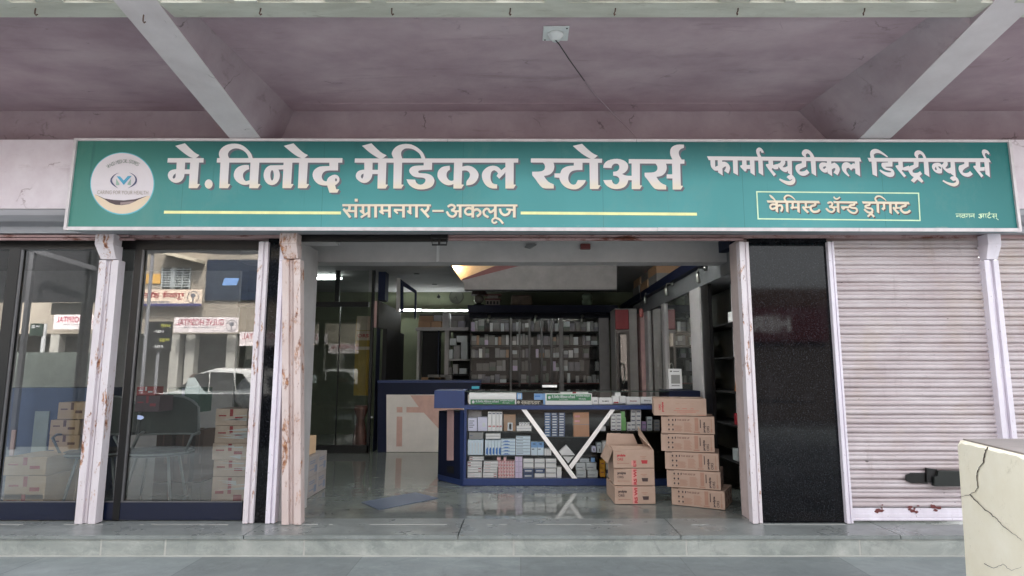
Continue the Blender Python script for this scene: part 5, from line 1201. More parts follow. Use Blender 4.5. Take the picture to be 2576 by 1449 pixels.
# ------------------------------------------------------------------ back of the shop
YC = 6.0
bcab = thing('medicine_cabinet', (W(1355, 970, YC).x, YC, 0), 'tall navy medicine cabinet with glass doors across the back wall', 'cabinet')
def DC(px, py, y=YC): v = W(px, py, y); return v.x, v.z
def r2(a, b): return (1750 + a * .4142) / 1.5653, (950 + b * .4142) / 1.5653
def cbx(x0, y0, x1, y1, name, m, ya, yb, par=bcab, conv=r2, Y=YC):
    a = DC(*conv(x0, y1), Y); b = DC(*conv(x1, y0), Y); return MB().box(a[0], b[0], Y + ya, Y + yb, max(a[1], .002), b[1]).build(name, m, par)
cbx(225, 612, 1640, 682, 'cornice', M_BLUED, -.10, .40); cbx(240, 684, 1600, 730, 'header', simple('navy_header', (.07, .08, .12), .7, spec=.2), -.02, .40)
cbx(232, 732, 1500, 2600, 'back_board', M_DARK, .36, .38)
for x0, x1 in ((228, 248), (618, 640), (1104, 1128), (1497, 1560)): cbx(x0, 731, x1, 2600, 'grey_post', simple('grey_cabinet_post', (.44, .43, .43), .5), -.02, .35)
for x in (705, 800, 915, 1010): cbx(x, 740, x + 18, 1385, 'sliding_frame', M_BLACK, -.015, .015)
sy = (856, 985, 1106, 1232, 1346)
for i, y in enumerate(sy):
    for x0, x1 in ((249, 617), (641, 1103), (1129, 1496)): cbx(x0, y, x1, y + 12, 'shelf', M_DARK if i < 4 else M_MAROON, .03, .35)
for x0, x1 in ((249, 617), (641, 1103), (1129, 1496)):
    a = DC(*r2(x0, 1390)); b = DC(*r2(x1, 731)); MB().quad((a[0], YC - .006, a[1]), (b[0], YC - .006, a[1]), (b[0], YC - .006, b[1]), (a[0], YC - .006, b[1])).build('glass_door', M_GLIN, bcab)
rb = random.Random(21)
bays = ((252, 614, 'left'), (644, 1100, 'middle'), (1132, 1493, 'right')); rows = ('top', 'second', 'third', 'fourth', 'lowest')
prev = 735
for i, y in enumerate(sy):
    for x0, x1, bn in bays:
        x = x0 + 2
        while x < x1 - 26:
            w_ = rb.choice((30, 36, 44, 52, 60)) * rb.uniform(.85, 1.1); w_ = min(w_, x1 - x)
            h_ = (y - prev) * rb.uniform(.60, .93)
            if rb.random() < .06 * (i + 1): x += w_; continue
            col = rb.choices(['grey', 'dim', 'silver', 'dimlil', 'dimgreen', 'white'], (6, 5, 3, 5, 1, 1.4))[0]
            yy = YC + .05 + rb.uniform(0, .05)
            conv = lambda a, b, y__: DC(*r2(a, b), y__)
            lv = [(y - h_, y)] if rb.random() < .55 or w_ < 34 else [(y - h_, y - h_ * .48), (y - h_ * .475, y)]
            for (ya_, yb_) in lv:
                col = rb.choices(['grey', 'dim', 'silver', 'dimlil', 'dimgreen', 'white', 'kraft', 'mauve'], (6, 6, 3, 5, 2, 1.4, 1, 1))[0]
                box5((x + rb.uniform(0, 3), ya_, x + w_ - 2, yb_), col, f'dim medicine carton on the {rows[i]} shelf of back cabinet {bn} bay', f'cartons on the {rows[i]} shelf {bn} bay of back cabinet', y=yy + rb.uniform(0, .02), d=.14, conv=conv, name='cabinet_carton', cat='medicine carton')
            x += w_ + rb.choice((0, 0, 1, 4))
    prev = y + 14
# small spot lamps on the header
def spot(px, py, Y, label, up=True, grp='spot lamps on the cabinet headers', s=1.0):
    p = W(px, py, Y); t = thing('spot_lamp', p, label, 'spot lamp', grp)
    MB().lathe([(.028 * s, 0), (.026 * s, .012 * s), (.012 * s, .03 * s)], (p.x, p.y, p.z), 14, 'y').build('wall_plate', M_STEEL, t, True)
    MB().tube([(p.x, p.y - .02 * s, p.z), (p.x - .01, p.y - .06 * s, p.z - .01), (p.x - .02, p.y - .06 * s, p.z - .04 * s)], .006 * s).build('arm', M_STEEL, t, True)
    MB().lathe([(.014 * s, -.03 * s), (.022 * s, -.05 * s), (.024 * s, -.12 * s), (.018 * s, -.125 * s)], (p.x - .02, p.y - .06 * s, p.z), 14).build('lamp_head', M_STEEL, t, True)
    return t
for a in (425, 870, 1312): spot(*r2(a, 712), YC - .03, {425: 'small chrome spot lamp over the left bay of back cabinet', 870: 'small chrome spot lamp over the middle bay of back cabinet', 1312: 'small chrome spot lamp over the right bay of back cabinet'}[a], s=1.1)
# things on the cabinet
zc = DC(*r2(400, 611))[1] + .002
def top(px, w, Y=YC + .05): return W(px, 760, Y).x
x = DC(*r2(326, 560))[0]; tl_ = thing('table_lamp', (x, YC + .05, zc), 'ornate table lamp with dark scalloped shade on the back cabinet', 'lamp')
MB().lathe([(.10, 0), (.10, .02), (.04, .035), (.045, .05)], (x, YC + .05, zc), 18).build('lamp_base', M_DARK, tl_, True)
MB().lathe([(.04, .051), (.085, .09), (.095, .13), (.07, .18), (.03, .2)], (x, YC + .05, zc), 20).build('lamp_globe', simple('lamp_globe_grey', (.50, .47, .44), .25), tl_, True)
MB().lathe([(.155, .20), (.15, .23), (.11, .32), (.05, .40), (.012, .43), (.012, .47)], (x, YC + .05, zc), 12).build('lamp_shade', simple('brown_lamp_shade', (.24, .18, .17), .6), tl_)
x = DC(*r2(460, 560))[0]; hm = thing('model_house', (x, YC + .05, zc), 'small cream and maroon model house on the back cabinet', 'model house')
MB().box(x - .13, x + .13, YC, YC + .16, zc, zc + .10).build('wall', simple('model_cream', (.62, .58, .55), .6), hm)
mb = MB()
for k in range(4): mb.box(x - .115 + k * .062, x - .08 + k * .062, YC - .004, YC - .0003, zc + .02, zc + .08)
mb.build('window', M_DARK, hm); MB().box(x - .15, x + .15, YC - .02, YC + .18, zc + .101, zc + .13).build('roof', M_MAROON, hm)
MB().box(x - .10, x + .10, YC, YC + .14, zc + .131, zc + .19).build('upper_storey', MATS['model_cream'], hm); MB().box(x - .16, x + .16, YC - .02, YC + .18, zc + .191, zc + .215).build('roof', M_MAROON, hm)
mb = MB(); a = DC(*r2(628, 606)); b = DC(*r2(838, 503)); nx = 5
mb.hexa([(a[0], YC, zc), (b[0], YC, zc), (b[0], YC + .25, zc), (a[0], YC + .25, zc), (a[0] + .01, YC, b[1] - .02), (b[0] - .02, YC + .02, b[1]), (b[0] - .04, YC + .22, b[1] - .01), (a[0] + .05, YC + .22, b[1] + .01)])
solo(mb, 'wrapped_parcel', simple('brown_plastic_wrap', (.44, .38, .33), .35, scale=12, var=.3), 'brown plastic wrapped parcel sitting on the back cabinet', 'parcel', bevel=.03)
x = DC(*r2(1360, 560))[0]; solo(MB().lathe([(.09, 0), (.10, .05), (.10, .10), (.07, .13), (.10, .15), (.10, .2), (.06, .23)], (x, YC + .05, zc), 16), 'plastic_jar', simple('pale_green_jar', (.50, .56, .47), .4), 'pale green plastic jar near the right end of back cabinet', 'jar', smooth=True)
# clock
cx_, cz = DC(*r2(113, 527), 7.18); ck = thing('wall_clock', (cx_, 7.18, cz - .14), 'round wall clock on the green back wall', 'clock')
MB().lathe([(.150, 0), (.155, .02), (.135, .035), (.13, .02)], (cx_, 7.195, cz), 32, 'y').build('clock_rim', simple('clock_rim_olive', (.30, .31, .27), .4), ck, True)
MB().lathe([(.13, .0), (.13, .018)], (cx_, 7.195, cz), 32, 'y').build('clock_face', simple('clock_face_grey', (.60, .62, .55), .5), ck)
MB().slab([(cx_ - .006, cz), (cx_ + .006, cz), (cx_ + .03, cz - .085), (cx_ + .024, cz - .087)], 7.165, 7.17).slab([(cx_ - .005, cz + .005), (cx_ + .004, cz - .006), (cx_ - .055, cz - .04), (cx_ - .058, cz - .034)], 7.171, 7.175).build('clock_hand', M_BLACK, ck)
p = W(*r2(-60, 525), 6.9)
cm = thing('security_camera', (p.x, 6.9, p.z), 'small dark security camera on the green back wall', 'camera')
MB().lathe([(.03, 0), (.035, -.02), (.03, -.09)], (p.x, 6.95, p.z), 12, 'y').build('camera_body', M_BLACK, cm, True); MB().box(p.x - .01, p.x + .01, 6.94, 7.18, p.z + .03, p.z + .05).build('bracket', M_BLACK, cm)
# grey shelf rack between tube lights and cabinet
Yr = 6.55
rk = thing('wall_rack', (W(1110, 970, Yr).x, Yr, 0), 'grey wall rack with an open dark doorway left of back cabinet', 'rack')
def r1(a, b): return (1150 + a * .41398) / 1.5653, (900 + b * .41398) / 1.5653
def rbx(x0, y0, x1, y1, name, m, ya, yb, par=rk, Y=Yr):
    a = DC(*r1(x0, y1), Y); b = DC(*r1(x1, y0), Y); return MB().box(a[0], b[0], Y + ya, Y + yb, max(a[1], .002), b[1]).build(name, m, par)
rbx(1180, 940, 1680, 972, 'shelf', M_GREYW, -.05, .4); rbx(1432, 800, 1495, 939, 'post', M_GREYW, -.03, .3); rbx(1432, 973, 1495, 2400, 'post', M_GREYW, -.03, .3)
rbx(1185, 973, 1195, 2400, 'post', M_GREYW, -.03, .3); rbx(1376, 973, 1390, 2400, 'post', M_BLUED, -.02, .3)
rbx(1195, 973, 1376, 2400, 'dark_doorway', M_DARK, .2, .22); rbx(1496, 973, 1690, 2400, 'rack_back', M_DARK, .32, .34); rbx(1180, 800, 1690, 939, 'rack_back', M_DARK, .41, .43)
rbx(1450, 1240, 1680, 1256, 'shelf', M_GREYW, -.02, .31); rbx(1410, 1384, 1680, 1400, 'shelf', M_DARK, -.02, .31)
gB = 'cartons in the grey wall rack'
def rcart(x0, y0, x1, y1, col, lb, Y=Yr, ya=.0):
    a = DC(*r1(x0, y1), Y + ya); b = DC(*r1(x1, y0), Y + ya); solo(MB().box(a[0], b[0] - .004, Y + ya, Y + ya + .2, a[1] + .001, b[1]), 'stock_carton', CB[col], lb, 'carton', gB)
M_DK = CB['kraft']
for x0, y0, x1, y1, col, lb in ((1200, 890, 1320, 938, 'kraft', 'brown carton lower left on the rack top shelf'), (1322, 880, 1420, 938, 'kraft', 'brown carton lower right on the rack top shelf'), (1205, 830, 1345, 888, 'kraft', 'brown carton resting on two others on the rack'), (1348, 825, 1425, 878, 'grey', 'grey carton upper on the rack beside brown ones'),
                                (1510, 880, 1575, 938, 'dim', 'dark carton lower left in the right rack bay'), (1578, 880, 1645, 938, 'dimlil', 'grey lilac carton lower right in the right rack bay'), (1515, 830, 1640, 878, 'dim', 'dark carton stacked on top in the right rack bay'),
                                (1470, 1150, 1530, 1238, 'silver', 'pale carton stack left part on the middle rack shelf'), (1535, 1110, 1600, 1238, 'grey', 'grey carton centre on the middle rack shelf'), (1605, 1080, 1672, 1238, 'silver', 'pale carton right part on the middle rack shelf'),
                                (1500, 1045, 1560, 1108, 'silver', 'pale small carton above grey ones in the rack'), (1565, 1020, 1670, 1078, 'silver', 'pale carton highest in the rack shelf pile'),
                                (1455, 1320, 1520, 1382, 'dim', 'dark pack at left on the low rack shelf'), (1530, 1290, 1580, 1382, 'grey', 'grey pack in the middle of low rack shelf'), (1590, 1330, 1665, 1382, 'silver', 'pale pack at right on the low rack shelf')):
    rcart(x0, y0, x1, y1, col, lb, ya=.02)
for k in range(4):
    a = DC(*r1(1230 + k * 60, 1440), 6.3); solo(MB().box(a[0], a[0] + .22, 6.3, 6.5, .7, a[1] + .05 + .05 * (k % 2)), 'stock_carton', CB['kraft' if k % 2 == 0 else 'dim'], ('brown' if k % 2 == 0 else 'dark') + ' carton on the floor in front of the dark doorway', 'carton', 'cartons by the dark doorway')

# false ceiling wedge with warm cove light and maroon edge
Yw = 3.2
fc = thing('ceiling_panel', (W(1400, 700, 4).x, 4, 2.6), 'grey suspended ceiling panel with maroon edge and warm cove lamp', 'ceiling panel')
def rz2(a, b, z): return Wz(*r2(a, b), z)
zz = 2.78
def T3(a, b, Y): return tuple(W(*r2(a, b), Y))
def fslab(pts, Y, d, name, m): P = [T3(a, b, Y) for a, b in pts]; return MB().slab([(p[0], p[2]) for p in P], Y, Y + d).build(name, m, fc)
fslab([(160, 374), (740, 226), (1200, 222), (1640, 226), (1640, 458), (190, 458), (185, 400)], 3.7, .05, 'panel_face', simple('panel_grey_white', (.50, .48, .475), .85))
fslab([(62, 219), (745, 219), (160, 374)], 3.78, .03, 'cove_recess', simple('cove_peach_paint', (.80, .68, .55), .8))
fslab([(160, 374), (740, 226), (480, 234), (172, 356)], 3.69, .008, 'maroon_edge', M_MAROON)
fslab([(190, 459), (1640, 459), (1640, 468), (190, 468)], 3.69, .07, 'shadow_gap', M_DARK)
pl = T3(80, 228, 4.12); la = bpy.data.lights.new('cove_lamp', 'POINT'); la.energy = 1.0; la.color = (1, .78, .45); la.shadow_soft_size = .02
lo = bpy.data.objects.new('cove_lamp', la); COL.objects.link(lo); lo.parent = fc; lo.location = Vector(T3(100, 240, 3.72)) - fc.location
for i, (a, b) in enumerate(((1185, 430), (1355, 530))):
    p = W(*r1(a, b), 4.5); p.z = 2.915; p = Wz(*r1(a, b), 2.918); t = solo(MB().lathe([(.05, 2.912), (.05, 2.919)], (p.x, p.y, 0), 16), 'ceiling_downlight', M_DARK, ['dark round downlight in the ceiling, the nearer of two', 'dark round downlight in the ceiling, the farther of two'][i], 'downlight')
# hanging blue frame left of the tubes
Yh = 5.2
hf = thing('hanging_screen', (W(1065, 760, Yh).x, Yh, 2.0), 'navy framed glass screen hanging from ceiling left of clock', 'screen')
for x0, y0, x1, y1 in ((988, 470, 1030, 790), (1160, 600, 1185, 860)):
    a = DC(*r1(x0, y1), Yh); b = DC(*r1(x1, y0), Yh); MB().box(a[0], b[0], Yh, Yh + .04, a[1], 2.915 if x0 < 1100 else b[1]).build('post', M_GREYW if x0 < 1100 else M_BLUED, hf)
mb = MB(); mb.quad(tuple(W(*r1(1031, 480), Yh)), tuple(W(*r1(1185, 590), Yh)), tuple(W(*r1(1185, 625), Yh)), tuple(W(*r1(1060, 550), Yh)), tuple(W(*r1(1060, 800), Yh)), tuple(W(*r1(1031, 800), Yh)))
mb.build('navy_rail', M_BLUED, hf)

# ------------------------------------------------------------------ right hand wall of cabinets
XR = 2.15
rc = thing('wall_cabinet', (XR, 3, 0), 'long navy and grey cabinet wall with glass doors along the right side', 'cabinet')
def yx(px, py=900): return Wx(px, py, XR).y
zk0, zk1 = Wx(1831, 627, XR).z, Wx(1700, 640, XR).z
kz0 = Wx(1720, 683, XR).z
MB().box(XR - .10, 2.619, .40, 7.0, 2.50, 2.62).build('cornice', M_BLUED, rc)
MB().box(XR - .02, 2.619, .42, 6.0, 2.28, 2.498).build('header', simple('header_grey', (.42, .43, .44), .6), rc)
def post(px0, px1, name='post', m=M_GREYW, xa=-.03): a, b = yx(px1), yx(px0); MB().box(XR + xa, XR + .03, a, b, .002, 2.279).build(name, m, rc)
post(1746, 1771); post(1672, 1679); post(1628, 1636); MB().box(XR - .09, 2.619, yx(1628) + .02, yx(1628) + .6, .002, 2.279).build('column', M_PINK, rc)
MB().box(XR + .36, XR + .38, .42, 5.0, .002, 2.27).build('back_board', simple('dim_board', (.46, .47, .46), .7), rc)
for z in (.35, .72, 1.06, 1.42, 1.78): MB().box(XR + .03, XR + .359, .44, 4.9, z, z + .014).build('shelf', M_DARK, rc)
for px0, px1 in ((1680, 1745), (1637, 1671)):
    a, b = yx(px1), yx(px0); MB().quad((XR, a, .05), (XR, b, .05), (XR, b, 2.27), (XR, a, 2.27)).build('glass_door', glass('right_cabinet_glass', .03, (.8, .82, .8), 0, .07), rc)
a, b = yx(1790), yx(1771); MB().box(XR - .01, XR + .03, a, b, .002, 2.279).build('dark_frame', M_BLACK, rc)
MB().box(XR, XR + .03, .45, .62, .002, 2.279).build('dark_frame', M_BLACK, rc)
MB().box(XR + .25, XR + .27, .63, yx(1790), .002, 2.27).build('inner_board', simple('inner_board_pale', (.86, .85, .86), .7), rc)
for (px, py), lb in (((1776, 674), 'chrome spot lamp nearest the street on right cabinet header'), ((1693, 712), 'middle chrome spot lamp on the right cabinet header'), ((1637, 737), 'farthest chrome spot lamp on the right cabinet header')):
    p = Wx(px, py, XR - .03); t = thing('spot_lamp', p, lb, 'spot lamp', 'spot lamps on the right cabinet')
    MB().lathe([(.035, 0), (.035, -.02), (.012, -.035)], (p.x, p.y, p.z), 16, 'x').build('wall_plate', M_STEEL, t, True)
    MB().tube([(p.x - .03, p.y, p.z), (p.x - .09, p.y - .01, p.z - .01), (p.x - .10, p.y - .01, p.z - .06)], .008).build('arm', M_STEEL, t, True)
    MB().lathe([(.018, -.05), (.024, -.08), (.026, -.17), (.02, -.178)], (p.x - .10, p.y - .01, p.z), 14).build('lamp_head', M_STEEL, t, True)
rc2 = random.Random(4)
for z, zn in ((.734, 'low'), (1.074, 'second'), (1.434, 'third')):
    y = 2.25
    while y < 4.7:
        w_ = rc2.uniform(.10, .2); h_ = rc2.uniform(.12, .28)
        solo(MB().box(XR + .10, XR + .26, y, y + w_ - .01, z + .001, z + h_), 'cabinet_carton', CB[rc2.choice(('dim', 'grey', 'dimlil', 'silver'))], f'dim carton on the {zn} shelf behind the right glass doors', 'medicine carton', f'cartons on the {zn} shelf of the right cabinet'); y += w_
for z, y, col, lb in ((1.794, .95, 'white', 'white switch box on the open shelf by right jamb'), (.734, .9, 'red', 'red and white packet on low open shelf by right jamb'), (.364, 1.0, 'silver', 'pale packet on the lowest open shelf by right jamb')):
    solo(MB().box(XR + .08, XR + .2, y, y + .14, z + .001, z + .12), 'small_packet', CB[col], lb, 'packet', bevel=.006)
mb = MB(); mb.hexa([(XR + .1, .82, 1.076), (XR + .18, .82, 1.076), (XR + .18, 1.05, 1.076), (XR + .1, 1.05, 1.076), (XR + .12, .84, 1.36), (XR + .16, .84, 1.36), (XR + .16, 1.03, 1.36), (XR + .12, 1.03, 1.36)])
solo(mb, 'orange_pouch', simple('orange_packet', (.66, .42, .24), .5), 'orange brown pouch on the open shelf beside the right jamb', 'pouch', bevel=.01)
p = Wx(1619, 790, XR - .03); b_ = MB(); p2 = W(1613, 785, 2.6)
hb = thing('hanging_charm', (p2.x, 2.6, p2.z), 'small reddish charm hanging on a string before right cabinet', 'charm')
MB().lathe([(.02, -.07), (.03, -.05), (.03, .03), (.012, .05)], (p2.x, 2.6, p2.z), 8).build('charm_body', M_MAROON, hb, True); MB().tube([(p2.x, 2.6, p2.z + .05), (p2.x - .005, 2.6, p2.z + .30)], .003, 5).build('string', M_WIRE, hb)
# fridge
Yf = 5.0
fa = W(1541, 970, Yf); fg = thing('drinks_fridge', (1.62, Yf, 0), 'upright medicine fridge with red header and oval steel handle', 'fridge')
def r3(a, b): return (2350 + a * .44859) / 1.5653, (900 + b * .44859) / 1.5653
x0, x1 = DC(*r3(165, 900), Yf)[0], DC(*r3(300, 900), Yf)[0]; ztp = DC(*r3(200, 700), Yf)[1]; zhd = DC(*r3(200, 885), Yf)[1]
MB().box(x0, x1 + .12, Yf + .05, Yf + .6, .002, ztp).build('fridge_body', simple('fridge_grey_white', (.58, .57, .56), .4), fg, bevel=.01)
MB().box(x0, x1 - .03, Yf, Yf + .049, zhd, ztp - .02).build('red_header', simple('fridge_red', (.50, .08, .12), .4), fg, bevel=.012)
mb = MB(); mb.box(x0 + .01, x1 - .03, Yf + .004, Yf + .049, .1, zhd - .02); mb.build('door', simple('fridge_door_grey', (.40, .37, .36), .25), fg)
MB().quad((x0 + .05, Yf + .002, .2), (x1 - .08, Yf + .002, .2), (x1 - .08, Yf + .002, zhd - .07), (x0 + .05, Yf + .002, zhd - .07)).build('door_glass', glass('fridge_glass', .35, (.3, .3, .3), .02), fg)
hx, hz = DC(*r3(232, 1270), Yf - .04); mb = MB(); mb.tube([(hx + .035 * math.sin(t), Yf - .04, hz + .17 * math.cos(t)) for t in [i * math.pi / 8 for i in range(16)]], .009, 8, True); mb.build('handle', M_STEEL, fg, True)
# white sack and cartons on the cornice
zc2 = 2.622
rs = random.Random(9)
def sack(cx, cy, rx, ry, h, z0, name, m, label, cat):
    mb = MB(); ns, nr = 22, 9; rs_ = random.Random(int(cx * 100))
    for i in range(nr):
        f = i / (nr - 1); rr_ = math.sin(math.pi * (.12 + .80 * f)) ** .6
        for j in range(ns): a_ = 2 * math.pi * j / ns; k = rr_ * (1 + rs_.uniform(-.12, .12)); mb.v.append((cx + rx * k * math.cos(a_), cy + ry * k * math.sin(a_), z0 + h * f + rs_.uniform(-.015, .015) * (0 < i < nr - 1)))
    for i in range(nr - 1):
        for j in range(ns): mb.f.append((i * ns + j, i * ns + (j + 1) % ns, (i + 1) * ns + (j + 1) % ns, (i + 1) * ns + j))
    mb.f += [tuple(reversed(range(ns))), tuple((nr - 1) * ns + j for j in range(ns))]
    return solo(mb, name, m, label, cat, smooth=True)
sack(1.93, 1.35, .17, .42, .30, zc2, 'plastic_sack', simple('translucent_white_plastic', (.60, .58, .55), .35, var=.2, scale=14), 'crumpled white plastic sack on the right cornice near lintel', 'sack')
for i, (ya, n_) in enumerate(((3.7, 3), (4.35, 3), (5.0, 3))):
    for k in range(2):
        solo(MB().box(XR - .09 + rs.uniform(0, .03), XR + .35, ya, ya + .6, zc2 + k * .145, zc2 + k * .145 + .143), 'stock_carton', CB['kraft'] if (i + k) % 2 else CB['dim'], ['near', 'middle', 'far'][i] + ' brown stock carton ' + ['under another', 'on top'][k] + ' on the right cornice', 'carton', 'stock cartons on the right cornice')
# bits under the lintel
p = W(1332, 618, .74); t = thing('broken_lamp_base', (p.x, .70, p.z), 'broken white lamp base on the grey inner beam', 'lamp base')
mb = MB(); mb.slab([F(1320, 622, .72), F(1324, 615, .72), F(1345, 613, .72), F(1350, 615, .72), F(1340, 621, .72), F(1333, 625, .72)], .70, .749); mb.build('base_shell', simple('broken_grey_plastic', (.42, .42, .42), .5), t)
a, b = F(1460, 627, .72), F(1485, 614, .72); solo(MB().box(a[0], b[0], .70, .749, a[1], b[1]), 'switch_box', M_MAROON, 'small dark maroon box fixed on the grey inner beam', 'box', bevel=.004)
a, b = F(1098, 658, .74), F(1105, 600, .74); cb_ = thing('cable_conduit', (a[0], .74, a[1]), 'thin white cable conduit running down the grey inner beam', 'conduit')
MB().box(a[0], a[0] + .012, .738, .7495, a[1], b[1]).build('conduit', M_WHITE, cb_); MB().box(a[0] + .018, a[0] + .026, .738, .7495, a[1] + .005, b[1]).build('conduit', M_WHITE, cb_)
a, b = F(1084, 617, -.03), F(1127, 600, -.03)
lb_ = thing('shutter_lock', ((a[0] + b[0]) / 2, -.03, a[1]), 'black shutter lock bracket hanging under the lintel', 'lock')
MB().box(a[0], b[0], -.06, -.031, b[1] - .008, b[1] + .05).build('lock_body', M_BLACK, lb_, bevel=.006)
mb = MB(); mb.tube([(a[0] + .01, -.05, b[1] - .006), (a[0] + .015, -.05, a[1]), (b[0] - .01, -.05, a[1]), (b[0] - .005, -.05, b[1] - .006)], .008); mb.box((a[0] + b[0]) / 2 - .01, (a[0] + b[0]) / 2 + .01, -.056, -.044, a[1], b[1] - .009); mb.build('lock_loop', M_BLACK, lb_)
# blue mat on the floor
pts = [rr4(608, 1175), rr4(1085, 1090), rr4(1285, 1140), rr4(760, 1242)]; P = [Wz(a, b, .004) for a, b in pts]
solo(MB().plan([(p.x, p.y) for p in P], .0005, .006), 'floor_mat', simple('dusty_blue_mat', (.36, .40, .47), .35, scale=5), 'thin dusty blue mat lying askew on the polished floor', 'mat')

# ------------------------------------------------------------------ behind the left windows
t = thing('reception_counter', (-5.2, 1.1, 0), 'blue laminate counter with a pink inlay strip behind the left window', 'counter')
xw0, xw1 = -5.6, W(246, 980, 1.1).x
zc3 = W(100, 976, 1.1).z; zc4 = W(100, 886, 1.1).z
MB().box(xw0, xw1, 1.1, 1.5, .002, zc3).build('counter_body', simple('faded_blue_laminate', (.19, .24, .34), .5), t); 
def w4(a, b, Y): return F(a, b, Y)
def R2_(a, b): return a * .48980 / 1.5653, (1350 + b * .48998) / 1.5653
a, b = F(*R2_(75, 905), 1.09), F(*R2_(145, 700), 1.09); MB().box(a[0], b[0] - .02, 1.085, 1.0995, a[1], b[1]).build('pink_inlay', M_PINK, t)
a, b = F(*R2_(250, 880), 1.09), F(*R2_(400, 550), 1.09); MB().box(a[0], b[0], 1.085, 1.0995, a[1], b[1]).build('pale_panel', simple('pale_sage_panel', (.55, .58, .55), .5), t)
def wcart(c, Y, d, label, m=M_CTT, grp='cartons behind the left window', conv=R2_, txt=None, z0=None):
    a = F(*conv(c[0], c[3]), Y); b = F(*conv(c[2], c[1]), Y); zz0 = a[1] if z0 is None else z0
    t = thing('stock_carton', ((a[0] + b[0]) / 2, Y, zz0), label, 'carton', grp); MB().box(a[0], b[0], Y, Y + d, zz0 + .001, b[1]).build('carton_body', m, t, bevel=.004)
    w_ = b[0] - a[0]; h = b[1] - zz0; k = MB()
    k.box(a[0] + w_ * .62, a[0] + w_ * .86, Y - .0015, Y - .0002, zz0 + h * .35, zz0 + h * .52); k.box(a[0] + w_ * .45, a[0] + w_ * .55, Y - .0015, Y - .0002, zz0 + h * .55, zz0 + h * .98); k.box(a[0] + w_ * .1, a[0] + w_ * .34, Y - .0015, Y - .0002, zz0 + h * .55, zz0 + h * .63)
    k.build('print', txt or P_CR, t); return t
wcart((30, 1070, 372, 1212), .45, .45, 'tan carton with red tape print, lower one behind far left window', z0=.10); wcart((22, 918, 376, 1066), .45, .45, 'tan carton with red tape print, upper one behind far left window')
wcart((25, 1216, 350, 1262), .45, .42, 'lowest tan carton mostly hidden by the window rail', z0=.002)
wcart((386, 742, 640, 862), .85, .2, 'pale brown carton in the middle of pile behind window', txt=P_CB); wcart((396, 620, 640, 740), .85, .2, 'pale brown carton second from top behind the window', txt=P_CB); wcart((458, 478, 700, 614), .86, .2, 'pale brown carton topmost in pile behind the window', txt=P_CB)
wcart((386, 863, 640, 1300), .85, .2, 'pale brown carton at the base of pile behind window', txt=P_CB, z0=.002)
R3_ = lambda a, b: ((480 + a * .49010) / 1.5653, (1350 + b * .49) / 1.5653)
Gw = 'plastic wrapped cartons in the sliding window'
M_WRAP = simple('film_wrapped_board', (.84, .74, .67), .22, scale=5, var=.2)
for i, c in enumerate(((748, 530, 1010, 665), (742, 667, 1010, 806), (722, 808, 1010, 942), (730, 944, 1010, 1075), (712, 1078, 1010, 1330))):
    t = wcart(c, .30, .3, ['topmost film wrapped tan carton in the sliding window stack', 'second film wrapped tan carton in the sliding window stack', 'third and wider film wrapped carton in the window stack', 'fourth film wrapped carton in the sliding window stack', 'large bottom film wrapped carton in the window stack'][i], M_WRAP, Gw, R3_, z0=(.002 if i == 4 else None))
    a = F(*R3_(c[0], c[3]), .3); b = F(*R3_(c[2], c[1]), .3); mb = MB(); rf = random.Random(i)
    for k in range(5):
        xx0 = a[0] + (b[0] - a[0]) * rf.random() * .5; zz0 = b[1] - .02 - rf.random() * .1; L_ = rf.uniform(.1, .3)
        mb.quad((xx0, .2975, zz0), (min(xx0 + L_, b[0]), .2975, zz0 + rf.uniform(-.03, .03)), (min(xx0 + L_, b[0]), .2975, zz0 + rf.uniform(-.01, .01) + .006))
    mb.build('film_crease', M_WHITE, t)
sack(W(632, 1000, .42).x, .45, .16, .14, .30, F(620, 1026, .45)[1] - .01, 'plastic_bag', simple('clear_plastic_bag', (.55, .55, .55), .25, var=.25, scale=16), 'translucent plastic bag on the wrapped cartons in window', 'bag')
wcart((115, 352, 270, 425), .9, .15, 'small red and white carton on boxes in sliding window', CB['red'], 'small boxes in the sliding window', R3_, P_WH)
wcart((100, 425, 305, 555), .9, .25, 'dull mauve carton with dark red oval in sliding window', simple('dull_mauve_carton', (.38, .30, .33), .6), 'small boxes in the sliding window', R3_, P_RED)
wcart((355, 360, 625, 560), 1.7, .3, 'dark green carton deep inside the sliding window', simple('dark_green_carton', (.22, .33, .29), .6), 'small boxes in the sliding window', R3_, P_TXT)
for i, (x0, x1) in enumerate(((250, 400), (405, 560), (565, 660))): wcart((x0, 700, x1, 1130), 1.9, .3, ['dark brown carton at left behind the office chair', 'dark brown carton straight behind the office chair', 'dark brown carton at right behind the office chair'][i], simple('shade_brown_carton', (.34, .25, .20), .7), 'dark cartons behind the chair', R3_, P_CB, z0=.002)
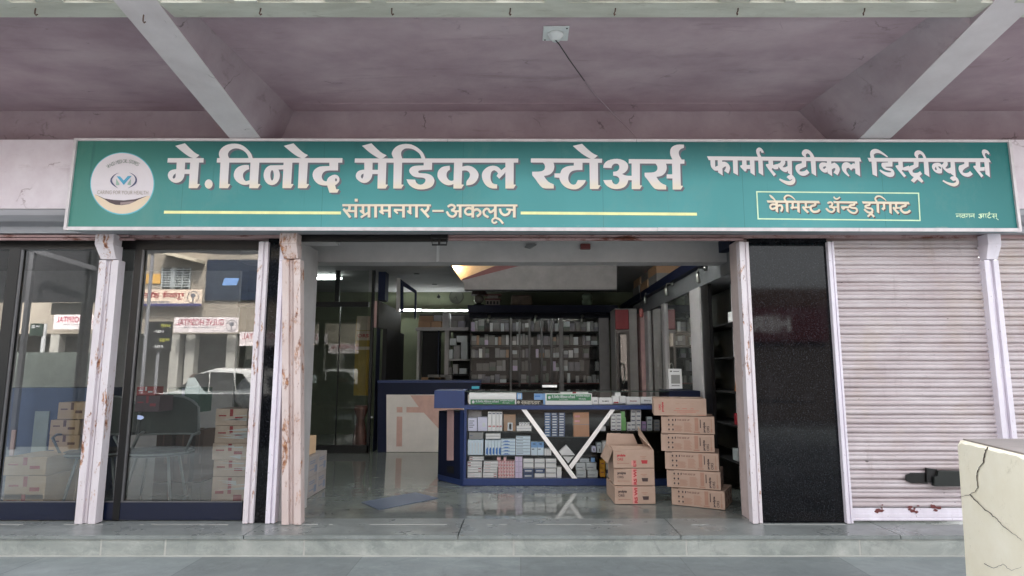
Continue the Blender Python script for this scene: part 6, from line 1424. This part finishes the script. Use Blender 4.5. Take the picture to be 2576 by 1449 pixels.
# office chairs
M_CHF = simple('pale_chair_frame', (.50, .52, .52), .3)
def chair(x, y, rz, label):
    t = thing('office_chair', (0, 0, 0), label, 'chair', 'mesh back office chairs')
    mb = MB(); n = 14
    for i in range(n + 1):
        a = -1.15 + 2.3 * i / n
        for z, k in ((.0, 1), (.40, .93)): mb.v.append((.26 * math.sin(a) * k, .22 * math.cos(a) * .55 + .10, .62 + z * (1 - .35 * abs(math.sin(a)) ** 2.2)))
    for i in range(n): mb.f.append((i * 2, i * 2 + 2, i * 2 + 3, i * 2 + 1))
    m = simple('grey_green_mesh', (.26, .29, .27), .6); mb.build('backrest', m, t)
    rim = [mb.v[i * 2 + 1] for i in range(n + 1)] + [mb.v[i * 2] for i in range(n, -1, -1)]
    MB().tube(rim, .011, 6, True).build('back_frame', M_CHF, t, True)
    MB().lathe([(.22, .44), (.25, .455), (.25, .48), (.2, .50)], (0, -.03, 0), 24).build('seat', M_BLACK, t, True)
    MB().tube([(.25 * math.cos(a), -.03 + .25 * math.sin(a), .47) for a in [i * math.pi / 10 for i in range(20)]], .010, 6, True).build('seat_frame', M_CHF, t, True)
    for s in (-1, 1): MB().tube([(s * .25, .12, .64), (s * .29, -.02, .66), (s * .28, -.16, .64), (s * .23, -.12, .47)], .012, 6).build('armrest', M_CHF, t, True)
    for a in range(4): an = a * math.pi / 2 + .78; MB().tube([(.16 * math.cos(an), -.03 + .16 * math.sin(an), .44), (.24 * math.cos(an), -.03 + .24 * math.sin(an), .005)], .011, 6).build('leg', M_CHF, t, True)
    t.scale = (1.3, 1.1, 1); t.location = (x, y, 0); t.rotation_euler = (0, 0, rz); return t
chair(W(405, 1100, 1.0).x, 1.0, R(8), 'dark mesh office chair behind the sliding glass window')
chair(W(230, 1100, .8).x + .0, .95, R(20), 'dark mesh office chair behind the peeling double guide')
# ------------------------------------------------------------------ across the street (seen mirrored in the shop windows)
GP = .10
def M4(a, b): return a * .32244, 562.2 + b * .32241                # zoomed crop of the window -> picture
def Rf(px, py, dist):                                                # real place of something seen mirrored, dist in front of the glass
    v = W(px, py, GP + dist); return v.x, v.z
DS = 13.5; YS = GP - DS
M_BW = simple('beige_house_paint', (.58, .545, .495), .85, scale=1.2, bump=.1)
hs = thing('hospital_building', (-9, YS, -.3), 'beige hospital building with grilled window and banners across street', 'building')
def rb_(x0, y0, x1, y1, name, m, y0_, y1_, par=hs, dist=DS, conv=M4, zmin=None):
    a = Rf(*conv(x0, y1), dist); b = Rf(*conv(x1, y0), dist); return MB().box(a[0], b[0], y0_, y1_, a[1] if zmin is None else zmin, b[1]).build(name, m, par)
za = Rf(*M4(1500, 860), DS)[1]
MB().box(-19, -3.0, YS - 6, YS, za, 7.0).build('upper_wall', M_BW, hs)
MB().box(-19, -3.0, YS - 6, YS - 1.6, -.3, za - .01).build('shopfront_wall', simple('dim_shopfront', (.32, .30, .27), .8), hs)
for px in (1360, 1480, 1800, 2010, 420, 700, 980): 
    a = Rf(*M4(px, 900), DS); MB().box(a[0] - .12, a[0] + .16, YS - .3, YS - .02, -.3, za - .012).build('pillar', simple('pale_pillar_paint', (.62, .61, .58), .8), hs)
a = Rf(*M4(1300, 250), DS); b = Rf(*M4(1600, 320), DS); c = Rf(*M4(2100, 440), DS); d_ = Rf(*M4(1000, 180), DS)
MB().slab([(a[0], a[1]), (b[0], b[1]), (b[0], b[1] + .10), (a[0], a[1] + .10)], YS + .01, YS + .5).build('sloping_eave', simple('eave_cream', (.78, .74, .66), .8), hs)
rb_(1268, 345, 1495, 510, 'window_opening', M_DARK, YS + .002, YS + .03)
wf = MB()
for x in (1272, 1345, 1360, 1372, 1430, 1488):
    p = Rf(*M4(x, 430), DS); q_ = Rf(*M4(x, 510), DS); t_ = Rf(*M4(x, 348), DS); wf.box(p[0] - (.05 if x in (1360,) else .02), p[0] + (.05 if x in (1360,) else .02), YS + .032, YS + .06, q_[1], t_[1])
for y in range(360, 512, 19): p = Rf(*M4(1268, y), DS); q_ = Rf(*M4(1495, y), DS); wf.box(p[0], q_[0], YS + .061, YS + .075, p[1] - .015, p[1] + .015)
wf.build('window_grille', simple('grille_grey', (.72, .74, .74), .5), hs)
rb_(1140, 395, 1260, 470, 'yellow_signboard', simple('yellow_sign_paint', (.80, .62, .30), .7), YS + .002, YS + .04)
rb_(1605, 285, 2400, 600, 'blue_cladding', simple('blue_cladding_glass', (.08, .13, .21), .3), YS + .002, YS + .08)
# banners (each its own thing); they read the right way round when looked at directly
M_BAN = simple('banner_white', (.86, .82, .82), .6); M_MAG = simple('banner_magenta', (.62, .12, .26), .6); M_BNAVY = simple('banner_navy', (.20, .20, .42), .6)
def mirrored_box(x0, y0, x1, y1, dist): a = Rf(*M4(x0, y1), dist); b = Rf(*M4(x1, y0), dist); return a[0], b[0], a[1], b[1]
def back_text(mb, s, xr, y, z, w_, h, bold=.03): add_text(mb, s, (xr, y, z), w_, h, (-1, 0, 0), (0, 0, 1), bold)     # faces +y
def emblem(mb, cx, y, cz, r):
    mb.tube([(cx + r * math.cos(t), y, cz + r * math.sin(t)) for t in [i * math.pi / 10 for i in range(20)]], r * .05, 5, True)
    mb.slab([(cx + r * .45 * math.cos(t), cz + r * .3 + r * .35 * math.sin(t)) for t in [i * math.pi / 6 for i in range(12)]], y - .004, y + .004); mb.box(cx - r * .12, cx + r * .12, y - .004, y + .004, cz - r * .8, cz)
def hosp_banner(x0, y0, x1, y1, label, full=True):
    X0, X1, Z0, Z1 = mirrored_box(x0, y0, x1, y1, DS - .5); y = GP - (DS - .5); t = thing('hospital_banner', ((X0 + X1) / 2, y, Z0), label, 'banner', 'hospital banners')
    MB().box(X0, X1, y - .02, y, Z0, Z1).build('banner_sheet', M_BAN, t); w_ = X1 - X0; h = Z1 - Z0
    mb = MB(); back_text(mb, 'GULVE HOSPITAL', X1 - w_ * .22, y + .004, Z0 + h * .46, w_ * .74, h * .42, .014); mb.build('banner_title', M_MAG, t)
    mb = MB(); back_text(mb, 'FRACTURE AND ACCIDENT CENTER', X1 - w_ * .35, y + .004, Z0 + h * .28, w_ * .5, h * .08, .01); back_text(mb, 'Dr. Gulve', X1 - w_ * .2, y + .004, Z0 + h * .1, w_ * .2, h * .07, .0); emblem(mb, X1 - w_ * .1, y + .008, Z0 + h * .45, h * .36)
    mb.build('banner_small_print', simple('banner_grey_print', (.42, .42, .45), .6), t); return t
hosp_banner(1352, 732, 1862, 850, 'white banner with magenta hospital name hung over the shopfronts, centre')
hosp_banner(413, 712, 920, 825, 'white banner with magenta hospital name further left, partly behind boards')
hosp_banner(1866, 845, 2376, 955, 'lower white banner with magenta hospital name at the right end')
X0, X1, Z0, Z1 = mirrored_box(880, 515, 1580, 645, DS - .3); y = GP - (DS - .3)
t = thing('hospital_banner', ((X0 + X1) / 2, y, Z0), 'cream banner with dark red Marathi hospital name under the window', 'banner'); w_ = X1 - X0; h = Z1 - Z0
MB().box(X0, X1, y - .02, y, Z0, Z1).build('banner_sheet', simple('banner_cream', (.88, .80, .72), .6), t)
mb = MB(); mb.box(X0, X1, y + .0005, y + .003, Z0, Z0 + h * .16); mb.build('banner_band', M_BNAVY, t)
mb = MB(); back_text(mb, '\u0917\u0941\u0933\u0935\u0947 \u0939\u0949\u0938\u094d\u092a\u093f\u091f\u0932', X1 - w_ * .20, y + .006, Z0 + h * .38, w_ * .74, h * .52, .02); mb.build('banner_title', simple('banner_dark_red', (.58, .12, .14), .6), t)
mb = MB(); mb.box(X1 - w_ * .8, X1 - w_ * .36, y + .003, y + .005, Z0 + h * .22, Z0 + h * .29); emblem(mb, X1 - w_ * .1, y + .008, Z0 + h * .55, h * .34); mb.build('banner_small_print', MATS['banner_grey_print'], t)
# black menu board with yellow lines, standing in the street
X0, X1, Z0, Z1 = mirrored_box(1125, 765, 1345, 1000, 7.6); y = GP - 7.6
t = thing('menu_board', ((X0 + X1) / 2, y, -.31), 'black menu board with yellow and white painted lines on a post', 'menu board')
MB().box(X0, X1, y - .03, y, Z0, Z1).build('board', M_BLACK, t); MB().box((X0 + X1) / 2 - .03, (X0 + X1) / 2 + .03, y - .05, y - .031, -.31, Z0 + .1).build('post', M_SHEET, t)
mb = MB(); w_ = X1 - X0; h = Z1 - Z0
back_text(mb, '\u092a\u094b\u0939\u0947', X1 - w_ * .05, y + .003, Z0 + h * .80, w_ * .4, h * .12); back_text(mb, '\u0935\u0921\u093e', X1 - w_ * .05, y + .003, Z0 + h * .32, w_ * .4, h * .12)
mb.build('yellow_lettering', simple('board_yellow', (.72, .72, .30), .6), t)
mb = MB(); back_text(mb, '10/-', X1 - w_ * .30, y + .003, Z0 + h * .62, w_ * .4, h * .10); back_text(mb, '10/-', X1 - w_ * .30, y + .003, Z0 + h * .12, w_ * .4, h * .10); mb.build('white_lettering', M_WHITE, t)
# dark tarpaulin awning over the street stall: hides the sky in the mirrored view
aw = thing('tarpaulin_awning', (-7, -7.5, -.3), 'dark tarpaulin awning on poles over the street stall', 'awning')
mb = MB()
a0 = Rf(*M4(1150, 243), 7.4); z_front = a0[1]
n = 24; xs_ = [-17 + i * .62 for i in range(n)]
for i, x in enumerate(xs_):
    mb.v += [(x, -7.2, z_front + .03 * math.sin(i * 1.7)), (x, -7.5, z_front + .55 + .04 * math.sin(i * 2.3))]
for i in range(n - 1): mb.f.append((i * 2, i * 2 + 2, i * 2 + 3, i * 2 + 1))
mb.build('tarpaulin', simple('dark_tarpaulin', (.14, .14, .15), .8), aw)
for px in (640, 1150): x = Rf(*M4(px, 600), 7.3)[0]; MB().tube([(x, -7.25, -.31), (x, -7.25, z_front)], .035).build('pole', M_SHEET, aw)
# dark stall with roof on the left of the mirrored view
st_ = thing('street_stall', (-12, -7.0, -.3), 'dark covered street stall with grey roof beams, left across road', 'stall')
X0, X1, Z0, Z1 = mirrored_box(190, 330, 760, 600, 6.2)
MB().box(X0 - 2.5, X1 + .1, -6.5, -6.4, Z0, Z1 + .9).build('dark_fascia', MATS['dark_tarpaulin'], st_)
p = Rf(*M4(260, 225), 6.0); q_ = Rf(*M4(740, 370), 6.0); MB().slab([(p[0], p[1]), (q_[0], q_[1]), (q_[0], q_[1] + .09), (p[0], p[1] + .09)], -5.95, -5.90).build('roof_beam', simple('dull_grey_steel', (.30, .30, .31), .7), st_)
p = Rf(*M4(240, 225), 6.0); MB().box(p[0], p[0] + .08, -5.95, -5.88, -.3, p[1]).build('post', MATS['dull_grey_steel'], st_)
for px in (650, 690): p = Rf(*M4(px, 500), 6.1); MB().box(p[0], p[0] + .05, -6.1, -6.0, -.3, 3.6).build('post', M_DARK, st_)
X0, X1, Z0, Z1 = mirrored_box(395, 620, 637, 710, 7.0); solo(MB().box(X0, X1, GP - 7.02, GP - 7.0, Z0, Z1), 'blank_board', simple('board_cream_grey', (.66, .64, .60), .7), 'plain cream board hanging beneath the street stall roof', 'board')
X0, X1, Z0, Z1 = mirrored_box(228, 780, 335, 875, 6.5); t = thing('stall_sign', ((X0 + X1) / 2, GP - 6.5, -.3), 'small dark green stall sign with white lettering on post', 'sign')
MB().box(X0, X1, GP - 6.53, GP - 6.5, Z0, Z1).build('board', simple('dark_green_board', (.14, .22, .17), .6), t); mb = MB(); back_text(mb, '\u0935\u0921\u0947', X1 - .05, GP - 6.496, Z0 + (Z1 - Z0) * .6, (X1 - X0) * .7, (Z1 - Z0) * .3); mb.build('lettering', M_WHITE, t); MB().box((X0 + X1) / 2 + .1, (X0 + X1) / 2 + .16, GP - 6.57, GP - 6.531, -.3, Z1).build('post', M_WHITE, t)
# parked white car (mirrored behind the sliding window)
def car(cx, cy, rz):
    t = thing('parked_car', (0, 0, 0), 'white hatchback SUV parked across the road with dark windows', 'car'); W2 = .88
    prof = [(-2.05, .45), (-2.1, .8), (-1.95, 1.0), (-.95, 1.12), (-.35, 1.55), (.2, 1.66), (1.3, 1.62), (1.75, 1.5), (2.0, 1.08), (2.1, .9), (2.08, .45), (1.75, .28), (-1.8, .28)]
    mb = MB(); n = len(prof); lay = ((-W2, .90), (-W2 * .98, 1.0), (W2 * .98, 1.0), (W2, .90))
    for w_, k in ((-W2, 0), (-W2 * .86, 1), (W2 * .86, 1), (W2, 0)):
        for x, z in prof:
            f = max(0, (z - 1.05) / .6); inn = f * .16
            mb.v.append((x * (1 if k else .985), (w_ - math.copysign(inn, w_)) , z - (0 if k else .02)))
    for l in range(3):
        for i in range(n): j = (i + 1) % n; mb.f.append((l * n + i, l * n + j, (l + 1) * n + j, (l + 1) * n + i))
    mb.f += [tuple(range(n)), tuple(3 * n + i for i in reversed(range(n)))]
    mb.build('body', simple('white_car_paint', (.88, .88, .87), .18, spec=.8, var=.02), t, bevel=.03)
    gl = simple('dark_car_glass', (.05, .055, .06), .08, spec=.8)
    for s in (-1, 1):
        y = s * (W2 - .075); mb = MB(); yy = y + s * .02
        for pts in ([(-.85, 1.14), (-.3, 1.50), (.15, 1.56), (.15, 1.12)], [(.22, 1.12), (.22, 1.56), (.95, 1.55), (1.05, 1.14)], [(1.12, 1.16), (1.02, 1.54), (1.25, 1.52), (1.6, 1.2)]): mb.slab([(a, b) for a, b in pts], yy - .012 + s * .06, yy + .012 + s * .012)
        mb.build('side_window', gl, t)
    mb = MB(); mb.hexa([(1.93, -.62, 1.14), (2.02, -.62, 1.12), (2.02, .62, 1.12), (1.93, .62, 1.14), (1.74, -.55, 1.48), (1.80, -.55, 1.47), (1.80, .55, 1.47), (1.74, .55, 1.48)]); mb.build('rear_window', gl, t)
    for s in (-1, 1):
        mb = MB().box(2.03, 2.12, s * .78, s * .60, .86, 1.02); mb.build('tail_light', simple('tail_light_red', (.45, .06, .07), .2), t, bevel=.02)
        for x in (-1.3, 1.3):
            MB().lathe([(.33, -.11), (.35, -.08), (.35, .08), (.33, .11)], (x, s * .80, .34), 24, 'y').build('wheel', simple('tyre_rubber', (.04, .04, .04), .8), t)
            MB().lathe([(.20, -.125), (.21, .125)], (x, s * .80, .34), 16, 'y').build('wheel_rim', M_STEEL, t)
    t.location = (cx, cy, -.31); t.rotation_euler = (0, 0, rz); return t
p = Rf(*M4(1830, 1150), 9.9); car(p[0], GP - 9.9, R(24))
# auto rickshaw like three wheeler front beside the car: pale windscreen with brown hood
p = Rf(*M4(1540, 1200), 9.0); rk_ = thing('auto_rickshaw', (p[0], GP - 9.0, -.31), 'brown hooded auto rickshaw with pale windscreen parked in road', 'auto rickshaw')
x, y = p[0], GP - 9.0
_rk0 = len(COL.objects)
MB().hexa([(x - .62, y - 2.2, .15), (x + .62, y - 2.2, .15), (x + .45, y + .1, .15), (x - .45, y + .1, .15), (x - .6, y - 2.2, .85), (x + .6, y - 2.2, .85), (x + .42, y, .8), (x - .42, y, .8)]).build('body', simple('rickshaw_brown', (.33, .18, .14), .5), rk_, bevel=.05)
MB().hexa([(x - .6, y - 2.2, 1.25), (x + .6, y - 2.2, 1.25), (x + .5, y - .3, 1.35), (x - .5, y - .3, 1.35), (x - .5, y - 2.1, 1.5), (x + .5, y - 2.1, 1.5), (x + .42, y - .4, 1.46), (x - .42, y - .4, 1.46)]).build('hood', simple('rickshaw_hood', (.30, .22, .18), .7), rk_, bevel=.05)
MB().hexa([(x - .45, y - .06, .801), (x + .45, y - .06, .801), (x + .45, y - .03, .801), (x - .45, y - .03, .801), (x - .46, y - .34, 1.349), (x + .46, y - .34, 1.349), (x + .46, y - .31, 1.349), (x - .46, y - .31, 1.349)]).build('windscreen', simple('pale_windscreen', (.66, .70, .70), .1), rk_)
MB().lathe([(.2, -.05), (.22, 0), (.2, .05)], (x, y + .1, -.09), 16, 'x').build('wheel', MATS['tyre_rubber'], rk_)
for s in (-1, 1): MB().lathe([(.2, -.05), (.22, 0), (.2, .05)], (x + s * .5, y - 1.8, -.09), 16, 'x').build('wheel', MATS['tyre_rubber'], rk_)
for ch in list(rk_.children):                        # a small, low vehicle
    for v in ch.data.vertices: v.co.x *= .72; v.co.y *= .72; v.co.z *= .86
# row of shops further right across the road, mirrored dimly in the black granite
sr = thing('shop_row', (7, -14, -.3), 'low row of shops with red signboard across the road', 'building')
MB().box(-2.9, 18, -20, -14, -.3, 3.0).build('wall', simple('shop_row_paint', (.36, .33, .31), .85), sr); MB().box(-2.9, 18, -20, -13.9, 3.3, 3.9).build('parapet', simple('shop_row_brown', (.34, .25, .20), .85), sr)
MB().box(4.2, 9.8, -13.95, -13.85, 2.2, 3.28).build('red_signboard', simple('red_sign_paint', (.34, .09, .12), .6), sr); mb = MB(); back_text(mb, 'HERO', 8.6, -13.84, 2.5, 1.8, .5); mb.build('sign_lettering', M_WHITE, sr)

# stained wall along the far side of the forecourt, then an added dark one
X0, X1, Z0, Z1 = mirrored_box(-900, 1010, 745, 1290, 6.4); yw = GP - 6.4
zb_ = Rf(100, 975, 6.4)[1]; zt_ = Rf(100, 886, 6.4)[1]
t = thing('street_wall', ((X0 + X1) / 2, yw, -.16), 'stained grey green wall with blue lower half behind the forecourt', 'wall')
MB().box(X0, X1, yw - .2, yw, zb_ + .001, zt_).build('upper_part', simple('stained_sage_plaster', (.46, .49, .46), .8, scale=3, var=.2, st=(2.5, 1, .6)), t)
MB().box(X0, X1, yw - .2, yw, -.16, zb_).build('lower_part', simple('faded_blue_plaster', (.22, .27, .36), .8, scale=3, var=.2), t)
X1b = Rf(700, 1000, 6.4)[0]; zt2 = Rf(450, 992, 6.4)[1]
solo(MB().box(X1 + .001, X1b, yw - .2, yw, -.16, zt2), 'street_wall', simple('dark_reflection_blocker', (.17, .17, .17), .8, scale=3, var=.3), 'unseen low dark wall added to darken the sliding window reflection', 'wall')  # added blocker: keeps the bright ground out of the glass reflection

# ------------------------------------------------------------------ pieces that belong to a part go one level deeper
def stem(o): return o.name.split('.')[0]
def deeper(child, host):
    for t in [o for o in COL.objects if o.parent is None]:
        hosts = [c for c in t.children if stem(c) == host]
        if not hosts: continue
        for c in [c for c in t.children if stem(c) == child]:
            h = min(hosts, key=lambda h: (sum((Vector(v) for v in h.bound_box), Vector()) - sum((Vector(v) for v in c.bound_box), Vector())).length)
            c.parent = h
for a, b in (('wheel_rim', 'wheel'), ('window_grille', 'window_opening'), ('banner_title', 'banner_sheet'), ('banner_small_print', 'banner_sheet'), ('banner_band', 'banner_sheet'), ('hand_hole', 'wing_panel'), ('wing_edge', 'wing_panel'), ('wing_skirting', 'wing_panel'),
             ('logo_mark', 'logo_disc'), ('logo_peach_base', 'logo_disc'), ('logo_ring_text', 'logo_disc'), ('logo_motto_text', 'logo_disc'), 
             ('tape_lettering', 'tape'), ('film_crease', 'carton_body'), ('clock_hand', 'clock_face'), ('screw', 'plate'), ('paint_chip', 'bottom_rail'), ('handle', 'door'), ('door_glass', 'door'), ('beam_soffit', 'cantilever_beam'), ('edge_plaster', 'edge_beam'),
             ('yellow_lettering', 'board'), ('white_lettering', 'board'), ('lettering', 'board'), ('sign_lettering', 'red_signboard'), ('red_print', 'yellow_board'), ('cream_paper', 'yellow_board')):
    deeper(a, b)
for o in COL.objects:                                # the handle part of the counter wing: its own inlay sits on the wing
    if stem(o) == 'pink_inlay' and o.parent and stem(o.parent) == 'display_counter':
        o.parent = [c for c in o.parent.children if stem(c) == 'wing_panel'][0]
